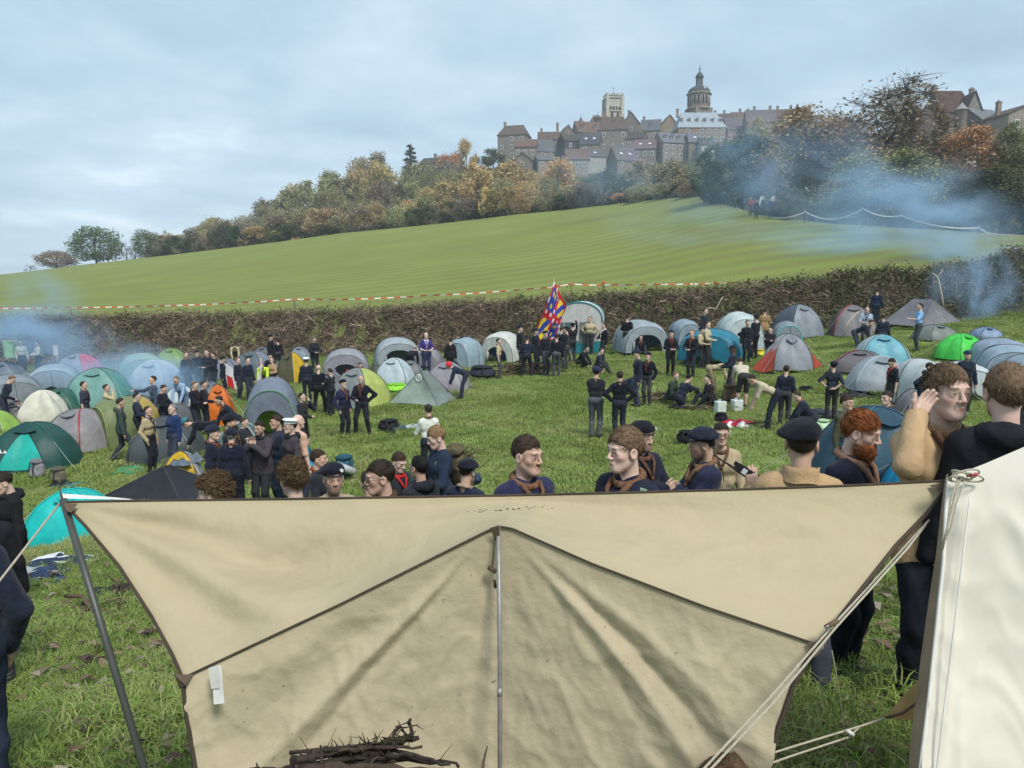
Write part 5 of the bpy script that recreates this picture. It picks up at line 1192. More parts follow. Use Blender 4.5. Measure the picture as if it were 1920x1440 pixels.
    p('navy beret seen from behind with pale rolled scarf, near the rucksack', 874, 861, d=7.0, face=146, top=(.018, .024, .045), legs=CHAR, hair='dark', hs='crop', hat=('beret', (.010, .012, .022), .15), near=True, skin=1, scarf=(.32, .24, .17), head=(0, 8))
    p('cropped dark haired man in profile by the pale bedroll', 596, 850, d=8.6, face=78, top=(.016, .02, .034), legs=CHAR, hair='brown', hs='short', near=True, skin=1, scarf=(.18, .05, .03))
    r = p('blond man in navy anorak carrying a camouflage rucksack', 824, 796, d=8.8, face=292, top=(.018, .03, .055), legs=(.014, .018, .03), hair='blond', hs='flop', near=True, kind='jacket', coat=True, head=(0, 18), skin=2, arms=('front', 'front'))
    rucksack(r)
    # left edge
    p('boy in black hooded jacket and black shorts standing at left edge', 36, 880, f=1140, face=285, top=(.012, .012, .014), legs=(.014, .014, .016), hair='dark', hs='short', near=True, kind='jacket', coat=True, hood=(.014, .014, .016), shorts=True, skin=2, head=(0, 22), fingers=True,
      badge=[])
    p('broad man in dark blue sweater and jeans with brown belt, cut off by left edge', -112, 915, d=3.4, face=176, top=(.014, .02, .036), legs=(.02, .03, .052), hair='brown', near=True, skin=1, girth=1.12, arms=('pocket', 'pocket'))
    p('man in black coat mostly hidden at the very left edge', -48, 915, d=5.6, face=190, top=(.013, .014, .02), legs=CHAR, hair='dark', near=False, kind='jacket', coat=True)
def jacket_collar(r, c):
    root, M, C, hands = r; b = MB(); g = np.zeros((25, 4, 3))
    for i, a in enumerate(np.linspace(0, 2 * math.pi, 25)):
        for j, (rr, z) in enumerate(((.115, 1.425), (.098, 1.475), (.100, 1.515), (.090, 1.51))):
            g[i, j] = C((rr * 1.02 * math.sin(a), -.02 + rr * math.cos(a) * (1.0), z + .02 * -math.cos(a) + (.004 * math.sin(5 * a))))
    b.grid(g); b.build('collar', fabric(c, 'cotton'), root, True)
    for o in (.0,):
        b = MB(); b.tube(np.array([C((x, -.112 - .012 * math.cos(x * 9), 1.37 - .1 * x * x)) for x in np.linspace(-.17, .17, 9)]), .0025, 5); b.build('yoke_seam', mat('seam_brown', (.22, .14, .08)), root, True)
def radio(r):
    root, M, C, hands = r; w, hd, s_, an = hands[1]
    o = empty('walkie_talkie', (0, 0, 0)); W_ = np.array(Matrix.Translation(root.location) @ Matrix.Rotation(root.rotation_euler.z, 4, 'Z') @ Matrix.Scale(root.scale[0], 4))
    # held by the hand: placed in the world beside it, leaning outwards
    pw = (W_ @ np.array([*(w + hd * .09), 1.0]))[:3]; o.location = tuple(pw + np.array([-.035, .02, .02]))
    o.rotation_euler = (math.radians(-8), math.radians(-58), 0)
    tag(o, 'black two way radio with aerial held up beside the sand jacket', 'radio')
    mk = mat('radio_plastic', (.015, .016, .018), rough=.45)
    b = MB(); b.box((0, 0, -.02), (.055, .034, .135)); b.box((0, -.001, .055), (.050, .030, .02)); b.build('casing', mk, o)
    b = MB(); b.tube([(-.016, 0, .06), (-.016, 0, .10)], [.008, .008], 8); b.tube([(-.016, 0, .10), (-.016, 0, .21)], [.006, .005], 8); b.build('antenna', mk, o)
    for dx in (.006, .02):
        b = MB(); b.tube([(dx, 0, .06), (dx, 0, .08)], .007, 8); b.build('knob', mk, o)
    b = MB(); b.box((0, -.0185, .005), (.034, .003, .03)); b.build('label_plate', mat('pale_plate', (.5, .55, .6)), o)
    b = MB()
    for i in range(5): b.box((0, -.018, -.03 - i * .009), (.036, .003, .003))
    b.build('speaker_grille', mat('grille', (.03, .03, .03)), o)
def watch(r):
    root, M, C, hands = r; w, hd, s_, an = hands[0]
    side = np.cross(hd, [0, 1, 0]); side /= np.linalg.norm(side); up = np.cross(side, hd); a = np.linspace(0, 2 * math.pi, 15)
    b = MB(); b.tube(w - hd * .018 + .036 * (np.cos(a)[:, None] * side + np.sin(a)[:, None] * up), .009, 6, cap=False); o = b.build('watch_strap', mat('leather_strap', (.05, .025, .015), rough=.6), root, True)
def rucksack(r):
    root, M, C, hands = r
    Wm = Matrix.Translation(root.location) @ Matrix.Rotation(root.rotation_euler.z, 4, 'Z') @ Matrix.Scale(root.scale[0], 4)
    o = empty('rucksack', (0, 0, 0)); o.matrix_world = Wm @ Matrix.Translation((0, -.235, 1.18)) @ Matrix.Rotation(-.25, 4, 'X')
    tag(o, 'camouflage rucksack with straps on the blond man', 'rucksack')
    camo = mat('camo', (.13, .10, .055), col2=(.03, .032, .02), rough=.9, scale=14, bump=.5, bscale=30)
    v, q = shell(None, lambda p: smin(sd_ell(p, (0, 0, 0), (.17, .13, .28)), sd_ell(p, (0, -.04, -.14), (.16, .13, .15)), .05), (-.25, -.25, -.4), (.25, .25, .4), .022, lambda p: -vnoise(p, 22, 1) * .014)
    link('bag', mesh_np('bag', v, q, camo), o)
    v, q = shell(None, lambda p: sd_ell(p, (0, -.01, .26), (.16, .13, .07)), (-.25, -.25, .1), (.25, .25, .4), .022, lambda p: -vnoise(p, 30, 2) * .012)
    link('lid', mesh_np('lid', v, q, camo), o)
    b = MB(); rr = random.Random(3)
    for i in range(26):
        a = rr.uniform(-.14, .14); s0 = np.array([a, -.11 + rr.uniform(-.03, .02), rr.uniform(0, .22)]); pts = [s0]
        for k in range(4): pts.append(pts[-1] + np.array([rr.uniform(-.05, .05), rr.uniform(-.06, .0), rr.uniform(-.05, .05)]))
        b.tube(pts, .004, 4)
    b.build('straps', mat('webbing', (.09, .075, .05)), o)
    v, q = shell(None, lambda p: sd_ell(p, (.0, -.17, -.17), (.14, .075, .075)), (-.25, -.3, -.4), (.25, .1, .1), .02, lambda p: -vnoise(p, 30, 4) * .01)
    link('stuff_sack', mesh_np('stuff_sack', v, q, fabric((.03, .05, .10))), o)
    for s_ in (-1, 1):
        b = MB(); b.tube([(s_ * .10, .10, .24), (s_ * .115, .16, .29), (s_ * .12, .29, .24), (s_ * .125, .34, .05), (s_ * .14, .24, -.16), (s_ * .14, .1, -.22)], .019, 6, flat=.5); b.build('shoulder_strap', mat('webbing2', (.10, .085, .06)), o, True)
near_people()
# ================================================================== everybody further off
def mid_people():
    p = person; BER = (.009, .010, .016)
    sc = (.16, .07, .045)
    # ---- left, by the smoke
    p('man in cream shirt facing camera in the left smoke', 44, 634, f=703, face=350, top=(.58, .56, .5), legs=(.06, .09, .16), kind='cotton', hair='brown', arms=('pocket', 'down'))
    p('man in cream shirt turned left beside the other cream shirt', 75, 639, f=704, face=290, top=(.56, .54, .48), legs=(.05, .08, .14), kind='cotton', hair='brown', arms=('front', 'front'))
    p('man in navy bending forward at the left edge', 10, 700, f=802, face=75, top=NAVY, legs=(.03, .035, .06), lean=24, head=(0, 22), arms=('front', 'down'))
    p('smiling dark haired man in short sleeved shirt beside sea green dome', 156, 714, face=70, top=(.03, .04, .06), legs=CHAR, kind='cotton', sleeves='short', scarf=(.1, .05, .04), skin=1)
    p('man in khaki shirt raising a hand to his mouth', 206, 720, f=816, face=75, top=(.40, .34, .21), legs=(.015, .016, .02), kind='cotton', arms=('face', 'front'), skin=1)
    p('man in dark green hooded jacket striding right', 232, 743, f=864, face=95, pose='step', top=(.04, .055, .05), legs=(.035, .045, .055), kind='jacket', coat=True, hood=(.05, .065, .06), hair='dark', head=(0, 10), arms=('down', 'down'), skin=1)
    p('man in khaki shirt with navy sweater knotted round his shoulders', 285, 761, f=884, face=58, top=(.36, .29, .17), legs=(.022, .022, .026), kind='cotton', arms=('pocket', 'down'), scarf=(.025, .028, .06), skin=1, girth=1.06)
    p('stout grey haired man in royal blue sweater', 331, 757, f=880, face=300, top=(.014, .03, .10), legs=(.04, .05, .075), hair='grey', skin=2, girth=1.2, beard=None)
    p('man reaching out to the left in the smoke', 293, 704, f=806, face=280, top=(.05, .07, .11), legs=(.02, .02, .03), arms=('reach', 'down'))
    p('man in black sweater looking down by light blue shirt', 310, 720, f=822, face=60, top=BLACK, legs=(.018, .02, .028), head=(0, 25), arms=('front', 'front'))
    p('crouching man in light blue shirt', 343, 716, f=790, face=330, top=(.25, .36, .52), legs=(.10, .14, .2), kind='cotton', pose='bend', lean=40, arms=('grab', 'grab'))
    p('dark sweater man in profile, left of a pair by orange tent', 369, 714, f=818, face=60, top=(.014, .014, .018), legs=(.03, .032, .038), scarf=(.05, .02, .02), arms=('front', 'front'), head=(0, 15))
    p('dark sweater man behind, right of the pair by orange tent', 386, 713, f=812, face=75, top=(.014, .014, .018), legs=(.02, .02, .024), arms=('front', 'down'), head=(0, 12))
    p('person in black with teal hat doubled over by orange tent', 392, 780, f=862, face=270, top=BLACK, legs=(.02, .02, .024), pose='bend', lean=88, arms=('grab', 'grab'), hat=('beanie', (.04, .16, .19)))
    p('man in navy leaning over to the left in front of green tent', 436, 742, f=850, face=285, top=NAVY, legs=(.02, .022, .03), pose='bend', lean=42, arms=('grab', 'front'), beard='stubble', scarf=sc, skin=1)
    p('bearded man in black sweater with dark scarf, front of a trio', 353, 660, f=738, face=30, top=BLACK, legs=CHAR, scarf=(.12, .04, .03), beard='stubble')
    p('man holding something yellow, middle of a trio', 373, 657, f=732, face=20, top=BLACK, legs=CHAR, arms=('front', 'front'), hat=('beret', BER))
    p('man in dark coat holding a mallet, right of a trio', 392, 655, f=736, face=330, top=(.018, .02, .028), legs=CHAR, coat=True, kind='jacket', arms=('front', 'front'), hair='dark')
    p('man in khaki shirt bent double before the brown bank', 441, 643, f=690, face=5, top=(.42, .36, .24), legs=(.05, .05, .05), kind='cotton', pose='bend', lean=72, arms=('low', 'low'), H=1.76)
    p('navy sweater lad facing right, left of two beside the standard', 449, 670, f=748, face=60, top=NAVY, legs=(.03, .035, .05), arms=('down', 'front'))
    p('navy sweater lad facing right, right of two beside the standard', 468, 670, f=752, face=40, top=NAVY, legs=(.03, .035, .05), arms=('down', 'down'))
    p('bearded man in black beret in profile above the two berets', 430, 776, d=13.4, face=75, top=(.014, .016, .024), legs=CHAR, hat=('beret', BER, .2), beard='full', skin=1, near=True, scarf=(.10, .055, .035))
    p('older man in black beret with white shoulder patch', 398, 797, d=12.4, face=70, top=(.014, .017, .03), legs=CHAR, hat=('beret', (.014, .015, .03), .2), hair='grey', skin=2, near=True, scarf=(.16, .07, .05), badge=[(.17, .03, 1.36, .05, .05, (.7, .72, .75))])
    p('broad back in navy sweater and navy beret', 433, 803, d=12.2, face=165, top=(.012, .016, .032), legs=(.012, .015, .028), hat=('beret', (.012, .014, .028), .2), hair='grey', near=True, scarf=(.17, .07, .05), girth=1.12)
    p('bearded man in plum fleece with palms joined at his lips', 487, 787, d=12.4, face=325, top=(.055, .045, .055), legs=CHAR, arms=('pray', 'pray'), hair='dark', near=True, beard='stubble', coat=True, kind='jacket', fingers=True, head=(0, 6), skin=1, girth=1.08, hood=(.02, .018, .02))
    p('man in navy sweater facing left behind the plum fleece', 519, 776, d=13, face=285, top=(.016, .022, .04), legs=(.03, .045, .075), hair='brown', near=True, skin=1)
    p('young man in white sailor cap and plum hooded fleece', 544, 784, d=12.2, face=290, top=(.055, .045, .055), legs=CHAR, hat=('sailor', (.7, .7, .7)), hair='brown', near=True, coat=True, kind='jacket', hood=(.02, .018, .02), skin=2, glasses=True)
    p('bare shouldered bald man behind the sailor cap', 558, 776, d=13, face=120, top=(.52, .33, .25), legs=(.03, .04, .06), hs='bald', near=True, skin=2, kind='cotton', sleeves='short')
    # ---- by the bank, left of the middle
    p('person in black hood talking at the foot of the bank', 510, 627, f=694, face=60, top=(.012, .013, .018), legs=CHAR, hat=('beanie', (.012, .013, .02)), coat=True, kind='jacket')
    p('person in black with back turned beside the black hood', 523, 635, f=694, face=200, top=BLACK, legs=CHAR, hat=('beanie', (.02, .016, .02)))
    p('man in black jacket looking down before the bank', 591, 631, f=703, face=20, top=(.02, .024, .03), legs=CHAR, coat=True, kind='jacket', arms=('front', 'front'), head=(0, 22))
    p('person in fluorescent yellow jacket bending', 497, 684, f=744, face=350, top=(.50, .66, .05), legs=CHAR, kind='jacket', pose='bend', lean=60, arms=('grab', 'grab'), hair='brown')
    p('man in tan shirt above the fluorescent jacket', 513, 670, f=742, face=320, top=(.34, .22, .13), legs=CHAR, kind='cotton', arms=('front', 'front'))
    p('capped man in black behind the tan shirt', 509, 662, f=738, face=20, top=BLACK, legs=CHAR, hat=('beret', BER))
    p('man in white topped sailor cap and navy, back turned', 577, 670, f=757, face=175, top=(.013, .018, .04), legs=(.02, .025, .04), hat=('sailor', (.65, .66, .68)), hair='dark')
    p('bald man in black sweater seen from behind', 600, 682, f=774, face=170, top=(.014, .014, .018), legs=(.014, .014, .017), hs='bald', arms=('down', 'down'), skin=2, girth=1.12, pose='wide')
    p('person in black crouching into the mauve tent', 671, 668, f=716, face=15, top=BLACK, legs=CHAR, pose='crouch', lean=55, arms=('low', 'low'))
    p('bald man in purple scout shirt and white scarf', 800, 622, f=706, face=8, top=(.045, .03, .16), legs=(.03, .04, .09), kind='cotton', hs='bald', skin=2, scarf=(.6, .6, .62), sleeves='short', arms=('front', 'front'), girth=1.15)
    p('person in black bent away from the camera', 772, 660, f=703, face=160, top=BLACK, legs=(.014, .015, .02), pose='bend', lean=80, arms=('low', 'low'))
    p('person in black anorak with back turned by the bank', 845, 633, f=704, face=190, top=(.012, .013, .016), legs=CHAR, coat=True, kind='jacket', hair='dark')
    p('person in red hood and navy bending over a tent peg', 866, 683, f=747, face=275, top=(.025, .03, .06), legs=(.03, .032, .055), hat=('hooded', (.55, .03, .05)), pose='bend', lean=70, arms=('low', 'grab'), kind='jacket')
    p('man in black cap and navy jacket, left of two talking on the grass', 646, 711, f=820, face=42, top=(.02, .02, .055), legs=(.018, .02, .03), hat=('beret', BER, .1), hair='dark', arms=('pocket', 'pocket'), scarf=sc, kind='jacket', badge=[(.17, .06, 1.33, .03, .035, (.7, .7, .72))])
    p('grey haired man in black sweater holding a switch, right of two talking', 680, 709, f=814, face=345, top=(.014, .014, .018), legs=(.018, .02, .028), hair='grey', arms=('front', 'hip'), scarf=sc, beard='stubble', pose='wide', H=1.80)
    p('man on the phone in dark sweater and pale belt', 570, 736, f=845, face=62, top=(.015, .02, .03), legs=(.016, .024, .024), arms=('front', 'face'), scarf=(.06, .05, .03), hair='dark')
    p('man in cream shirt with brown scarf seen from behind', 803, 757, face=192, top=(.60, .62, .57), legs=(.02, .024, .035), kind='cotton', sleeves='roll', scarf=(.16, .10, .06), arms=('front', 'front'), hair='dark')
    # ---- round the flag
    p('man in khaki shirt with bare forearms left of the wood pile', 935, 634, f=710, face=85, top=(.44, .37, .22), legs=(.06, .065, .075), kind='cotton', sleeves='roll', scarf=sc)
    p('man in black beret behind the wood pile', 975, 607, f=692, face=70, top=BLACK, legs=CHAR, hat=('beret', BER))
    p('broad back in navy sweater leaning over the wood pile', 988, 625, f=708, face=180, top=(.012, .018, .04), legs=(.02, .022, .03), lean=12, arms=('front', 'front'), pose='wide', hat=('beret', BER), H=1.8)
    p('scout in black sweater and jeans left of the flag pole crew', 1022, 620, f=705, face=40, top=BLACK, legs=(.05, .055, .07), hat=('beret', BER))
    p('scout seen from behind beneath the flag', 1043, 625, f=707, face=185, top=BLACK, legs=(.06, .065, .08), hair='dark', arms=('down', 'down'))
    p('scout in beret in profile right beneath the flag', 1061, 612, f=696, face=250, top=BLACK, legs=(.05, .052, .06), hat=('beret', BER))
    p('scout in black jacket holding the flag pole with raised arm', 1073, 605, f=680, face=190, top=(.02, .02, .024), legs=(.04, .04, .05), kind='jacket', arms=('up', 'down'), hat=('beret', BER))
    p('curly haired scout in khaki shirt, hands on hips, before cabin tent', 1105, 593, f=666, face=350, top=(.42, .34, .22), legs=(.03, .03, .035), kind='cotton', arms=('hip', 'hip'), hair='brown')
    p('scout in black with white scarf beside the khaki shirt', 1131, 605, f=680, face=300, top=BLACK, legs=(.05, .05, .06), scarf=(.6, .58, .5), arms=('front', 'down'))
    p('scout crouching beside the flag pole', 1089, 653, f=692, face=60, top=BLACK, legs=CHAR, pose='crouch', arms=('low', 'low'))
    p('scout in navy sitting right of the flag pole', 1122, 652, f=702, face=80, top=(.014, .02, .045), legs=CHAR, pose='sit', seat=.3, arms=('thigh', 'thigh'))
    p('tall man in black with his back to us beside the light grey tent', 1175, 587, f=666, face=170, top=(.012, .013, .02), legs=(.02, .022, .03), hair='dark', arms=('down', 'front'))
    p('scout sitting in the mouth of the light grey tent', 1200, 620, f=664, face=10, top=BLACK, legs=(.03, .03, .06), pose='sit', arms=('thigh', 'thigh'), scarf=sc)
    p('man in navy beret with folded arms and grey trousers, back turned', 1116, 687, f=820, face=172, top=(.016, .016, .026), legs=(.085, .09, .11), hat=('beret', (.02, .022, .05), .1), arms=('cross', 'cross'), scarf=(.35, .28, .2), near=True, hair='dark')
    p('dark haired man with hands on hips, back turned, in mid field', 1160, 695, f=822, face=185, top=(.012, .014, .022), legs=(.022, .026, .04), arms=('hip', 'hip'), hair='dark', near=True, scarf=(.1, .06, .04))
    p('man in navy beret and jeans looking down, mid field', 1194, 655, f=762, face=285, top=(.014, .018, .04), legs=(.045, .06, .09), hat=('beret', (.015, .017, .035), .1), head=(0, 18))
    p('man in black beret and brown scarf with grey trousers, mid field', 1213, 660, f=759, face=335, top=(.014, .014, .02), legs=(.05, .052, .06), hat=('beret', BER, .1), scarf=sc, arms=('pocket', 'pocket'))
    p('person in navy stooping behind the man in jeans', 1170, 686, f=738, face=80, top=(.014, .02, .045), legs=CHAR, pose='crouch', lean=70, arms=('low', 'low'))
    # ---- between the right tents
    p('scout in black beret and red brown scarf, left of two facing us', 1256, 619, f=706, face=15, top=BLACK, legs=(.018, .018, .022), hat=('beret', BER), scarf=(.2, .06, .04), arms=('front', 'front'))
    p('red haired scout with hands at his belt, right of two facing us', 1295, 618, f=709, face=335, top=BLACK, legs=(.022, .026, .04), hair='red', scarf=(.18, .06, .04), arms=('front', 'front'))
    p('scout in khaki shirt and cap behind the red haired scout', 1313, 613, f=692, face=60, top=(.38, .31, .2), legs=CHAR, kind='cotton', hat=('beret', BER), arms=('front', 'front'))
    p('scout in khaki shirt beside the white domed tent', 1324, 602, f=690, face=70, top=(.40, .35, .24), legs=CHAR, kind='cotton', arms=('front', 'down'))
    p('man in navy standing behind the khaki shirts', 1320, 577, f=655, face=60, top=(.012, .016, .035), legs=CHAR, hair='brown')
    p('white capped person sitting inside the white domed tent', 1376, 608, f=656, face=330, top=(.10, .03, .035), legs=CHAR, pose='sit', hat=('cap', (.65, .66, .68)), arms=('thigh', 'thigh'), skin=3)
    p('man in black beret holding a bottle beside white domed tent', 1414, 590, f=672, face=225, top=BLACK, legs=(.014, .014, .016), hat=('beret', BER), arms=('front', 'down'))
    p('man in gold brown jacket with his back turned', 1431, 578, f=652, face=180, top=(.30, .19, .09), legs=(.02, .02, .024), kind='jacket', coat=True, hair='dark', arms=('front', 'front'))
    p('dark skinned man in navy cap and sweater by teal tent', 1370, 647, f=748, face=280, top=(.014, .018, .035), legs=(.04, .045, .05), hat=('cap', (.012, .014, .03)), skin=4, arms=('front', 'front'))
    p('scout in khaki and dark pack bending to the ground', 1338, 690, f=742, face=90, top=(.40, .33, .21), legs=(.30, .24, .15), kind='cotton', pose='bend', lean=82, arms=('low', 'low'))
    p('scout in beige tee and black shorts bent away from us', 1390, 682, f=764, face=195, top=(.46, .42, .33), legs=(.035, .035, .035), kind='cotton', pose='bend', lean=62, arms=('grab', 'grab'), shorts=True, sleeves='short', H=1.82)
    p('scout in dark green jacket seated by the fire sticks', 1260, 700, f=758, face=60, top=(.03, .055, .035), legs=(.03, .035, .05), pose='sit', seat=.28, arms=('thigh', 'thigh'), kind='jacket')
    p('scout in navy kneeling with back to us by the fire sticks', 1283, 708, f=764, face=130, top=(.013, .02, .045), legs=(.016, .02, .035), pose='kneel', arms=('grab', 'grab'), hair='black')
    p('scout in dark sweater with moustache seated by the fire', 1330, 712, f=762, face=300, top=(.03, .02, .025), legs=(.02, .022, .03), pose='sit', seat=.2, arms=('thigh', 'thigh'), beard='must')
    p('man in beige shirt and jeans stooping left over gear', 1440, 702, f=804, face=278, top=(.44, .39, .28), legs=(.02, .026, .045), kind='cotton', pose='bend', lean=66, arms=('low', 'grab'), sleeves='short', hair='dark', skin=1, H=1.85)
    p('man in navy sweater and grey trousers with back turned, near the red bag', 1469, 684, f=798, face=176, top=(.012, .018, .036), legs=(.045, .048, .055), hair='dark', arms=('down', 'down'), near=True)
    p('man in navy crouching over gear on the grass', 1515, 745, f=806, face=275, top=(.012, .018, .04), legs=(.03, .032, .04), pose='crouch', lean=42, arms=('low', 'low'), hair='brown', scarf=sc)
    p('man in black beret with rolled white cuffs, hand behind his back', 1557, 677, f=786, face=188, top=(.022, .026, .036), legs=(.03, .03, .034), hat=('beret', BER, .1), arms=('back', 'hip'), sleeves='roll', near=True, kind='cotton', hair='dark')
    p('man in black shirt looking down to the left beside silver tent', 1668, 670, f=778, face=300, top=(.018, .018, .022), legs=(.03, .036, .045), kind='cotton', sleeves='roll', hair='dark', head=(0, 22), near=True, scarf=(.3, .05, .05), skin=1)
    p('man in navy anorak with hands behind him facing right', 1727, 678, f=792, face=72, top=(.016, .022, .042), legs=(.014, .016, .022), kind='jacket', coat=True, hair='brown', arms=('back', 'back'), near=True, lean=10, hood=(.016, .022, .04))
    p('man in navy beret and dark glasses above the white tunnel tent', 1805, 657, f=772, face=20, top=(.012, .02, .04), legs=CHAR, hat=('beanie', (.012, .03, .07)), beard='stubble')
    p('bearded man in glasses and red badged sweater at right edge', 1912, 686, d=12.5, face=340, top=(.012, .013, .02), legs=CHAR, hair='dark', beard='stubble', glasses=True, near=True, scarf=(.16, .07, .045), badge=[(-.09, .13, 1.27, .03, .05, (.6, .1, .1))])
    p('stocky lad with folded arms and red sleeve tab, facing left', 1664, 732, d=12, face=322, top=(.012, .015, .028), legs=(.05, .05, .058), arms=('cross', 'crossb'), hair='brown', near=True, scarf=(.17, .08, .05), badge=[(-.215, .0, 1.31, .012, .055, (.6, .05, .04))], skin=2, fingers=True, girth=1.06)
    p('man in camouflage shirt half hidden by ginger hair', 1588, 739, d=11.5, face=60, top=(.055, .06, .038), legs=(.03, .035, .03), kind='cotton', hair='brown', near=True, skin=1)
    p('man in dark blue with back to us in the hedge smoke', 1641, 534, f=608, face=185, top=(.012, .02, .05), legs=(.018, .026, .06), hair='dark', H=1.8)
    p('man in light blue shirt facing us by the piped tent', 1621, 574, f=652, face=5, top=(.30, .38, .48), legs=(.05, .05, .06), kind='cotton', sleeves='short', scarf=(.05, .04, .06), arms=('front', 'down'))
    p('man in navy stooping beside the light blue shirt', 1608, 604, f=666, face=85, top=(.013, .016, .035), legs=(.04, .05, .07), pose='bend', lean=60, arms=('grab', 'grab'))
    p('man in dark sweater with back turned above sky blue dome', 1652, 589, f=666, face=180, top=(.015, .02, .04), legs=CHAR, hair='dark', girth=1.06)
    p('man in bright blue shirt holding out an open hand', 1719, 568, f=658, face=285, top=(.20, .36, .62), legs=(.05, .055, .065), kind='cotton', sleeves='short', arms=('hip', 'gesture'), hair='dark', near=False)
    for i, (lab, px, t, f, fc, c) in enumerate((('man in black stooping shouldered behind the mallet man', 404, 660, 733, 300, BLACK), ('man in navy half hidden left of the white standard', 420, 668, 742, 80, NAVY), ('man in dark anorak between bald man and lime tent', 622, 690, 778, 230, (.02, .022, .03)), ('scout in navy partly behind the flag pole', 1052, 612, 690, 150, NAVY), ('scout in black cap at the left of the flag crew', 1004, 615, 697, 60, BLACK), ('lad in dark sweater left of the plum fleece', 462, 788, 905, 60, (.016, .02, .03)), ('man in navy behind the khaki shirt by olive tent', 262, 735, 842, 80, (.016, .02, .04)), ('man in black right of the white capped sitter', 1398, 600, 680, 30, BLACK), ('dark figure behind the red winged tent', 1442, 612, 690, 330, (.015, .016, .02)))):
        p(lab, px, t, f=f, face=fc, top=c, legs=(.02, .022, .03), hair=('dark', 'brown')[i % 2], hat=('beret', BER) if i in (1, 4) else None, arms=(('front', 'front'), ('down', 'pocket'), ('cross', 'crossb'))[i % 3], head=(0, 10))
    # ---- walkers far off on the path
    r = random.Random(9); n = 17
    for i in range(n):
        px = 1408 + i * 4.1 + r.uniform(-1.5, 1.5); y = 74 + r.uniform(-3, 4); tp = 374 + r.uniform(-4, 4); q = P(px, tp, y)
        p('tiny walker in the far group on the path, %s from the left' % ordn(i), px, tp, d=y, face=r.choice([0, 20, 340, 180]), top=r.choice([NAVY, BLACK, (.3, .03, .03), NAVY, (.05, .06, .1)]), legs=CHAR, hair='dark', group='walkers on the far path', H=1.74, hat=('cap', (.4, .05, .04)) if i % 5 == 2 else None)
mid_people()
# ================================================================== tents
POLE_M = lambda: mat('tent_pole', (.10, .10, .11), rough=.4, metal=.6)
GUY = lambda: mat('guy_line', (.5, .5, .46), rough=.8)
TENTS = []
def tent_place(px, base, w, top, aspect, yaw):
    p = on_ground(px, base); y0 = p[1]
    dep = y0 * CT - p[2] * ST
    wm = w * dep / F
    l = wm * aspect
    ext = .5 * (abs(math.sin(yaw)) * wm + abs(math.cos(yaw)) * l)
    c = p * ((y0 + ext * .8) / y0); zc = Tz1(c[0], c[1]); tp = P(px, top, c[1])
    h = max(.5, tp[2] - zc)
    return c, zc, wm, l, min(h, wm * 1.15)
def sheet(pts, name, m, parent, wr=.012, seed=0, fq=3.0):
    n = (vnoise(pts, fq, seed) * wr + vnoise(pts, fq * 3.3, seed + 1) * wr * .45)[..., None]
    g = np.gradient(pts, axis=0); k = np.gradient(pts, axis=1); nn = np.cross(g, k); nn /= np.linalg.norm(nn, axis=-1, keepdims=True) + 1e-9
    q = pts + nn * n
    b = MB(); b.grid(q); return b.build(name, m, parent, True)
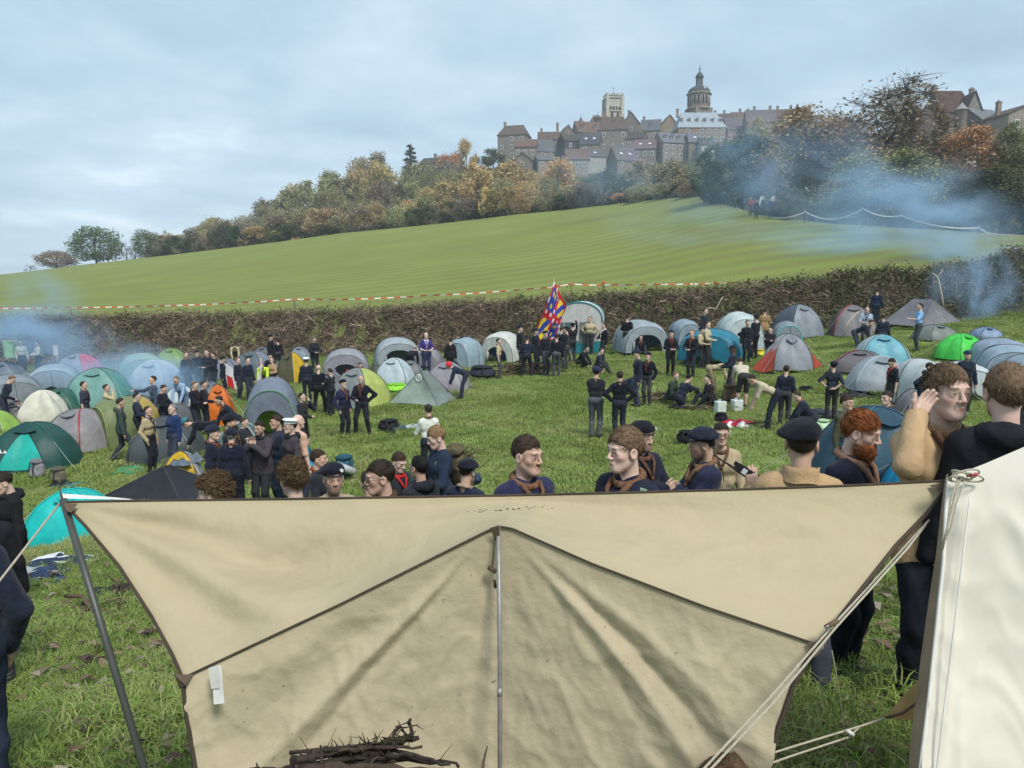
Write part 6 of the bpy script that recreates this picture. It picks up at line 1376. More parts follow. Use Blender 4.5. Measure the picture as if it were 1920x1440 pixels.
def dome(label, px, base, w, top, cols, yaw=0, aspect=.9, door=None, sq=2.6, flat=.55, poles=True, rim=None, wings=None, vent=True, open_door=False, emblem=None, stripe=None, pole_c=None, name='dome_tent'):
    """crossed-pole dome; cols = 4 panel colours front,right,back,left"""
    yaw = math.radians(yaw); c, zc, W_, L_, h = tent_place(px, base, w, top, aspect, yaw)
    o = empty(name, (c[0], c[1], zc), yaw); tag(o, label, 'tent', 'tents in the camp'); TENTS.append((label[:30], round(c[1], 1), round(W_, 2), round(h, 2)))
    a, b_ = W_ / 2, L_ / 2
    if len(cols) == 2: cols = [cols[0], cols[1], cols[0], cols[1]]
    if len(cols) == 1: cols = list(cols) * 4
    seed = px * .13
    def R(th):
        e = sq; r = (np.abs(np.cos(th) / a) ** e + np.abs(np.sin(th) / b_) ** e) ** (-1 / e)
        return r
    thc = math.atan2(b_, a)                    # corner direction
    corners = [-(math.pi - thc), -thc, thc, math.pi - thc, math.pi + thc]
    def surf(th, s, lift=0.0):
        # distance to the nearest pole direction, 0 at pole, 1 between
        d = np.min(np.abs(np.stack([np.arctan2(np.sin(th - k), np.cos(th - k)) for k in corners[:4]])), axis=0); d = np.clip(d / .75, 0, 1)
        p_ = 2.0 - .62 * d * flat; q_ = .56 + .20 * d * flat
        z = h * (1 - s ** p_) ** q_; r = R(th) * s * (1 - .07 * d * s)
        n = vnoise(np.stack([r * np.cos(th), r * np.sin(th), z], -1), 3.5, seed) * .02 * s + vnoise(np.stack([r * np.cos(th), r * np.sin(th), z * .4], -1), 11, seed) * .008 * s + .014 * s * (1 - np.abs(vnoise(np.stack([r * np.cos(th), r * np.sin(th), z * .5], -1), 4.2, seed + 4))) ** 6
        return np.stack([(r + lift + n) * np.cos(th), (r + lift + n) * np.sin(th), z + lift + n * .5], -1)
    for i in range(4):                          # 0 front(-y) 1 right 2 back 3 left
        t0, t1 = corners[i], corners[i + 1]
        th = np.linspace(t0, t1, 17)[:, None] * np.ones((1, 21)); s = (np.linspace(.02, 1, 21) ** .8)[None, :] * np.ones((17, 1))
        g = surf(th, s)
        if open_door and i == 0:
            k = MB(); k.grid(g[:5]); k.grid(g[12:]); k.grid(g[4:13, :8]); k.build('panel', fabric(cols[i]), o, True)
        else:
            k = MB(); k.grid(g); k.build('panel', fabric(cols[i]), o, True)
        # skirt hem
        hm = MB(); hm.tube(g[:, -1] + np.array([0, 0, .01]), .011, 4); hm.build('hem', fabric(tuple(v * .55 for v in cols[i])), o, True)
    if poles:
        pc = mat('pole_sleeve_' + key(pole_c), pole_c, rough=.6) if pole_c else POLE_M()
        for k0 in (0, 1):
            s = np.linspace(1, 0, 15); A_ = surf(np.full(15, corners[k0]), s, .008); B_ = surf(np.full(15, corners[k0 + 2]), s[::-1], .008)
            m = MB(); m.tube(np.concatenate([A_, B_[1:]]), .013, 5); m.build('pole', pc, o, True)
    if vent:
        th = np.linspace(-2.1, -1.04, 7)[:, None] * np.ones((1, 3)); s = np.array([.18, .34, .46])[None] * np.ones((7, 1)); g = surf(th, s, .012); g[:, 2, 1] -= .07; g[:, 2, 2] += .03
        m = MB(); m.grid(g); m.build('vent', fabric(tuple(v * .8 for v in cols[0])), o, True)
    if door is not None:
        th = np.linspace(-math.pi / 2 - .5, -math.pi / 2 + .5, 11)[:, None] * np.ones((1, 11)); s = np.linspace(.42, .99, 11)[None] * np.ones((11, 1))
        wv = np.sqrt(np.clip((s - .40) / .6, 0, 1)); th = -math.pi / 2 + (th + math.pi / 2) * wv
        g = surf(th, s, .014); m = MB(); m.grid(g); d_ = m.build('door', fabric(door), o, True)
        z = MB(); z.tube(np.concatenate([g[0, ::-1], g[:, 0], g[-1]]), .010, 4); z.build('zip', mat('zip_dark', (.03, .03, .03)), d_, True)
    if stripe is not None:
        s = np.linspace(.05, 1, 14); th0 = corners[1] if stripe[1] > 0 else corners[0]
        m = MB(); m.tube(surf(np.full(14, th0), s, .016), .028, 5, flat=.5); m.build('piping', fabric(stripe[0]), o, True)
    if wings is not None:                       # pulled-out side flaps
        for sx in (-1, 1):
            s_ = np.linspace(.25, 1, 9); thr = [corners[1], corners[2]] if sx > 0 else [corners[0], corners[3]]
            A_ = surf(np.full(9, thr[0]), s_, .015); tip = np.array([sx * (a * 1.42), -b_ * .2, .02])
            g = np.zeros((7, 9, 3))
            for i, f_ in enumerate(np.linspace(0, 1, 7)): g[i] = A_ * (1 - f_) + (A_[0] * (1 - s_[:, None]) + tip * s_[:, None]) * f_; g[i, :, 2] -= .12 * math.sin(f_ * math.pi) * s_
            m = MB(); m.grid(g); m.build('wing', fabric(wings), o, True)
    if rim is not None:
        m = MB(); m.tube(surf(np.linspace(-math.pi / 2 - .95, -math.pi / 2 + .95, 15), .25 + .75 * np.abs(np.linspace(-1, 1, 15)) ** 1.5, .02), .03, 5); m.build('awning_rim', fabric(rim), o, True)
    if emblem:
        th0, s0 = emblem; e0 = surf(np.array([th0]), np.array([s0]), .02)[0]
        m = MB()
        for i in range(3):
            q = e0 + np.array([math.sin(-th0) * 0 + (i - 1) * .11, 0, 0]); m.box(q, (.10, .012, .012)); m.add([q + [-.05, -.006, .0], q + [.05, -.006, 0], q + [.0, -.006, .08 + .05 * (i == 1)]], None, [[0, 1, 2]])
        m.build('emblem', mat('white_print', (.75, .76, .78), var=.03), o)
    guys(o, [surf(np.array([k]), np.array([.62]))[0] for k in corners[:4]], 1.0)
    return o
def guys(o, pts, ln):
    rr = random.Random(int(o.location[0] * 100)); 
    for p in pts:
        d = np.array([p[0], p[1], 0]); d /= np.linalg.norm(d) + 1e-6
        e = p + d * (p[2] * .9 + .25); e[2] = 0.02
        m = MB(); m.tube([p, (p + e) / 2 - np.array([0, 0, .02]), e], .0035, 3); m.build('guy_line', GUY(), o)
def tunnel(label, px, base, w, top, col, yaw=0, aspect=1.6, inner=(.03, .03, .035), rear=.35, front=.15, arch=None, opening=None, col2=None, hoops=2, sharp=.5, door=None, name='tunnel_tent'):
    """hooped tent, mouth towards -y; col fabric colour, arch trim colour, opening (0..1 width of the mouth left open)"""
    yaw_ = math.radians(yaw); c, zc, W_, L_, h = tent_place(px, base, w, top, aspect, yaw_)
    o = empty(name, (c[0], c[1], zc), yaw_); tag(o, label, 'tent', 'tents in the camp'); TENTS.append((label[:30], round(c[1], 1), round(W_, 2), round(h, 2)))
    a = W_ / 2; n, k = 17, 15; seed = px * .17
    ys = np.linspace(-L_ / 2, L_ / 2, k); t = np.linspace(0, math.pi, n)
    s = np.linspace(0, 1, k)
    prof = np.where(s < front, .82 + .18 * np.sin(s / max(front, 1e-3) * math.pi / 2), np.where(s > 1 - rear, np.cos(np.clip((s - 1 + rear) / rear, 0, 1) * math.pi / 2 * .93) ** .8, 1.0))
    sag = 1 - .05 * np.sin(s * math.pi * hoops) ** 2
    g = np.zeros((n, k, 3))
    for j in range(k):
        wz = prof[j] * sag[j]; wx = .45 + .55 * prof[j]
        g[:, j, 0] = -a * wx * np.sign(np.cos(t)) * np.abs(np.cos(t)) ** .85; g[:, j, 1] = ys[j]; g[:, j, 2] = h * wz * np.sin(t) ** (sharp + .25)
    if col2 is None: sheet(g, 'canopy', fabric(col), o, .018, seed)
    else:
        sheet(g[:, :k // 2 + 1], 'canopy', fabric(col), o, .018, seed); sheet(g[:, k // 2:], 'rear_canopy', fabric(col2), o, .018, seed + 2)
    # front wall with mouth
    ar = g[:, 0]
    cen = np.array([0, ys[0] + .02, 0.0]); op = opening if opening is not None else 0.0
    if op > 0:
        inn = cen + (ar - cen) * op; inn[:, 2] *= .98
        fr = np.stack([ar, inn], 1); m = MB(); m.grid(fr); m.build('front_wall', fabric(col), o, True)
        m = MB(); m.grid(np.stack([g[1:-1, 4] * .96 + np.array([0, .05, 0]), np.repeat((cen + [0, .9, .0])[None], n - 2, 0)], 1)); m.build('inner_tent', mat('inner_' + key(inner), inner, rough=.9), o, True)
        m = MB(); m.grid(np.stack([inn, inn + np.array([0, -.005, .0])], 1)); 
        z = MB(); z.tube(inn + np.array([0, -.012, 0]), .012, 4); z.build('door_piping', mat('zip_dark', (.03, .03, .03)), o, True)
        # rolled door
        i0 = 3; rl = np.array([inn[i0], (inn[i0] + inn[0]) / 2 + [.03, -.04, 0], inn[0] + [.03, -.03, .05]]); z = MB(); z.tube(rl, .05, 7); z.build('rolled_door', fabric(tuple(v * .9 for v in col)), o, True)
    else:
        dc = door or tuple(v * .92 for v in col)
        ring = [ar, cen + (ar - cen) * .62 + [0, -.10, .0], np.repeat((cen + [0, -.16, h * .22])[None], n, 0)]
        m = MB(); m.grid(np.stack(ring, 1)); d_ = m.build('front_wall', fabric(dc), o, True)
        z = MB(); z.tube([ar[n // 2] * [1, 1, .96] + [0, -.03, 0], cen + [.05, -.18, h * .3], cen + [.18, -.12, .03]], .009, 4); z.build('zip', mat('zip_dark', (.03, .03, .03)), d_, True)
    for j in ([0, int(k * .5), int(k * .8)] if hoops > 1 else [0, int(k * .7)]):
        m = MB(); m.tube(g[:, j] * np.array([1.008, 1, 1.008]) + [0, 0, .004], .02 if (j == 0 and arch) else .011, 6); m.build('hoop', fabric(arch) if (arch and j == 0) else POLE_M(), o, True)
    guys(o, [g[4, 0], g[n - 5, 0], g[4, -3], g[n - 5, -3]], 1)
    return o
def aframe(label, px, base, w, top, col, col2=None, yaw=0, aspect=1.3, ridge=.35, emblem=False, name='ridge_tent', front_col=None, sagv=.10):
    """taut wedge: short ridge, sagging edges"""
    yaw_ = math.radians(yaw); c, zc, W_, L_, h = tent_place(px, base, w, top, aspect, yaw_)
    o = empty(name, (c[0], c[1], zc), yaw_); tag(o, label, 'tent', 'tents in the camp'); TENTS.append((label[:30], round(c[1], 1), round(W_, 2), round(h, 2)))
    a, b_ = W_ / 2, L_ / 2; A = np.array([-a, -b_, 0]); B = np.array([a, -b_, 0]); Cc = np.array([a * .9, b_, 0]); D = np.array([-a * .9, b_, 0])
    T1 = np.array([0, -b_ * ridge, h]); T2 = np.array([0, b_ * ridge, h * .97])
    def patch(p, q, r, s, m_, nm):              # p,q bottom, r,s top (over q, p)
        u = np.linspace(0, 1, 11)[:, None, None]; v = np.linspace(0, 1, 11)[None, :, None]
        g = (p * (1 - u) + q * u) * (1 - v) + (s * (1 - u) + r * u) * v
        n_ = np.cross(q - p, s - p); n_ = n_ / (np.linalg.norm(n_) + 1e-9)
        g = g - n_ * sagv * h * np.sin(u * math.pi) * np.sin(v * math.pi) + np.array([0, 0, 1]) * (.03 * np.sin(u * math.pi) * (1 - v))
        sheet(g, nm, m_, o, .012, px * .1)
    f1, f2 = fabric(col), fabric(col2 or col)
    patch(A, B, T1, T1 + [.001, 0, 0], fabric(front_col or col), 'front_panel'); patch(B, Cc, T2, T1, f2, 'side_panel'); patch(Cc, D, T2, T2 + [.001, 0, 0], f1, 'rear_panel'); patch(D, A, T1, T2, f2 if front_col else f1, 'side_panel')
    for p, q in ((A, T1), (B, T1), (Cc, T2), (D, T2), (T1, T2)):
        m = MB(); k = np.linspace(0, 1, 7)[:, None]; m.tube(p * (1 - k) + q * k + [0, 0, .006], .010, 4); m.build('seam', POLE_M(), o, True)
    if emblem:
        m = MB(); ang = np.linspace(0, 2 * math.pi, 13); q = T1 * .80 + (A + B) / 2 * .20 + np.array([0, -.03, .0]); R_ = .11
        m.tube(np.array([q + [R_ * math.cos(t), 0, R_ * math.sin(t)] for t in ang]), .014, 4, cap=False); m.tube([q + [0, 0, -.05], q + [.02, 0, .06]], .014, 4); m.build('emblem', mat('white_print', (.75, .76, .78), var=.03), o)
    guys(o, [T1 * .8, T2 * .8], 1)
    return o
LGB, MGB, GRY, DGR, MAU, PALE, WHT = (.34, .40, .46), (.22, .26, .31), (.24, .25, .27), (.10, .11, .12), (.23, .22, .24), (.50, .58, .60), (.66, .68, .68)
LIME, TEALG, DKG, OLV, TEAL, TURQ = (.34, .50, .06), (.10, .27, .24), (.02, .07, .06), (.13, .15, .06), (.04, .20, .28), (.02, .52, .50)
def tents():
    d, t, a = dome, tunnel, aframe
    d('dark grey dome squeezed between sea green and olive tents', 262, 800, 92, 742, [(.10, .12, .12)], yaw=20); d('charcoal tent just above the dark slate one', 330, 812, 80, 757, [(.13, .14, .15)], yaw=-10); d('slate tent behind the orange dome', 392, 762, 70, 715, [(.16, .19, .22)], yaw=5)
    d('blue grey tent between the trio and the white blue one', 356, 735, 64, 690, [(.17, .21, .26)], yaw=-5); d('deep green small dome left of sea green one', 118, 775, 70, 728, [(.05, .14, .11)], yaw=0); d('dusky blue tent under the left smoke', 10, 725, 84, 678, [(.17, .21, .27)], yaw=10)
    d('small grey dome behind the bald man in black', 620, 735, 60, 695, [(.19, .20, .22)], yaw=0); d('dark low tent right of the white domed one', 1440, 636, 50, 602, [(.14, .16, .18)], yaw=8); d('graphite tent under the wide mauve one', 770, 712, 56, 676, [(.20, .22, .23)], yaw=10)
    # ---- left block
    d('grey dome tent with a pink side panel in the smoke', 150, 706, 84, 663, [(.30, .32, .38), (.55, .14, .22), (.3, .32, .38), (.3, .32, .38)], yaw=-12)
    t('pale blue hooped tent with arched side door below the smoke', 106, 736, 88, 682, (.36, .44, .50), yaw=24, aspect=1.1, arch=(.25, .3, .36), door=(.30, .37, .43))
    t('green and grey hooped tent behind the cream sheet', 58, 738, 70, 699, (.20, .27, .22), yaw=30, aspect=1.2, col2=(.16, .34, .07))
    t('grey hooped tent at left edge behind the bending man', 26, 762, 100, 702, (.26, .29, .32), yaw=38, aspect=1.3)
    d('tent draped with a cream ground sheet', 84, 796, 84, 731, [(.68, .66, .57)], yaw=10, poles=False, sq=3.4, flat=1.1, vent=False)
    d('grey tent with black fringe on its crown left of cream sheet', 32, 800, 92, 754, [(.24, .24, .25)], yaw=15, rim=(.015, .015, .018), stripe=((.5, .18, .10), 1))
    d('lime green tent cut by the left edge', -8, 815, 84, 769, [(.30, .46, .12)], yaw=0)
    d('large sea green dome with blue cap in the smoke', 188, 768, 134, 690, [(.20, .36, .33), (.13, .30, .27), (.2, .36, .33), (.22, .38, .36)], yaw=8, aspect=.8)
    d('dark green dome tent with turquoise door and white peaks emblem', 66, 890, 172, 792, [(.018, .075, .068), (.02, .085, .075), (.018, .07, .06), (.018, .075, .068)], yaw=16, door=(.03, .42, .36), emblem=(-2.1, .85), pole_c=(.03, .09, .08))
    d('grey tent with slanting red stripe beside the dark green dome', 158, 852, 132, 766, [(.30, .29, .30), (.30, .29, .30), (.16, .17, .18), (.18, .19, .2)], yaw=-20, stripe=((.40, .07, .07), 1), aspect=1.0)
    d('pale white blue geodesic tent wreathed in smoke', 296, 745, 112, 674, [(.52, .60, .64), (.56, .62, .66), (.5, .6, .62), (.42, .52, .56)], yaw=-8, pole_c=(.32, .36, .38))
    t('pale green hooped tent behind the white blue one', 268, 712, 84, 662, (.34, .46, .34), yaw=30, aspect=1.2)
    d('green dome tent against the brown bank', 322, 690, 66, 653, [(.22, .33, .10)], yaw=10, pole_c=(.10, .17, .05))
    d('small white tent behind the light blue shirted man', 340, 772, 66, 722, [(.56, .62, .64)], yaw=0)
    t('olive tunnel tent with yellow roof and dark round mouth', 250, 836, 84, 742, (.20, .24, .12), yaw=-38, aspect=1.5, opening=.66, arch=(.30, .35, .14), col2=(.45, .36, .12))
    d('dark slate tent behind the man in blue sweater', 316, 866, 146, 781, [(.085, .10, .105)], yaw=6)
    d('collapsed grey tent with yellow band and jacket on it', 344, 925, 92, 846, [(.62, .42, .04), (.34, .34, .35), (.3, .3, .3), (.32, .34, .36)], yaw=12)
    a('black ridge tent with black jacket thrown over its peak', 318, 958, 250, 872, (.022, .024, .03), yaw=-18, aspect=.7, ridge=.1)
    d('turquoise tent behind the leaning awning pole', 142, 1026, 196, 917, [TURQ, (.02, .44, .42), TURQ, TURQ], yaw=8, aspect=.7, pole_c=(.02, .38, .36))
    d('orange and cream dome tent with grey top', 412, 802, 70, 721, [(.62, .17, .03), (.58, .16, .03), (.3, .32, .35), (.55, .47, .36)], yaw=22)
    d('mauve grey tent with white standard leaning on it', 424, 712, 74, 672, [(.20, .21, .26)], yaw=5)
    d('dark blue grey tent behind the two navy sweaters', 478, 705, 92, 659, [(.13, .16, .19), (.22, .24, .29), (.1, .12, .14), (.15, .18, .2)], yaw=-14)
    d('teal grey tent beside the man with joined hands', 452, 868, 112, 792, [(.10, .16, .16), (.08, .14, .14), (.1, .15, .16), (.14, .19, .19)], yaw=10, pole_c=(.4, .42, .4))
    t('grey blue tent with bright green front and lime inner', 514, 824, 104, 707, (.20, .23, .29), yaw=12, aspect=1.0, opening=.62, arch=(.07, .24, .09), inner=(.25, .45, .04), front=.3)
    d('olive and yellow striped dome tent', 549, 720, 58, 661, [(.11, .105, .06), (.55, .37, .04), (.1, .1, .06), (.12, .11, .06)], yaw=-28, flat=.8)
    d('small blue grey tent near the bank behind yellow dome', 563, 676, 42, 650, [(.24, .28, .33)], yaw=0)
    d('small dark grey tent at the foot of the bank', 494, 674, 44, 651, [(.15, .17, .19)], yaw=0)
    t('mauve grey hooped tent the man in black leans into', 650, 708, 86, 653, (.34, .34, .38), yaw=10, aspect=1.0, opening=.6, inner=(.2, .2, .23))
    d('grey tent with lime flank and red bundle on top', 676, 768, 118, 690, [(.26, .29, .29), (.44, .50, .17), (.2, .2, .2), (.18, .19, .2)], yaw=-24)
    a('olive green wedge tent between grey and pale blue tents', 708, 732, 86, 684, (.095, .105, .075), yaw=-30, aspect=1.0, ridge=.3)
    d('pale blue white dome with clothes drying on it', 740, 730, 86, 671, [(.50, .58, .62)], yaw=-10, pole_c=(.12, .14, .15))
    t('grey hooped tent with wide arched porch by the bank', 745, 688, 88, 632, (.38, .43, .46), yaw=14, aspect=1.0, opening=.72, arch=(.30, .36, .38), inner=(.12, .13, .14))
    t('mauve grey tent behind the black anorak', 806, 694, 52, 654, (.28, .27, .30), yaw=-14, aspect=1.0)
    d('wide mauve grey tent behind red hooded person', 838, 738, 98, 678, [(.31, .29, .33)], yaw=-8)
    a('pale grey green wedge tent with round white emblem', 796, 762, 106, 694, (.30, .36, .32), (.22, .26, .24), yaw=-22, aspect=.85, ridge=.3, emblem=True)
    t('blue grey hooped tent right of the black anorak', 877, 690, 56, 632, (.33, .42, .48), yaw=-34, aspect=1.2)
    a('blue tent corner behind the bare shouldered man', 578, 885, 46, 812, (.03, .22, .36), yaw=20)
    # ---- middle and right
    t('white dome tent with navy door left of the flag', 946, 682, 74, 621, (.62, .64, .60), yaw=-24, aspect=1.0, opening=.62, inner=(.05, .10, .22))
    cabin('tall white cabin tent with teal roof edge and teal base', 1088, 664, 84, 566)
    t('light grey hooped tent with a man sitting in its mouth', 1196, 664, 92, 599, (.36, .41, .45), yaw=8, aspect=1.2, opening=.7, inner=(.06, .10, .12))
    t('narrow blue grey hooped tent behind two scouts', 1280, 648, 54, 598, (.30, .37, .43), yaw=12, aspect=1.2, opening=.6, inner=(.12, .13, .14))
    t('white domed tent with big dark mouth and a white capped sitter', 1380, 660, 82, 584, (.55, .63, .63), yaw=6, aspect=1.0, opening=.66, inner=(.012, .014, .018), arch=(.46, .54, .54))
    t('teal blue tunnel tent with white roof and clear window', 1336, 686, 120, 616, (.05, .22, .31), yaw=-30, aspect=.9, col2=(.55, .62, .64), door=(.04, .20, .30))
    d('grey tent with dark fly thrown over its top', 1494, 637, 92, 571, [(.26, .29, .33), (.27, .30, .33), (.07, .085, .11), (.09, .11, .14)], yaw=18, sq=3)
    t('small grey tent with turquoise arch', 1471, 652, 56, 602, (.24, .28, .32), yaw=0, aspect=.8, arch=(.03, .52, .48))
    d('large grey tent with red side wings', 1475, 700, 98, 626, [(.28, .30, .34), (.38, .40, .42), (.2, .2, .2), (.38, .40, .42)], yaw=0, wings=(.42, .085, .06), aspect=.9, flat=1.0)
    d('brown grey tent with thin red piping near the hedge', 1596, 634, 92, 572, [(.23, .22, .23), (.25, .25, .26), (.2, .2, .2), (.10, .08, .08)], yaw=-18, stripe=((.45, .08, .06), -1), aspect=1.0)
    a('large plain grey ridge tent at right against hedge', 1726, 616, 120, 560, (.20, .20, .22), (.18, .18, .20), yaw=22, aspect=.8, ridge=.45)
    d('sky blue dome tent above the brown grey one', 1650, 690, 112, 627, [(.20, .44, .52), (.30, .42, .46), (.3, .4, .44), (.40, .48, .50)], yaw=-14)
    d('brown mauve tent with dark red zip', 1612, 706, 116, 657, [(.17, .155, .165)], yaw=-30, stripe=((.25, .03, .05), -1))
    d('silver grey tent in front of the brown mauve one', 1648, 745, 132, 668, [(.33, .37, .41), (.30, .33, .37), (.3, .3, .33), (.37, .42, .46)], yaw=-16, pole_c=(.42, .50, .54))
    t('white tent with navy vent behind the navy anorak', 1718, 762, 96, 672, (.52, .57, .58), yaw=14, aspect=1.1)
    t('white tunnel tent right of the navy anorak', 1798, 752, 96, 677, (.55, .60, .62), yaw=-14, aspect=1.2)
    d('low grey green tent with trousers drying at right', 1752, 641, 80, 609, [(.20, .23, .21)], yaw=10)
    d('bright green dome tent', 1798, 684, 86, 626, [(.10, .62, .10), (.10, .66, .11), (.1, .6, .1), (.11, .64, .12)], yaw=20, pole_c=(.07, .42, .08))
    d('small blue tent in the smoke by the hedge', 1848, 640, 56, 613, [(.24, .32, .46)], yaw=0)
    t('blue grey tunnel tent, uppermost of three at right edge', 1866, 692, 100, 634, (.30, .37, .46), yaw=-18, aspect=1.1)
    t('blue grey tunnel tent, middle of three at right edge', 1888, 714, 112, 646, (.33, .42, .50), yaw=-22, aspect=1.1)
    t('blue grey tunnel tent, lowest of three at right edge', 1916, 742, 96, 664, (.28, .34, .40), yaw=-12, aspect=1.1)
    d('small grey tent flap below the white tent', 1716, 775, 70, 729, [(.24, .25, .26)], yaw=0)
    d('big slate blue tent behind ginger haired man', 1630, 945, 262, 762, [(.035, .085, .125), (.04, .09, .13), (.035, .08, .12), (.04, .095, .14)], yaw=8, aspect=.8, pole_c=(.05, .10, .15))
    d('bright blue tent corner between ginger man and sand jacket', 1712, 955, 120, 850, [(.02, .30, .50)], yaw=0)
def cabin(label, px, base, w, top):
    c, zc, W_, L_, h = tent_place(px, base, w, top, .9, 0); h = P(px, top, c[1])[2] - zc
    o = empty('cabin_tent', (c[0], c[1], zc), math.radians(-10)); tag(o, label, 'tent', 'tents in the camp')
    a, b_ = W_ / 2, L_ / 2; wall = .62
    wh, te = (.62, .62, .60), (.04, .24, .28)
    def wallp(p, q, nm, z0, z1, m_):
        u = np.linspace(0, 1, 9)[:, None, None]; v = np.linspace(0, 1, 5)[None, :, None]
        g = np.array(p) * (1 - u) + np.array(q) * u + np.array([0, 0, 1]) * (z0 + (z1 - z0) * v); sheet(g, nm, m_, o, .02, 3)
    cs = [(-a, -b_, 0), (a, -b_, 0), (a, b_, 0), (-a, b_, 0)]
    for i in range(4):
        p, q = np.array(cs[i]), np.array(cs[(i + 1) % 4])
        wallp(p, q, 'base_panel', 0, h * .24, fabric(te)); wallp(p, q, 'wall_panel', h * .245, h * wall, fabric(wh))
    n = 13; t = np.linspace(0, math.pi, n); y = np.linspace(-b_, b_, 9); g = np.zeros((n, 9, 3))
    for j in range(9): g[:, j, 0] = -a * 1.03 * np.cos(t); g[:, j, 1] = y[j]; g[:, j, 2] = h * wall + h * (1 - wall) * np.sin(t) ** .8
    sheet(g, 'roof', fabric((.66, .66, .64)), o, .02, 4)
    m = MB(); m.grid(np.stack([g[:, 0], np.repeat(np.array([[0, -b_, h * wall]]), n, 0)], 1)); m.build('gable', fabric(wh), o, True)
    m = MB(); m.tube(g[:, 0] + [0, -.01, .01], .035, 6); m.build('roof_trim', fabric(te), o, True); m = MB(); m.tube(g[:, -1], .035, 6); m.build('roof_trim', fabric(te), o, True)
    m = MB(); m.box((a * .35, -b_ - .012, h * .40), (W_ * .34, .02, h * .42)); m.build('window', mat('mesh_window', (.14, .15, .15)), o)
    m = MB(); m.box((-a * .55, -b_ - .012, h * .36), (W_ * .28, .02, h * .5)); m.build('door', fabric((.10, .16, .16)), o)
    guys(o, [np.array([sx * a, sy * b_, h * wall]) for sx in (-1, 1) for sy in (-1, 1)], 1)
tents()
# ================================================================== things lying about the camp, flags
def at_ground(px, py): 
    p = on_ground(px, py); return p
def soft(o, name, prims, lo, hi, st, m, seed=1, amp=.02, fq=14):
    v, q = shell(None, prims, lo, hi, st, lambda p: -vnoise(p, fq, seed) * amp); 
    return link(name, mesh_np(name, v, q, m), o)
def bag(label, px, py, w, h, col, straps=True, name='rucksack', lying=False, cat='bag'):
    p = at_ground(px, py); o = empty(name, p, rnd.uniform(-.6, .6)); tag(o, label, cat, 'bags and gear on the grass')
    m = fabric(col, 'cotton'); hz = h / 2
    soft(o, 'bag_body', lambda q: smin(sd_ell(q, (0, 0, hz), (w / 2, w * .32, hz)), sd_ell(q, (0, -.03, hz * .6), (w * .46, w * .36, hz * .6)), .06), (-w, -w, -.05), (w, w, h * 1.3), max(.02, w / 22), m, seed=px, amp=.02)
    soft(o, 'flap', lambda q: sd_ell(q, (0, -.02, h * .92), (w * .42, w * .33, h * .14)), (-w, -w, h * .5), (w, w, h * 1.3), max(.02, w / 22), fabric(tuple(c * .7 for c in col), 'cotton'), seed=px + 2, amp=.015)
    if straps:
        for s_ in (-1, 1):
            b = MB(); b.tube([(s_ * w * .2, -w * .3, h * .95), (s_ * w * .24, -w * .42, h * .5), (s_ * w * .2, -w * .34, .04)], .016, 5, flat=.4); b.build('strap', mat('webbing_dark', (.02, .02, .022)), o, True)
    return o
def cloth_heap(label, px, py, w, h, cols, cat='clothes', name='clothes_pile'):
    p = at_ground(px, py); o = empty(name, p, rnd.uniform(-.5, .5)); tag(o, label, cat, 'bags and gear on the grass')
    r = random.Random(int(px))
    for i, c in enumerate(cols):
        cx, cy = r.uniform(-.3, .3) * w, r.uniform(-.25, .25) * w; n = 26; u = np.linspace(-1, 1, n); X, Y = np.meshgrid(u, u, indexing='ij'); R = np.sqrt(X ** 2 + Y ** 2)
        z = h * (.5 + .5 * i / len(cols)) * np.clip(1 - R ** 2, 0, 1) ** .6 * (.65 + .45 * vnoise(np.stack([X * 3, Y * 3, X * 0 + i], -1), 1.6, px + i))
        g = np.stack([X * w * .42 * (1 + .15 * np.sin(Y * 4 + i)) + cx, Y * w * .34 * (1 + .2 * np.sin(X * 5)) + cy, np.maximum(z, .012 + .004 * i)], -1); b = MB(); b.grid(g); b.build('garment', fabric(c, 'cotton'), o, True)
    return o
def stick(b, p0, p1, r, rr, n=5, kink=.05):
    k = np.linspace(0, 1, n)[:, None]; q = np.array(p0) * (1 - k) + np.array(p1) * k + rr.normal(size=(n, 3)) * kink * np.sin(k * math.pi); b.tube(q, np.linspace(r, r * .5, n), 6)
def stick_pile(label, px, py, w, n, h=.3, name='stick_pile', r=.02, cols=((.10, .07, .045), (.19, .14, .09), (.06, .045, .035))):
    p = at_ground(px, py); o = empty(name, p); tag(o, label, 'firewood', 'firewood heaps'); rs = np.random.RandomState(int(px))
    for i in range(n):
        b = MB(); a = rs.normal() * .5 + (math.pi if rs.rand() < .5 else 0); L = w * rs.uniform(.45, 1.0) / 2; c = np.array([rs.normal() * w * .12, rs.normal() * .15, rs.uniform(.02, h)]); d = np.array([math.cos(a), math.sin(a) * .7, rs.normal() * .12]) * L
        e0, e1 = c - d, c + d; e0[2] = max(e0[2], .01); e1[2] = max(e1[2], .01); rad = r * rs.uniform(.6, 1.5); stick(b, e0, e1, rad, rs)
        if rs.rand() < .4: stick(b, (e0 + e1) / 2, (e0 + e1) / 2 + rs.normal(size=3) * [.2, .2, .12] + [0, 0, .08], rad * .5, rs)
        b.build('stick', mat('bark_%d' % (i % len(cols)), cols[i % len(cols)], rough=.95, var=.4, bump=.7, bscale=25), o, True)
    return o
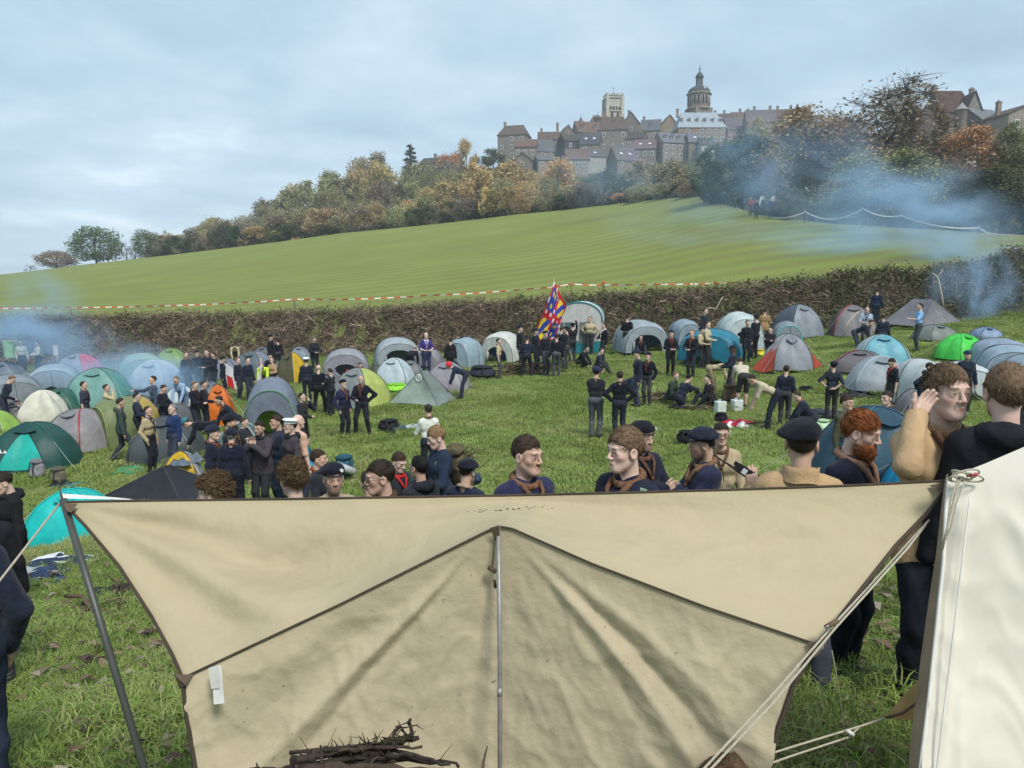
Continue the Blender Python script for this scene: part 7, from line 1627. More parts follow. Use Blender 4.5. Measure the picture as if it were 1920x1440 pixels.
def props():
    bag('grey rucksack beside the dark green dome', 73, 897, .42, .48, (.20, .20, .21)); bag('khaki kit bag beside the grey rucksack', 112, 903, .45, .36, (.12, .11, .08)); cloth_heap('teal and black gear spread beside the khaki kit bag', 128, 905, .7, .10, [(.05, .20, .22), (.02, .02, .025)])
    cloth_heap('navy quilt, grey cloth and white sheet on the left grass', 98, 1072, 1.15, .22, [(.60, .62, .64), (.30, .31, .33), (.02, .035, .07), (.03, .05, .10)]); cloth_heap('small red and white rag on the left grass', 68, 1178, .22, .06, [(.45, .04, .03), (.6, .55, .5)])
    p = stick_pile('logs with dark tarp on the left grass', 205, 1142, 1.0, 7, .14, 'log_pile', .035); b = cloth_heap('crumpled black tarp lying on the logs', 214, 1122, .55, .14, [(.025, .027, .03)]); b.location.z += .10
    q0, q1 = at_ground(92, 1192), at_ground(262, 1118); o = empty('long_stick', q0); tag(o, 'long pale stick lying on the left grass', 'stick'); bb = MB(); stick(bb, (0, 0, .03), q1 - q0 + [0, 0, .05], .016, np.random.RandomState(2), 7, .03); bb.build('branch', mat('bark_1', (.19, .14, .09)), o, True)
    cloth_heap('green fly sheet flat on grass behind the black tent', 253, 880, 1.1, .12, [(.06, .22, .10), (.08, .26, .13)], 'fly sheet', 'fly_sheet')
    bag('black gear bag on the grass in mid field', 729, 805, .65, .30, (.018, .018, .02), name='gear_bag'); cloth_heap('blue and grey poles and cloth beside the black gear bag', 765, 803, .9, .08, [(.02, .02, .03), (.04, .08, .2), (.35, .38, .4)], 'tent parts', 'tent_parts')
    bag('blue rucksack with pale bedroll behind the crowd', 645, 895, .46, .52, (.03, .10, .15)); o = empty('bedroll', at_ground(652, 898) + np.array([0, -.2, .3]), .4); tag(o, 'pale rolled sleeping mat on the blue rucksack', 'sleeping mat'); bb = MB(); bb.tube([(-.2, 0, .1), (.2, 0, -.1)], .085, 12); bb.build('roll', fabric((.48, .52, .54)), o, True)
    for lab, px, py in (('white water can with dark cap left of red bag', 1350, 773), ('second white water can behind the red bag', 1381, 770)):
        p = at_ground(px, py); o = empty('water_can', p, .3); tag(o, lab, 'water can', 'bags and gear on the grass'); soft(o, 'can', lambda q: np.max(np.abs(q - [0, 0, .17]) - np.array([.12, .08, .14]), axis=-1) - .03, (-.25, -.2, -.05), (.25, .2, .4), .02, mat('can_white', (.68, .72, .70), rough=.4, trans=.2), amp=.003)
        bb = MB(); bb.tube([(.06, 0, .33), (.06, 0, .38)], .035, 8); bb.build('cap', mat('cap_dark', (.03, .10, .08)), o); bb = MB(); bb.tube([(-.1, 0, .33), (-.06, 0, .38), (.0, 0, .38), (.03, 0, .33)], .014, 6); bb.build('handle', mat('can_white', (.68, .72, .70)), o, True)
    cloth_heap('red and white chequered pack on the grass', 1385, 797, 1.0, .26, [(.02, .02, .025), (.5, .03, .06), (.62, .60, .58), (.45, .02, .05)], 'pack', 'red_pack'); bag('black stuff sack left of the red pack', 1352, 790, .36, .26, (.015, .015, .018), False)
    bag('black holdall behind the two men at centre right', 1292, 830, .62, .30, (.014, .014, .016), name='holdall'); p = at_ground(1338, 812); o = empty('foam_mat', p, .2); tag(o, 'pale foam mat on grass behind the spectacled man', 'mat'); bb = MB(); bb.box((0, 0, .035), (.9, .45, .05)); bb.build('sheet', fabric((.55, .60, .62), 'cotton'), o)
    p0, p1 = at_ground(1395, 802), at_ground(1420, 776); o = empty('walking_staff', p0); tag(o, 'dark staff lying beside the red pack', 'staff'); bb = MB(); bb.tube([(0, 0, .1), np.array([.75, .35, .12])], .018, 6); bb.build('shaft', mat('bark_2', (.06, .045, .035)), o, True)
    stick_pile('heap of branches for the fire left of the flag', 962, 703, 2.6, 16, .45, 'firewood_heap', .03); stick_pile('branches under the flag', 1010, 697, 2.6, 14, .4, 'firewood_heap', .03); stick_pile('little heap of sticks by the seated scouts', 1238, 752, 1.2, 12, .3, 'firewood_heap', .02); stick_pile('fire sticks in front of the seated scouts', 1303, 768, 1.1, 9, .15, 'firewood_heap', .02)
    cloth_heap('dark gear and tarp beside silver tent', 1600, 742, 1.2, .18, [(.015, .015, .018), (.03, .03, .035)]); cloth_heap('clothes and pans spread behind the crouching man', 1560, 772, 1.6, .16, [(.12, .14, .17), (.5, .52, .5), (.03, .035, .05)]); bag('green and white bag beside the crouching man', 1542, 808, .4, .3, (.45, .62, .40), False); cloth_heap('black tarp spread behind the bending scouts', 1420, 722, 2.6, .12, [(.02, .022, .026), (.03, .032, .036)], 'tarp', 'dark_tarp'); bag('dark cap like bundle on the right grass', 1510, 732, .5, .14, (.015, .016, .02), False)
    bag('brown rucksack by the bending scouts', 1368, 758, .5, .62, (.13, .085, .05)); bag('yellow sack beside the red winged tent', 1425, 668, .4, .3, (.6, .5, .04), False); bag('dark backpack on the bank', 890, 652, .6, .65, (.02, .025, .05)); bag('dark heap of gear right of the red hood', 905, 708, 1.2, .5, (.03, .045, .05)); bag('lime sack by pale blue dome', 742, 733, 1.1, .3, (.25, .6, .05), False)
    o = cloth_heap('orange red jacket thrown on the grey lime tent', 659, 712, .6, .35, [(.62, .07, .02), (.6, .06, .02)], 'jacket', 'red_jacket'); gz = P(659, 700, o.location.y - .2); o.location.z = gz[2] - .12
    o = cloth_heap('grey blue jacket on the collapsed yellow banded tent', 344, 866, .6, .3, [(.10, .13, .17), (.12, .15, .19)], 'jacket', 'blue_jacket'); o.location = tuple(P(344, 868, 16.6)); 
    o = cloth_heap('black jacket on the peak of the black tent', 304, 888, .55, .4, [(.012, .012, .014), (.014, .014, .016)], 'jacket', 'black_jacket'); o.location = tuple(P(302, 905, 15.9))
    for k, (a, b_) in enumerate((((1778, 664), (1800, 628)), ((1800, 664), (1782, 630)), ((1788, 668), (1792, 628)))): 
        p0 = at_ground(*a); p1 = P(b_[0], b_[1], p0[1] + .1); o = empty('tripod_pole', p0); tag(o, 'stick of the small tripod before green tent, %s from the left' % ('first', 'third', 'middle')[k], 'pole', 'tripod sticks'); bb = MB(); bb.tube([(0, 0, 0), p1 - p0], .022, 6); bb.build('shaft', mat('bark_3', (.24, .15, .08)), o, True)
    # pale crooked branches
    for lab, pts, y, r in (('pale forked branch standing in the right hedge', [(1770, 580), (1764, 545), (1758, 520), (1748, 512)], 36.5, .05), ('pale bent staff beside light blue shirt', [(1579, 634), (1590, 605), (1604, 590), (1610, 584)], 31.5, .045), ('pale twisted branch sticking out of middle hedge', [(1325, 577), (1343, 578), (1350, 565), (1356, 556)], 37.5, .03)):
        q = np.array([P(a, b_, y) for a, b_ in pts]); o = empty('bare_branch', q[0]); tag(o, lab, 'branch', 'bare branches'); bb = MB(); bb.tube(q - q[0], np.linspace(r, r * .5, len(q)), 6)
        if 'forked' in lab: bb.tube([q[2] - q[0], P(1768, 505, y) - q[0]], [r * .6, r * .3], 5)
        bb.build('branch', mat('bark_pale', (.45, .40, .32), bump=.4), o, True)
    # cloth hanging at left
    p = P(17, 660, 38); o = empty('hanging_cloth', p); tag(o, 'pale green cloth hanging at the left edge', 'cloth'); bb = MB(); u = np.linspace(-1, 1, 9); g = np.array([[(x * .35, .1 * math.sin(x * 4 + z), z) for z in np.linspace(-.3, .55, 8)] for x in u]); bb.grid(g); bb.build('sheet', fabric((.30, .48, .40)), o, True); bb = MB(); bb.tube([(-.5, 0, .56), (.5, 0, .56)], .012, 5); bb.build('line', GUY(), o)
    p0 = at_ground(110, 690); o = empty('raised_paddle', p0); tag(o, 'white paddle leaning in the smoke on the left', 'paddle'); bb = MB(); bb.tube([(0, 0, 0), (-.05, 0, .9)], .03, 6); bb.build('shaft', mat('bark_pale', (.45, .40, .32)), o, True); bb = MB(); bb.box((-.1, 0, 1.1), (.28, .05, .6)); bb.build('blade', fabric((.6, .58, .5), 'cotton'), o)
    # yellow post behind the two navy men, white stick
    p0 = on_ground(532, 716); o = empty('timber_post', p0); tag(o, 'pale timber post slanting above the green fronted tent', 'post'); bb = MB(); bb.tube([(0, 0, 0), P(540, 678, p0[1]) - p0], .035, 6); bb.build('shaft', mat('timber_new', (.50, .38, .18)), o, True)
def flagcloth(o, quads, name):
    for i, (poly, c) in enumerate(quads):
        b = MB(); b.fan(poly); b.build(name, mat('flag_' + key(c), c, rough=.8, var=.08, trans=.2), o)
def flags():
    # big quartered banner: hung from a slanting pole, red border, blue with gold lilies, gold and blue bends
    y = 33.0; foot = on_ground(1074, 684); o = empty('flag', foot); tag(o, 'red bordered flag quartered in blue lilies and yellow blue stripes on a slanting pole', 'flag')
    top = P(1038, 523, foot[1] - .2) - foot
    mp = mat('flag_pole', (.45, .36, .26), rough=.7); b = MB(); k = np.linspace(0, 1, 7)[:, None]; b.tube(top * k, .024, 6); b.build('pole', mp, o, True)
    C4 = [np.array(P(*q, foot[1] + dy)) - foot for q, dy in (((1039, 526), -.2), ((1063, 575), -.25), ((1040, 634), -.1), ((1000, 641), .05))]
    def S(u, v):                                # u along width (0 = hoist side right), v down
        u = np.asarray(u, float)[..., None]; v = np.asarray(v, float)[..., None]
        p = (C4[0] * (1 - u) + C4[1] * u) * (1 - v) + (C4[3] * (1 - u) + C4[2] * u) * v
        w = np.sin(u * 9 + v * 5) * .10 * (.3 + v) + np.sin(v * 7 - u * 3) * .06
        p = p + np.array([.25, -1.0, 0]) * w; p[..., 2:] -= .10 * np.sin(u * math.pi) * v
        return p
    RED, BLU, YEL_, WH = (.60, .02, .03), (.03, .06, .34), (.80, .58, .03), (.72, .72, .74)
    nu, nv = 36, 44; U, V = np.meshgrid((np.arange(nu) + .5) / nu, (np.arange(nv) + .5) / nv, indexing='ij')
    qu = np.floor(U * 2); qv = np.floor(V * 2); fu, fv = U * 2 - qu, V * 2 - qv
    col = np.zeros((nu, nv), int)               # 0 red 1 blue 2 yellow 3 white
    lily = (qu + qv) % 2 == 0
    bord = np.minimum(np.minimum(fu, 1 - fu), np.minimum(fv, 1 - fv)) < .13
    comp = bord & ((np.floor(fu * 6) + np.floor(fv * 6)) % 3 == 0)
    col[lily] = 1; col[lily & comp] = 3; col[lily & bord & ~comp] = 0
    dots = lily & ~bord & ((np.hypot(fu - .35, fv - .3) < .09) | (np.hypot(fu - .65, fv - .3) < .09) | (np.hypot(fu - .5, fv - .68) < .1)); col[dots] = 2
    st = (np.floor((fu + fv) * 2.7) % 2).astype(int) + 1; col[~lily] = st[~lily]; col[~lily & bord] = 0
    g = S(*np.meshgrid(np.linspace(0, 1, nu + 1), np.linspace(0, 1, nv + 1), indexing='ij')); i, j = np.meshgrid(np.arange(nu), np.arange(nv), indexing='ij'); kq = (i * (nv + 1) + j).ravel()
    me = mesh_np('cloth', g.reshape(-1, 3), np.stack([kq, kq + nv + 1, kq + nv + 2, kq + 1], 1), [mat('flag_' + n, c, rough=.8, var=.08, trans=.2) for n, c in (('red', RED), ('blue', BLU), ('gold', YEL_), ('white', WH))], col.ravel(), True); link('cloth', me, o)
    b = MB(); b.grid(g[:, [0, 0]] + np.array([[[0, 0, 0]], ]) * 0 + np.array([0, -.01, .02])) if False else None
    # furled white banner in front of green tent
    ft = on_ground(486, 800); o = empty('banner', ft); tag(o, 'furled white banner with red and black marks before the green tent', 'banner'); b = MB(); t_ = P(489, 672, ft[1]) - ft; b.tube([(0, 0, 0), t_], .018, 6); b.build('pole', mp, o, True)
    n = 22; g = np.zeros((5, n, 3)); s = np.linspace(.2, .93, n)
    for a in range(5): g[a] = t_ * s[:, None] + np.stack([(a - 2) * .045 * (1.4 - s) + .03 * np.sin(s * 17 + a), -.03 - .03 * np.cos(a * 2 + s * 9), s * 0], 1)
    ci = np.array([[(2 if (j % 9 in (2, 3) and a in (1, 2)) else 1 if (j < 6 or (j % 7 == 1 and a == 2)) else 0) for j in range(n - 1)] for a in range(4)]); i, j = np.meshgrid(np.arange(4), np.arange(n - 1), indexing='ij'); kq = (i * n + j).ravel()
    link('cloth', mesh_np('cloth', g.reshape(-1, 3), np.stack([kq, kq + n, kq + n + 1, kq + 1], 1), [mat('flag_white', WH), mat('flag_black', (.03, .02, .03)), mat('flag_red', RED)], ci.ravel(), True), o)
    # white standard leaning on the mauve tent
    ft = on_ground(432, 730); o = empty('standard', ft); tag(o, 'white standard with red emblem leaning beside the mauve tent', 'banner'); b = MB(); t_ = P(414, 675, ft[1]) - ft; b.tube([(0, 0, 0), t_], .02, 6); b.tube([t_ * .9, t_ * .9 + [-.14, 0, .06]], .02, 5); b.build('pole', mat('white_pole', (.6, .6, .58)), o, True)
    g = np.array([[t_ * (.95 - .28 * v) + np.array([u * .5, -.05 + .05 * math.sin(u * 5 + v * 3), -u * .25 - v * .6]) for v in np.linspace(0, 1, 9)] for u in np.linspace(0, 1, 7)]); ci = np.array([[1 if (2 <= a <= 4 and b_ >= 4) else 0 for b_ in range(8)] for a in range(6)]); i, j = np.meshgrid(np.arange(6), np.arange(8), indexing='ij'); kq = (i * 9 + j).ravel()
    link('cloth', mesh_np('cloth', g.reshape(-1, 3), np.stack([kq, kq + 9, kq + 10, kq + 1], 1), [mat('flag_white', WH), mat('flag_red', RED)], ci.ravel(), True), o)
    for k, px in enumerate((1430, 1452)):
        y = 73.5; q = P(px, 392, y); o = empty('white_pennant', (q[0], y, Tz1(q[0], y))); tag(o, 'white pennant carried in the far group, %s one' % ('left', 'right')[k], 'flag', 'pennants of the far walkers'); hh = P(px, 366, y)[2] - o.location.z; b = MB(); b.tube([(0, 0, 0), (0, 0, hh)], .03, 5); b.build('pole', mp, o); b = MB(); b.add([(0, 0, hh), (0, 0, hh - .9), (-.45, 0, hh - 1.1), (-.3, 0, hh - .2)], [[0, 1, 2, 3]]); b.build('cloth', mat('flag_white', WH), o)
props(); flags()
# ================================================================== foreground awning and white tent
def canvas(name, c, c2, tr=.22):
    m = mat(name, c, rough=.9, col2=c2, scale=1.6, bump=.35, bscale=16.0, spec=.12, trans=tr); return m
def curve(pts, n):
    pts = np.array(pts, float); d = np.r_[0, np.cumsum(np.linalg.norm(np.diff(pts[:, :2], axis=0), axis=1))]; t = np.linspace(0, d[-1], n * 6)
    q = np.stack([np.interp(t, d, pts[:, i]) for i in range(3)], 1)
    k = np.ones(9) / 9
    for i in range(3): q[:, i] = np.convolve(np.pad(q[:, i], 4, mode='reflect', reflect_type='odd'), k, mode='valid')
    return q[np.linspace(0, len(q) - 1, n).astype(int)]
def coons(top, bot, lef, rig):                 # curves in (px, py, y)
    n, m = len(top), len(lef); u = np.linspace(0, 1, n)[:, None, None]; v = np.linspace(0, 1, m)[None, :, None]
    a = top[:, None] * (1 - v) + bot[:, None] * v; b = lef[None] * (1 - u) + rig[None] * u
    c = (top[0] * (1 - u) + top[-1] * u) * (1 - v) + (bot[0] * (1 - u) + bot[-1] * u) * v
    return a + b - c
def to3(g): return np.array([P(*q) for q in g.reshape(-1, 3)]).reshape(g.shape)
def cre(x, w, p=1.0): return np.exp(-np.abs(x / w) ** 1.3)
def awning():
    o = empty('awning', P(938, 1850, 2.4)); tag(o, 'large sand coloured canvas awning stretched across the foreground on a centre pole', 'awning'); base = np.array(o.location)
    YR = 2.72
    ridge = curve([(118, 942, YR), (500, 937, YR - .02), (950, 930, YR - .04), (1350, 920, YR - .05), (1600, 911, YR - .06), (1784, 902, YR - .08)], 150)
    eave_l = curve([(344, 1272, 2.12), (640, 1133, 2.24), (915, 996, 2.34), (935, 988, 2.35)], 76); eave_r = curve([(935, 988, 2.35), (960, 992, 2.345), (1110, 1058, 2.27), (1320, 1138, 2.18), (1530, 1209, 2.12)], 75)
    eave = np.concatenate([eave_l, eave_r[1:]])
    ll = curve([(118, 942, YR), (160, 985, 2.66), (225, 1062, 2.5), (285, 1155, 2.34), (325, 1228, 2.2), (344, 1272, 2.12)], 60); rr = curve([(1784, 902, YR - .08), (1735, 965, 2.58), (1680, 1022, 2.5), (1620, 1098, 2.34), (1560, 1175, 2.2), (1530, 1209, 2.12)], 60)
    g = coons(ridge, eave, ll, rr); p3 = to3(g)
    px, py = g[..., 0], g[..., 1]; u = np.linspace(0, 1, p3.shape[0])[:, None]; v = np.linspace(0, 1, p3.shape[1])[None]
    edge = np.minimum(1, np.sin(u * math.pi) * 3) * np.sin(v * math.pi) ** .6
    # soft tension folds: fanning out of the left top corner, long shallow waves on the right
    dl = np.hypot(px - 130, py - 945) + 1; al = np.arctan2(py - 945, px - 130)
    d = .040 * np.sin(al * 15 + .7) * np.exp(-((px - 420) / 420.) ** 2) + .010 * np.sin(py * .055 + px * .006) * np.exp(-((px - 560) / 330.) ** 2) + .016 * np.sin(py * .042 - px * .010 + 1) * np.exp(-((px - 1420) / 300.) ** 2) + .009 * vnoise(p3 * [2.2, 1, 9], 1.6, 3) + .005 * vnoise(p3 * [3, 1, 22], 2.3, 5) + .0022 * vnoise(p3 * [1, 1, 3], 23, 8) + .007 * (1 - np.abs(vnoise(p3 * [1.0, 1, 2.6], 4.5, 11))) ** 7 + .004 * (1 - np.abs(vnoise(p3 * [1.3, 1, 2.2], 11, 14))) ** 7
    sagm = -.05 * np.sin(v * math.pi) * np.sin(u * math.pi)
    p3 = p3 + np.array([0, -.75, .66]) * ((d * edge) + sagm)[..., None]
    m1 = canvas('awning_canvas', (.50, .425, .285), (.455, .385, .25)); m2 = canvas('awning_wall_canvas', (.525, .445, .315), (.48, .405, .28))  # one cloth in two tones: the wall's difference in light is put into colour
    b = MB(); b.grid(p3 - base); b.build('roof_panel', m1, o, True)
    # wall
    bot = curve([(385, 1900, 1.92), (660, 1880, 2.04), (935, 1850, 2.10), (1200, 1880, 2.04), (1425, 1900, 1.92)], len(eave)); wl = curve([(344, 1272, 2.12), (352, 1345, 2.09), (368, 1440, 2.06), (378, 1650, 2.0), (385, 1900, 1.92)], 110); wr = curve([(1530, 1209, 2.12), (1488, 1282, 2.1), (1458, 1365, 2.08), (1440, 1440, 2.06), (1430, 1650, 2.0), (1425, 1900, 1.92)], 110)
    w = coons(eave, bot, wl, wr); q3 = to3(w); px, py = w[..., 0], w[..., 1]; u = np.linspace(0, 1, q3.shape[0])[:, None]; v = np.linspace(0, 1, q3.shape[1])[None]
    ang = np.degrees(np.arctan2(px - 935, np.maximum(py - 975, 8))); rad = np.clip(np.hypot(px - 935, py - 975) / 480, 0, 1.5)
    wob = ang + 1.6 * np.sin(py * .009 + .5) + 1.5 * vnoise(q3, 3.1, 12)
    D = 0
    for a0, wd, am in ((-44, 2.6, .06), (-40, 1.5, -.03), (-51, 6, -.02), (-24, 9, .012), (-62, 6, .014), (34, 2.0, -.016), (39, 2.4, .045), (44.5, 1.7, -.03), (50, 2.8, .035), (61, 5, -.014), (17, 8, .012), (3, 1.8, .012), (-3.5, 1.6, .010)):
        D = D + am * cre(wob - a0, wd)
    D = D * .62 * np.clip(rad * 1.3, 0, 1.0) * np.clip(1.35 - .5 * rad, .4, 1)
    D = D + .010 * vnoise(q3 * [1.6, 1, .8], 4.2, 2) * rad + .007 * vnoise(q3, 9, 2) * rad + .004 * vnoise(q3, 21, 4) + (.009 * (1 - np.abs(vnoise(q3 * [1.7, 1, .9], 5.5, 21))) ** 7 + .005 * (1 - np.abs(vnoise(q3 * [1.4, 1, 1.1], 13, 24))) ** 7) * np.clip(rad * 2, .2, 1) + .0022 * vnoise(q3 * [1.6, 1, .7], 52, 6)
    hang = .16 * np.sin(v * math.pi * .5) * (1 - np.abs(2 * u - 1)) * 0
    q3 = q3 + np.array([0, -1.0, .12]) * (D * np.minimum(1, v * 12))[..., None] + np.array([0, .10, 0]) * (np.sin(np.clip(v * 2, 0, 1) * math.pi / 2) * (1 - np.abs(2 * u - 1) ** 2))[..., None] * .8
    b = MB(); b.grid(q3 - base); b.build('wall_panel', m2, o, True)
    dk = mat('brown_piping', (.055, .04, .028), rough=.8, var=.2)
    def pipe(c, r, nm, off=(0, -.006, .004)):
        bb = MB(); bb.tube(np.array([P(*k) for k in c]) - base + np.array(off), r, 6); return bb.build(nm, dk, o, True)
    pipe(eave_l, .0036, 'piping'); pipe(eave_r, .0036, 'piping'); pipe(ridge, .0045, 'edge_binding', (0, 0, .002)); pipe(ll, .006, 'edge_binding'); pipe(rr, .007, 'edge_binding'); pipe(wl[:70], .0065, 'edge_binding'); pipe(wr[:70], .0075, 'edge_binding')
    pc = mat('brown_patch', (.10, .072, .05), rough=.85, var=.2, bump=.2, bscale=200)
    def patch(pts, nm='corner_patch', m=None):
        n = 1; bb = MB(); bb.fan(np.array([P(*k) for k in pts]) - base + np.array([0, -.012, .006])); return bb.build(nm, m or pc, o)
    patch([(330, 1264, 2.12), (366, 1264, 2.13), (352, 1284, 2.10), (340, 1292, 2.12)]); pa = patch([(1512, 1204, 2.12), (1548, 1204, 2.14), (1530, 1228, 2.11), (1524, 1232, 2.11)])
    patch([(1738, 912, 2.64), (1784, 900, 2.62), (1778, 925, 2.6), (1760, 924, 2.6)]); patch([(122, 945, YR - .02), (150, 945, YR - .02), (138, 962, 2.68), (130, 960, 2.68)]); patch([(918, 991, 2.32), (937, 986, 2.32), (937, 1020, 2.34), (930, 1014, 2.34)])
    patch([(400, 1250, 2.095), (418, 1247, 2.095), (424, 1318, 2.07), (404, 1320, 2.07)], 'care_label', mat('label_white', (.62, .62, .60), rough=.5)); patch([(394, 1252, 2.09), (412, 1249, 2.09), (415, 1290, 2.075), (399, 1291, 2.075)], 'care_label', mat('label_grey', (.50, .49, .46), rough=.5))
    # small faded stamped marks under the ridge
    rs = random.Random(2); bb = MB()
    for i in range(15):
        t = i / 14; x = 882 + 152 * t; yb = 977 - 7 * math.sin(min(1, t * 1.25) * math.pi * .55) + (2 if t > .9 else 0)
        for k in range(rs.randint(1, 3)):
            dx, dy = rs.uniform(-4, 4), rs.uniform(-2.2, 2.2); a0 = (x + dx, yb + dy); a1 = (a0[0] + rs.uniform(2, 7), a0[1] + rs.uniform(-1.6, 1.2)); bb.tube(np.array([P(*a0, 2.345), P(*a1, 2.345)]) - base + [0, -.062, .05], .0011, 4)
    bb.build('stamped_mark', mat('ink', (.05, .04, .03)), o)
    # straw and dirt specks clinging to the wall
    bb = MB(); r2 = random.Random(8)
    for i in range(38):
        a = int(r2.uniform(.08, .95) * q3.shape[0]); c = int(r2.uniform(.05, .5) * q3.shape[1]); s = q3[a, c] - base + [0, -.005, 0]; L = r2.uniform(.003, .012) * (.6 + (i % 6 == 0)); t = r2.uniform(0, 6.28); bb.tube([s, s + np.array([math.cos(t) * L, -.002, math.sin(t) * L])], .0011, 3)
    sp = bb.build('straw_specks', mat('straw_dark', (.10, .075, .04)), o); tag(sp, kind='stuff')
    # poles
    steel = mat('steel_pole', (.26, .26, .25), rough=.5, metal=.4, var=.2, scale=20); dark = mat('dark_pole', (.075, .08, .075), rough=.45, metal=.3)
    bb = MB(); bb.tube([P(934, 985, 2.335) - base, P(937, 1200, 2.24) - base, P(938, 1850, 1.96) - base], .0075, 10); cp = bb.build('centre_pole', steel, o, True); bb = MB(); bb.tube([P(937, 1290, 2.2) - base, P(937, 1305, 2.193) - base], .0092, 10); bb.build('pole_joint', steel, cp, True)
    bb = MB(); bb.tube([P(118, 936, YR - .01) - base, P(198, 1200, 2.56) - base, P(378, 1800, 2.3) - base], .0135, 10); lp = bb.build('side_pole', dark, o, True); bb = MB(); bb.tube([P(118, 940, YR - .01) - base, P(109, 908, YR + .01) - base], [.005, .002], 6); bb.build('pole_spike', dark, lp, True)
    bb = MB(); bb.tube([P(1782, 903, 2.63) - base, P(1776, 1250, 2.66) - base, P(1770, 1850, 2.7) - base], .0125, 10); bb.build('side_pole', dark, o, True)
    bb = MB(); bb.tube([P(928, 1010, 2.32) - base, P(923, 1062, 2.31) - base], .0016, 4); bb.build('toggle_cord', dk, o); 
    for a, c in (((916, 1063), (930, 1072)), ((927, 1088), (929, 1102))): bb = MB(); bb.tube([P(*a, 2.305) - base, P(*c, 2.305) - base], .0085 if a[0] < 920 else .005, 8); bb.build('toggle', mat('toggle_wood', (.09, .06, .04)), o, True)
    # white lining turned over at the left end of the ridge
    bb = MB(); t = np.linspace(0, 1, 24)[:, None]; l0 = np.array([P(112 + 130 * s, 936 + 3 * s, YR) for s in t[:, 0]]) - base; g = np.stack([l0 + [0, 0, .004], l0 + np.array([0, .02, .0]) + np.array([0, 0, .016]) * (1 - t) ** .7, l0 + np.array([0, .05, -.01])], 1); bb.grid(g); bb.build('turned_hem', mat('hem_white', (.60, .58, .53), rough=.8), o, True)
    # ropes
    rope = mat('rope', (.52, .47, .37), rough=.9, var=.2, scale=200, bump=.6, bscale=500)
    def rp(pts, r=.0042, nm='guy_rope'):
        q = np.array([P(*k) for k in pts]) - base; bb = MB(); bb.tube(q, r, 6); return bb.build(nm, rope, o, True)
    rp([(112, 944, YR), (0, 1088, 2.45), (-220, 1370, 2.0)]); rp([(1742, 975, 2.58), (1690, 1032, 2.45), (1622, 1108, 2.28), (1568, 1166, 2.12), (1440, 1312, 1.95), (1310, 1452, 1.8), (1120, 1660, 1.62)], .0036); rp([(1735, 985, 2.57), (1700, 1030, 2.4), (1566, 1178, 2.10), (1450, 1318, 1.94), (1325, 1450, 1.79), (1125, 1668, 1.61)], .0036)
    bb = MB(); bb.tube(np.array([P(1547, 1177, 2.08), P(1572, 1163, 2.08)]) - base, .0075, 6); bb.build('rope_slider', mat('leather_tab', (.13, .09, .06)), o, True); rp([(1560, 1220, 2.12), (1574, 1300, 2.3), (1590, 1420, 2.5)], .0016, 'thin_cord')
    for q in ((1540, 1213), (1552, 1177)): bb = MB(); bb.lathe([(.006, -.002), (.008, 0), (.006, .002), (.0, .002)], n=10); e = bb.build('eyelet', steel, o); e.location = tuple(P(*q, 2.075) - base); e.rotation_euler = (math.pi / 2, 0, 0)
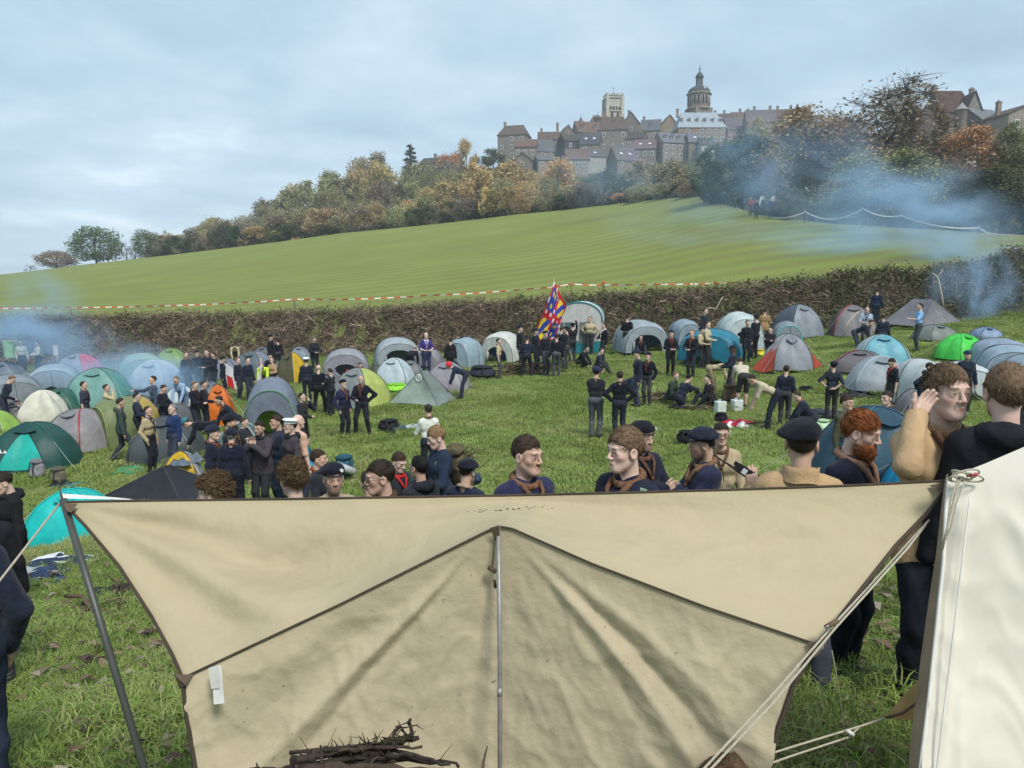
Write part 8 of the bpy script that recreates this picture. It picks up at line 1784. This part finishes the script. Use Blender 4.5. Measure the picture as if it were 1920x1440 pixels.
def white_tent():
    o = empty('white_tent', P(1900, 1750, 2.5)); tag(o, 'white canvas tent filling the right foreground corner', 'tent', 'foreground canvas'); base = np.array(o.location)
    top = curve([(1778, 896, 2.58), (1850, 868, 2.56), (1920, 838, 2.54), (2050, 778, 2.5), (2260, 680, 2.45)], 70); bot = curve([(1708, 1800, 2.12), (1850, 1830, 2.08), (2260, 1900, 1.95)], 70)
    lef = curve([(1778, 896, 2.58), (1772, 960, 2.52), (1768, 1050, 2.47), (1752, 1200, 2.4), (1738, 1330, 2.33), (1724, 1440, 2.27), (1708, 1800, 2.12)], 80); rig = curve([(2260, 680, 2.45), (2260, 1300, 2.2), (2260, 1900, 1.95)], 80)
    g = coons(top, bot, lef, rig); p3 = to3(g); px, py = g[..., 0], g[..., 1]; u = np.linspace(0, 1, 70)[:, None]; v = np.linspace(0, 1, 80)[None]
    d = .014 * np.sin((px - 1760) * .012 - (py - 900) * .006 + 1.2 * np.sin(py * .004)) + .008 * vnoise(p3, 6, 1) + .004 * vnoise(p3, 17, 2) + .008 * (1 - np.abs(vnoise(p3 * [1.5, 1, .6], 5, 7))) ** 7 + .005 * (1 - np.abs(vnoise(p3 * [1.2, 1, .9], 12, 9))) ** 6 + .010 * cre((px - (1812 - (py - 950) * .10)), 9)
    p3 = p3 + np.array([-.1, -.95, .3]) * (d * np.sin(np.clip(v * 6, 0, 1) * math.pi / 2))[..., None]
    b = MB(); b.grid(p3 - base); b.build('roof_canvas', mat('white_canvas', (.75, .70, .615), rough=.85, var=.05, scale=4, bump=.12, bscale=700, spec=.15, trans=.15), o, True)
    # far slope and the brown lined door edge
    far = np.stack([to3(top[None])[0], to3(top[None])[0] + np.array([1.0, 1.0, -.55]), to3(top[None])[0] + np.array([2.0, 1.7, -1.35])], 1); b = MB(); b.grid(far - base); b.build('far_slope', mat('white_canvas', (.72, .715, .69)), o, True)
    l3 = to3(lef[None])[0]; ins = l3 + np.array([.035, .06, .0]) + np.array([-.055, .02, 0]) * np.sin(np.linspace(0, 1, 80) * math.pi)[:, None] ** .7 * .6
    b = MB(); b.grid(np.stack([l3, (l3 + ins) / 2 + [-.008, 0, 0], ins], 1) - base); b.build('door_lining', mat('door_lining', (.33, .25, .18), rough=.9, trans=.2), o, True)
    b = MB(); b.tube(l3 - base + [0, -.004, 0], .006, 6); b.build('seam', mat('white_seam', (.66, .65, .62)), o, True)
    b = MB(); s3 = to3(np.stack([np.interp(np.linspace(0, 1, 40), [0, 1], [1812, 1735]), np.linspace(930, 1560, 40), np.linspace(2.50, 2.20, 40)], 1)[None])[0]; b.tube(s3 - base + [0, -.02, 0], .0028, 5); b.build('seam', mat('white_seam', (.66, .65, .62)), o, True)
    # tan flap pegged out low on the left
    A_, B_, C_, D_ = P(1655, 1347, 2.55), P(1742, 1252, 2.62), P(1740, 1352, 2.5), P(1700, 1352, 2.5); b = MB(); t = np.linspace(0, 1, 9)[:, None]; g = np.stack([A_ * (1 - t) + B_ * t, A_ * (1 - t) + (B_ + C_) / 2 * t + np.array([0, -.02, -.01]) * np.sin(t * math.pi), A_ * (1 - t) + C_ * t], 1); b.grid(g - base); b.build('porch_flap', mat('tan_flap', (.42, .28, .13), rough=.9, trans=.25), o, True)
    b = MB(); b.tube(np.array([P(1655, 1347, 2.54), P(1690, 1338, 2.53), P(1720, 1318, 2.53)]) - base, .005, 5); b.build('flap_tab', mat('brown_patch', (.10, .072, .05)), o, True)
    rope = mat('rope', (.52, .47, .37))
    for off in (0, 14):
        b = MB(); b.tube(np.array([P(1660, 1346, 2.53), P(1612, 1362, 2.5), P(1592, 1368 + off, 2.47), P(1480, 1402 + off * 1.2, 2.3), P(1330, 1450 + off * 1.6, 2.1), P(1120, 1520 + off * 2, 1.9)]) - base, .0036, 6); b.build('guy_rope', rope, o, True)
    b = MB(); b.tube(np.array([P(1588, 1370, 2.46), P(1600, 1378, 2.46)]) - base, .008, 6); b.build('rope_slider', mat('pale_slider', (.55, .55, .52)), o, True)
    # coiled cord knotted at the tent corner
    rs = np.random.RandomState(4)
    for k in range(4):
        t = np.linspace(0, 2 * math.pi, 16); cx, cy = 1800 + rs.uniform(-14, 16), 893 + rs.uniform(-3, 5); a, c, r_ = rs.uniform(14, 30), rs.uniform(4, 9), rs.uniform(-.4, .4)
        q = np.array([P(cx + a * math.cos(s) * math.cos(r_) - c * math.sin(s) * math.sin(r_), cy + a * math.cos(s) * math.sin(r_) + c * math.sin(s), 2.50 + .03 * math.sin(s)) for s in t]); b = MB(); b.tube(q - base, .0034, 6); b.build('cord_loop', rope, o, True)
    for k, pts in enumerate(([(1802, 893, 2.49), (1790, 930, 2.47), (1778, 980, 2.46), (1766, 1032, 2.45)], [(1812, 896, 2.49), (1792, 945, 2.46), (1784, 985, 2.45), (1764, 1030, 2.44)], [(1798, 893, 2.49), (1782, 940, 2.46), (1776, 990, 2.45), (1768, 1028, 2.44)])):
        b = MB(); b.tube(np.array([P(*q) for q in pts]) - base, .0034, 6); b.build('hanging_cord', rope, o, True)
    b = MB(); b.tube(np.array([P(1812, 892, 2.48), P(1832, 889, 2.47)]) - base, .006, 6); b.build('red_tag', mat('red_tag', (.4, .03, .05)), o, True)
def foreground_wood():
    o = empty('branch_heap', P(700, 1900, 1.95)); tag(o, 'heap of dark mossy branches standing in front of the awning', 'firewood', 'firewood heaps'); base = np.array(o.location); rs = np.random.RandomState(6)
    mats = [mat('wet_bark_%d' % i, c, rough=.8, var=.5, scale=12, bump=.9, bscale=40) for i, c in enumerate(((.045, .032, .024), (.07, .05, .035), (.03, .022, .018)))]
    moss = mat('moss', (.045, .045, .02), rough=1, var=.4, scale=30, bump=.8)
    def br(pts, r, k=0, twigs=3):
        q = np.array([P(*s) for s in pts]); n = 14; t = np.linspace(0, len(q) - 1, n); q = np.stack([np.interp(t, np.arange(len(q)), q[:, i]) for i in range(3)], 1) + rs.normal(size=(n, 3)) * r * .28
        b = MB(); b.tube(q - base, np.linspace(r, r * .55, n) * rs.uniform(.75, 1.25, n), 8)
        for i in range(twigs):
            j = rs.randint(2, n - 1); d = rs.normal(size=3) * [.03, .02, .025] + [0, 0, .008]; b.tube([q[j] - base, q[j] + d * .6 - base, q[j] + d * 1.2 + rs.normal(size=3) * .015 - base], [r * .3, r * .2, r * .08], 5)
        b.build('branch', mats[k % 3], o, True)
    br([(548, 1428, 1.9), (620, 1412, 1.92), (700, 1398, 1.93), (760, 1385, 1.95), (784, 1384, 1.95)], .013, 0, 3); br([(555, 1440, 1.85), (650, 1425, 1.88), (740, 1402, 1.92), (772, 1378, 1.94), (766, 1352, 1.95), (770, 1350, 1.95)], .009, 2, 3); br([(725, 1420, 1.9), (735, 1385, 1.92), (748, 1362, 1.93)], .010, 1, 2); br([(640, 1415, 1.95), (700, 1412, 1.93), (800, 1428, 1.9), (850, 1428, 1.88), (862, 1440, 1.88)], .007, 2, 4)
    br([(560, 1450, 1.8), (680, 1438, 1.82), (830, 1446, 1.8)], .015, 1, 3); br([(600, 1432, 1.84), (603, 1405, 1.86), (601, 1398, 1.86)], .004, 0, 0)
    for i in range(13):
        x0 = rs.uniform(545, 640); x1 = x0 + rs.uniform(120, 250); y0 = rs.uniform(1405, 1446); br([(x0, y0 + rs.normal() * 8, 1.88 + rs.normal() * .05), ((x0 + x1) / 2, y0 - rs.uniform(0, 16), 1.9), (x1, y0 + rs.normal() * 14 - 8, 1.9 + rs.normal() * .05)], rs.uniform(.004, .0095), i, 2)
    for i in range(34): a = rs.uniform(520, 840); yy = 1452 + (i / 34.) * 420; br([(a - rs.uniform(60, 190), yy + rs.normal() * 12, 1.85 + rs.normal() * .1), (a, yy, 1.85 + rs.normal() * .08), (a + rs.uniform(60, 190), yy + rs.normal() * 12, 1.85 + rs.normal() * .1)], rs.uniform(.01, .022), i, 2)
    b = MB()
    for i in range(120):
        t = rs.rand(); x, y = 560 + 215 * t, 1424 - 42 * t + rs.normal() * 5; s = P(x, y, 1.9); d = rs.normal(size=3) * .012; b.tube([s - base, s + d - base], [.003, .001], 3)
    tag(b.build('moss', moss, o), kind='stuff')
    # heap of leaf mould at the foot of the ropes
    c = P(1372, 1424, 2.02); z0 = Tz1(c[0], c[1]); o2 = empty('leaf_heap', (c[0], c[1], z0)); tag(o2, 'brown heap of leaf mould under the ropes at the bottom edge', 'leaf heap'); h = c[2] - z0
    u = np.linspace(-1, 1, 40); X, Y = np.meshgrid(u, u, indexing='ij'); R = np.hypot(X, Y); z = h * np.clip(1 - R ** 1.6, 0, 1) ** .8; g = np.stack([X * .34, Y * .3, z], -1); g[..., 2] += (.03 * vnoise(g, 14, 1) + .015 * vnoise(g, 40, 2)) * (R < .98)
    b = MB(); b.grid(g); b.build('mound', mat('leaf_mould', (.085, .05, .028), rough=1, var=.6, scale=40, bump=1.0, bscale=60), o2, True)
awning(); white_tent(); foreground_wood()
# ================================================================== grass, leaves, smoke
def grass_patch(name, n, seed, hgt, wid, pal, size=1.0, flat=.35):
    rs = np.random.RandomState(seed); xy = (rs.rand(n, 2) - .5) * size
    tf = .5 + .5 * vnoise(np.concatenate([xy, np.zeros((n, 1))], 1), 9, seed)
    L = hgt * rs.uniform(.35, 1.25, n) * (.55 + .7 * tf); a = rs.uniform(0, 6.28, n); lean = rs.uniform(.1, 1.1, n) ** 1.2 * flat * 2
    d = np.stack([np.cos(a), np.sin(a), np.zeros(n)], 1); s = np.stack([-np.sin(a), np.cos(a), np.zeros(n)], 1) * (wid * rs.uniform(.6, 1.4, n))[:, None]
    b0 = np.concatenate([xy, np.full((n, 1), -.01)], 1); m = b0 + (d * (lean * .35)[:, None] + np.array([0, 0, .6])) * L[:, None]; t = b0 + (d * lean[:, None] + np.array([0, 0, 1.0]) * (1 - lean * .45)[:, None]) * L[:, None]
    V = np.stack([b0 - s, b0 + s, m + s * .8, m - s * .8, t], 1).reshape(-1, 3); k = np.arange(n)[:, None] * 5
    pal = np.array(pal); c = pal[rs.randint(0, len(pal), n)] * rs.uniform(.65, 1.3, (n, 1)); C_ = np.repeat(c * [.90, .86, .95], 5, 0)
    return mesh_np(name, V, [k + np.array([[0, 1, 2, 3]]), k + np.array([[3, 2, 4]])], m_grass, col=C_)
m_grass = mat('grass_blade', (1, 1, 1), rough=.6, var=.15, scale=1.0, attr=True, trans=.25, spec=.25)
GP = [[(.19, .30, .05), (.25, .37, .075), (.31, .42, .10), (.36, .41, .15)], [(.25, .34, .06), (.30, .38, .085), (.39, .43, .16), (.46, .43, .22)], [(.16, .27, .04), (.21, .32, .055), (.27, .37, .085), (.24, .31, .08)]]
def instancer(name, pts, rot, scl, idx, protos, label, cat):
    """one object, geometry nodes: an instance of one of the patches on every point"""
    me = bpy.data.meshes.new(name); me.vertices.add(len(pts)); me.vertices.foreach_set('co', np.asarray(pts, np.float32).ravel())
    for nm, typ, arr in (('rot', 'FLOAT_VECTOR', rot), ('scl', 'FLOAT_VECTOR', scl)):
        at = me.attributes.new(nm, typ, 'POINT'); at.data.foreach_set('vector', np.asarray(arr, np.float32).ravel())
    at = me.attributes.new('idx', 'INT', 'POINT'); at.data.foreach_set('value', np.asarray(idx, np.int32))
    o = link(name, me); tag(o, label, cat, kind='stuff')
    t = bpy.data.node_groups.new(name + '_scatter', 'GeometryNodeTree'); t.interface.new_socket('Geometry', in_out='INPUT', socket_type='NodeSocketGeometry'); t.interface.new_socket('Geometry', in_out='OUTPUT', socket_type='NodeSocketGeometry')
    gi, go = t.nodes.new('NodeGroupInput'), t.nodes.new('NodeGroupOutput'); iop = t.nodes.new('GeometryNodeInstanceOnPoints'); g2 = t.nodes.new('GeometryNodeGeometryToInstance')
    for p in reversed(protos):
        po = bpy.data.objects.new(name + '_patch', p); oi = t.nodes.new('GeometryNodeObjectInfo'); oi.inputs['Object'].default_value = po; oi.inputs['As Instance'].default_value = True; t.links.new(oi.outputs['Geometry'], g2.inputs[0])
    def attr(n_, dt):
        a = t.nodes.new('GeometryNodeInputNamedAttribute'); a.data_type = dt; a.inputs[0].default_value = n_; return a.outputs[0]
    t.links.new(gi.outputs[0], iop.inputs['Points']); t.links.new(g2.outputs[0], iop.inputs['Instance']); iop.inputs['Pick Instance'].default_value = True
    t.links.new(attr('idx', 'INT'), iop.inputs['Instance Index']); t.links.new(attr('rot', 'FLOAT_VECTOR'), iop.inputs['Rotation']); t.links.new(attr('scl', 'FLOAT_VECTOR'), iop.inputs['Scale'])
    t.links.new(iop.outputs[0], go.inputs[0]); md = o.modifiers.new('scatter', 'NODES'); md.node_group = t
    return o
def lay(rows, jit, rs, half=1.0):
    pts = []
    for y, st in rows:
        xs = np.arange(-(.74 * y + 2.2), .74 * y + 2.2, st); pts.append(np.stack([xs + rs.uniform(-jit, jit, len(xs)) * st, np.full(len(xs), y) + rs.uniform(-jit, jit, len(xs)) * st], 1))
    q = np.concatenate(pts); x, y = q[:, 0], q[:, 1]; z = G(x, y); e = .3
    nx = -(G(x + e, y) - G(x - e, y)) / (2 * e); ny = -(G(x, y + e) - G(x, y - e)) / (2 * e)
    return x, y, z, np.arctan2(-ny, 1.0) * 1.0, np.arctan2(nx, 1.0)
def grass():
    rs = np.random.RandomState(3)
    near = [grass_patch('grass_near%d' % i, 1500, 30 + i, .085, .0028, GP[i % 3], .8, .9) for i in range(6)]
    far = [grass_patch('grass_far%d' % i, 800, 40 + i, .11, .0065, GP[i % 3], 1.2, .6) for i in range(6)]
    for nm, rows, pr, jit, lab in (('grass_near', [(y, .42) for y in np.arange(1.6, 13, .42)], near, .4, 'long trampled grass of the foreground slope'), ('grass_meadow', [(y, .80) for y in np.arange(12.6, 48, .80)], far, .45, 'green meadow grass between the tents')):
        x, y, z, ax, ay = lay(rows, jit, rs); k = y < hedge_y(x / np.maximum(y, 1)) - .9
        x, y, z, ax, ay = x[k], y[k], z[k], ax[k], ay[k]; n = len(x); P3 = np.stack([x, y, z], 1)
        tone = vnoise(P3, .55, 4) + .5 * vnoise(P3, 1.7, 9); idx = (np.clip((tone + 1.2) / 2.4, 0, .999) * 3).astype(int) ; idx = np.array([1, 0, 2])[idx] + 3 * rs.randint(0, 2, n)
        wear = np.clip(.8 + .5 * vnoise(P3, .8, 2), .35, 1.25); sx = rs.uniform(.95, 1.25, n)
        instancer(nm, P3, np.stack([ax, ay, rs.uniform(0, 6.28, n)], 1), np.stack([sx, sx, wear * rs.uniform(.8, 1.2, n)], 1), idx, pr, lab, 'grass')
    # fallen leaves
    n = 6500; y = 2 + 11 * rs.rand(n) ** 1.3; x = (rs.rand(n) * 2 - 1) * (.72 * y + 1); z = G(x, y) + rs.uniform(.02, .10, n); pal = np.array([(.14, .09, .06), (.22, .16, .11), (.09, .055, .04), (.30, .25, .2)]); c = pal[rs.randint(0, 4, n)] * rs.uniform(.6, 1.2, (n, 1))
    d = rs.normal(size=(n, 3)) * [1, 1, .25]; d /= np.linalg.norm(d, axis=1, keepdims=True); s = np.cross(d, [0, 0, 1]) ; s /= np.linalg.norm(s, axis=1, keepdims=True); sz = rs.uniform(.025, .08, n)[:, None]; p0 = np.stack([x, y, z], 1); up = np.array([0, 0, 1.0])
    V = np.stack([p0 - d * sz, p0 + s * sz * .6 + up * sz * .35, p0 + d * sz, p0 - s * sz * .6 + up * sz * .35], 1).reshape(-1, 3); kq = np.arange(n)[:, None] * 4
    tag(link('fallen_leaves', mesh_np('fallen_leaves', V, [np.concatenate([kq + [[0, 1, 2]], kq + [[0, 2, 3]]])], mat('dead_leaf', (1, 1, 1), rough=.7, attr=True, trans=.1), smooth=False, col=np.repeat(c, 4, 0))), 'dead brown leaves scattered through the foreground grass', 'leaves', kind='stuff')
grass()
def smoke_mat(name, dens, seed, scale=1.6, col=(.50, .73, 1.0)):
    m = bpy.data.materials.new(name); m.use_nodes = True; t = m.node_tree; t.nodes.clear(); out = t.nodes.new('ShaderNodeOutputMaterial'); pv = t.nodes.new('ShaderNodeVolumePrincipled')
    pv.inputs['Color'].default_value = (*col, 1); pv.inputs['Anisotropy'].default_value = .1
    co = t.nodes.new('ShaderNodeTexCoord'); ln = N(t, 'ShaderNodeVectorMath', operation='LENGTH'); t.links.new(co.outputs['Object'], ln.inputs[0])
    fa = N(t, 'ShaderNodeMapRange', inp={'From Min': 1.0, 'From Max': .15, 'To Min': 0.0, 'To Max': 1.0}); fa.interpolation_type = 'SMOOTHSTEP'; t.links.new(ln.outputs['Value'], fa.inputs[0])
    ad = N(t, 'ShaderNodeVectorMath', operation='ADD'); ad.inputs[1].default_value = (seed * 3.1, seed * 1.7, -seed); t.links.new(co.outputs['Object'], ad.inputs[0])
    nz = N(t, 'ShaderNodeTexNoise', inp={'Scale': scale, 'Detail': 3.0, 'Roughness': .55, 'Distortion': .8}); t.links.new(ad.outputs[0], nz.inputs['Vector'])
    mr = N(t, 'ShaderNodeMapRange', inp={'From Min': .42, 'From Max': .72, 'To Min': 0.0, 'To Max': 1.0}); t.links.new(nz.outputs[0], mr.inputs[0])
    m1 = N(t, 'ShaderNodeMath', operation='MULTIPLY'); t.links.new(fa.outputs[0], m1.inputs[0]); t.links.new(mr.outputs[0], m1.inputs[1]); m2 = N(t, 'ShaderNodeMath', operation='MULTIPLY', inp={1: dens * 1.45}); t.links.new(m1.outputs[0], m2.inputs[0])
    t.links.new(m2.outputs[0], pv.inputs['Density']); t.links.new(pv.outputs[0], out.inputs['Volume']); return m
def smoke():
    b = MB(); b.lathe([(.001, -1.0)] + [(math.sin(a), -math.cos(a)) for a in np.linspace(.25, math.pi - .25, 9)] + [(.001, 1.0)], n=16)
    for i, (lab, px, py, y, rx_, ry_, rz_, dn, sc_) in enumerate((
        ('thick blue smoke rising among the left tents', 305, 718, 30.5, 2.6, 2.2, 1.9, .9, 1.7), ('blue smoke drifting over the pale left tents', 190, 690, 35, 4.2, 3, 1.9, .42, 1.6), ('smoke hanging before the left end of the bank', 70, 640, 41, 5.0, 3, 2.6, .5, 1.5), ('thin smoke over the left field edge', 60, 572, 47, 4.5, 3, 3.0, .22, 1.4),
        ('dense blue smoke column at the right hedge', 1828, 555, 37, 2.6, 2.2, 4.2, .8, 1.7), ('smoke rolling over the right of the field', 1790, 445, 46, 5.5, 4, 3.6, .34, 1.6), ('blue smoke bank under the right trees', 1690, 375, 56, 8.0, 4, 3.8, .36, 1.6), ('smoke drifting across the tree crowns', 1560, 330, 62, 9, 4, 5.5, .20, 1.5), ('thin smoke over the upper field', 1330, 415, 60, 11, 5, 3.2, .12, 1.5), ('pale smoke over the field beside the tape', 1560, 455, 52, 8, 5, 2.6, .22, 1.5), ('thin blue smoke before the wood below the town', 1160, 330, 100, 15, 6, 8, .06, 1.5), ('blue smoke veiling the willow', 1400, 320, 72, 7, 4, 7, .16, 1.5))):
        p = P(px, py, y); o = link('smoke', b.mesh('smoke', smoke_mat('smoke_%d' % i, dn, i + 1, sc_), True)); o.location = tuple(p); o.scale = (rx_, ry_, rz_); tag(o, lab, 'smoke', 'camp fire smoke', 'stuff')
smoke()

def haze():
    b = MB(); b.box((0, 750, -8), (4200, 1560, 172)); m = bpy.data.materials.new('haze'); m.use_nodes = True; t = m.node_tree; t.nodes.clear(); out = t.nodes.new('ShaderNodeOutputMaterial'); pv = t.nodes.new('ShaderNodeVolumePrincipled')
    pv.inputs['Color'].default_value = (.80, .90, 1.0, 1); pv.inputs['Density'].default_value = .0004; t.links.new(pv.outputs[0], out.inputs['Volume'])
    tag(b.build('haze', m), 'thin bluish haze in the air over the valley', 'haze', kind='stuff')
haze()
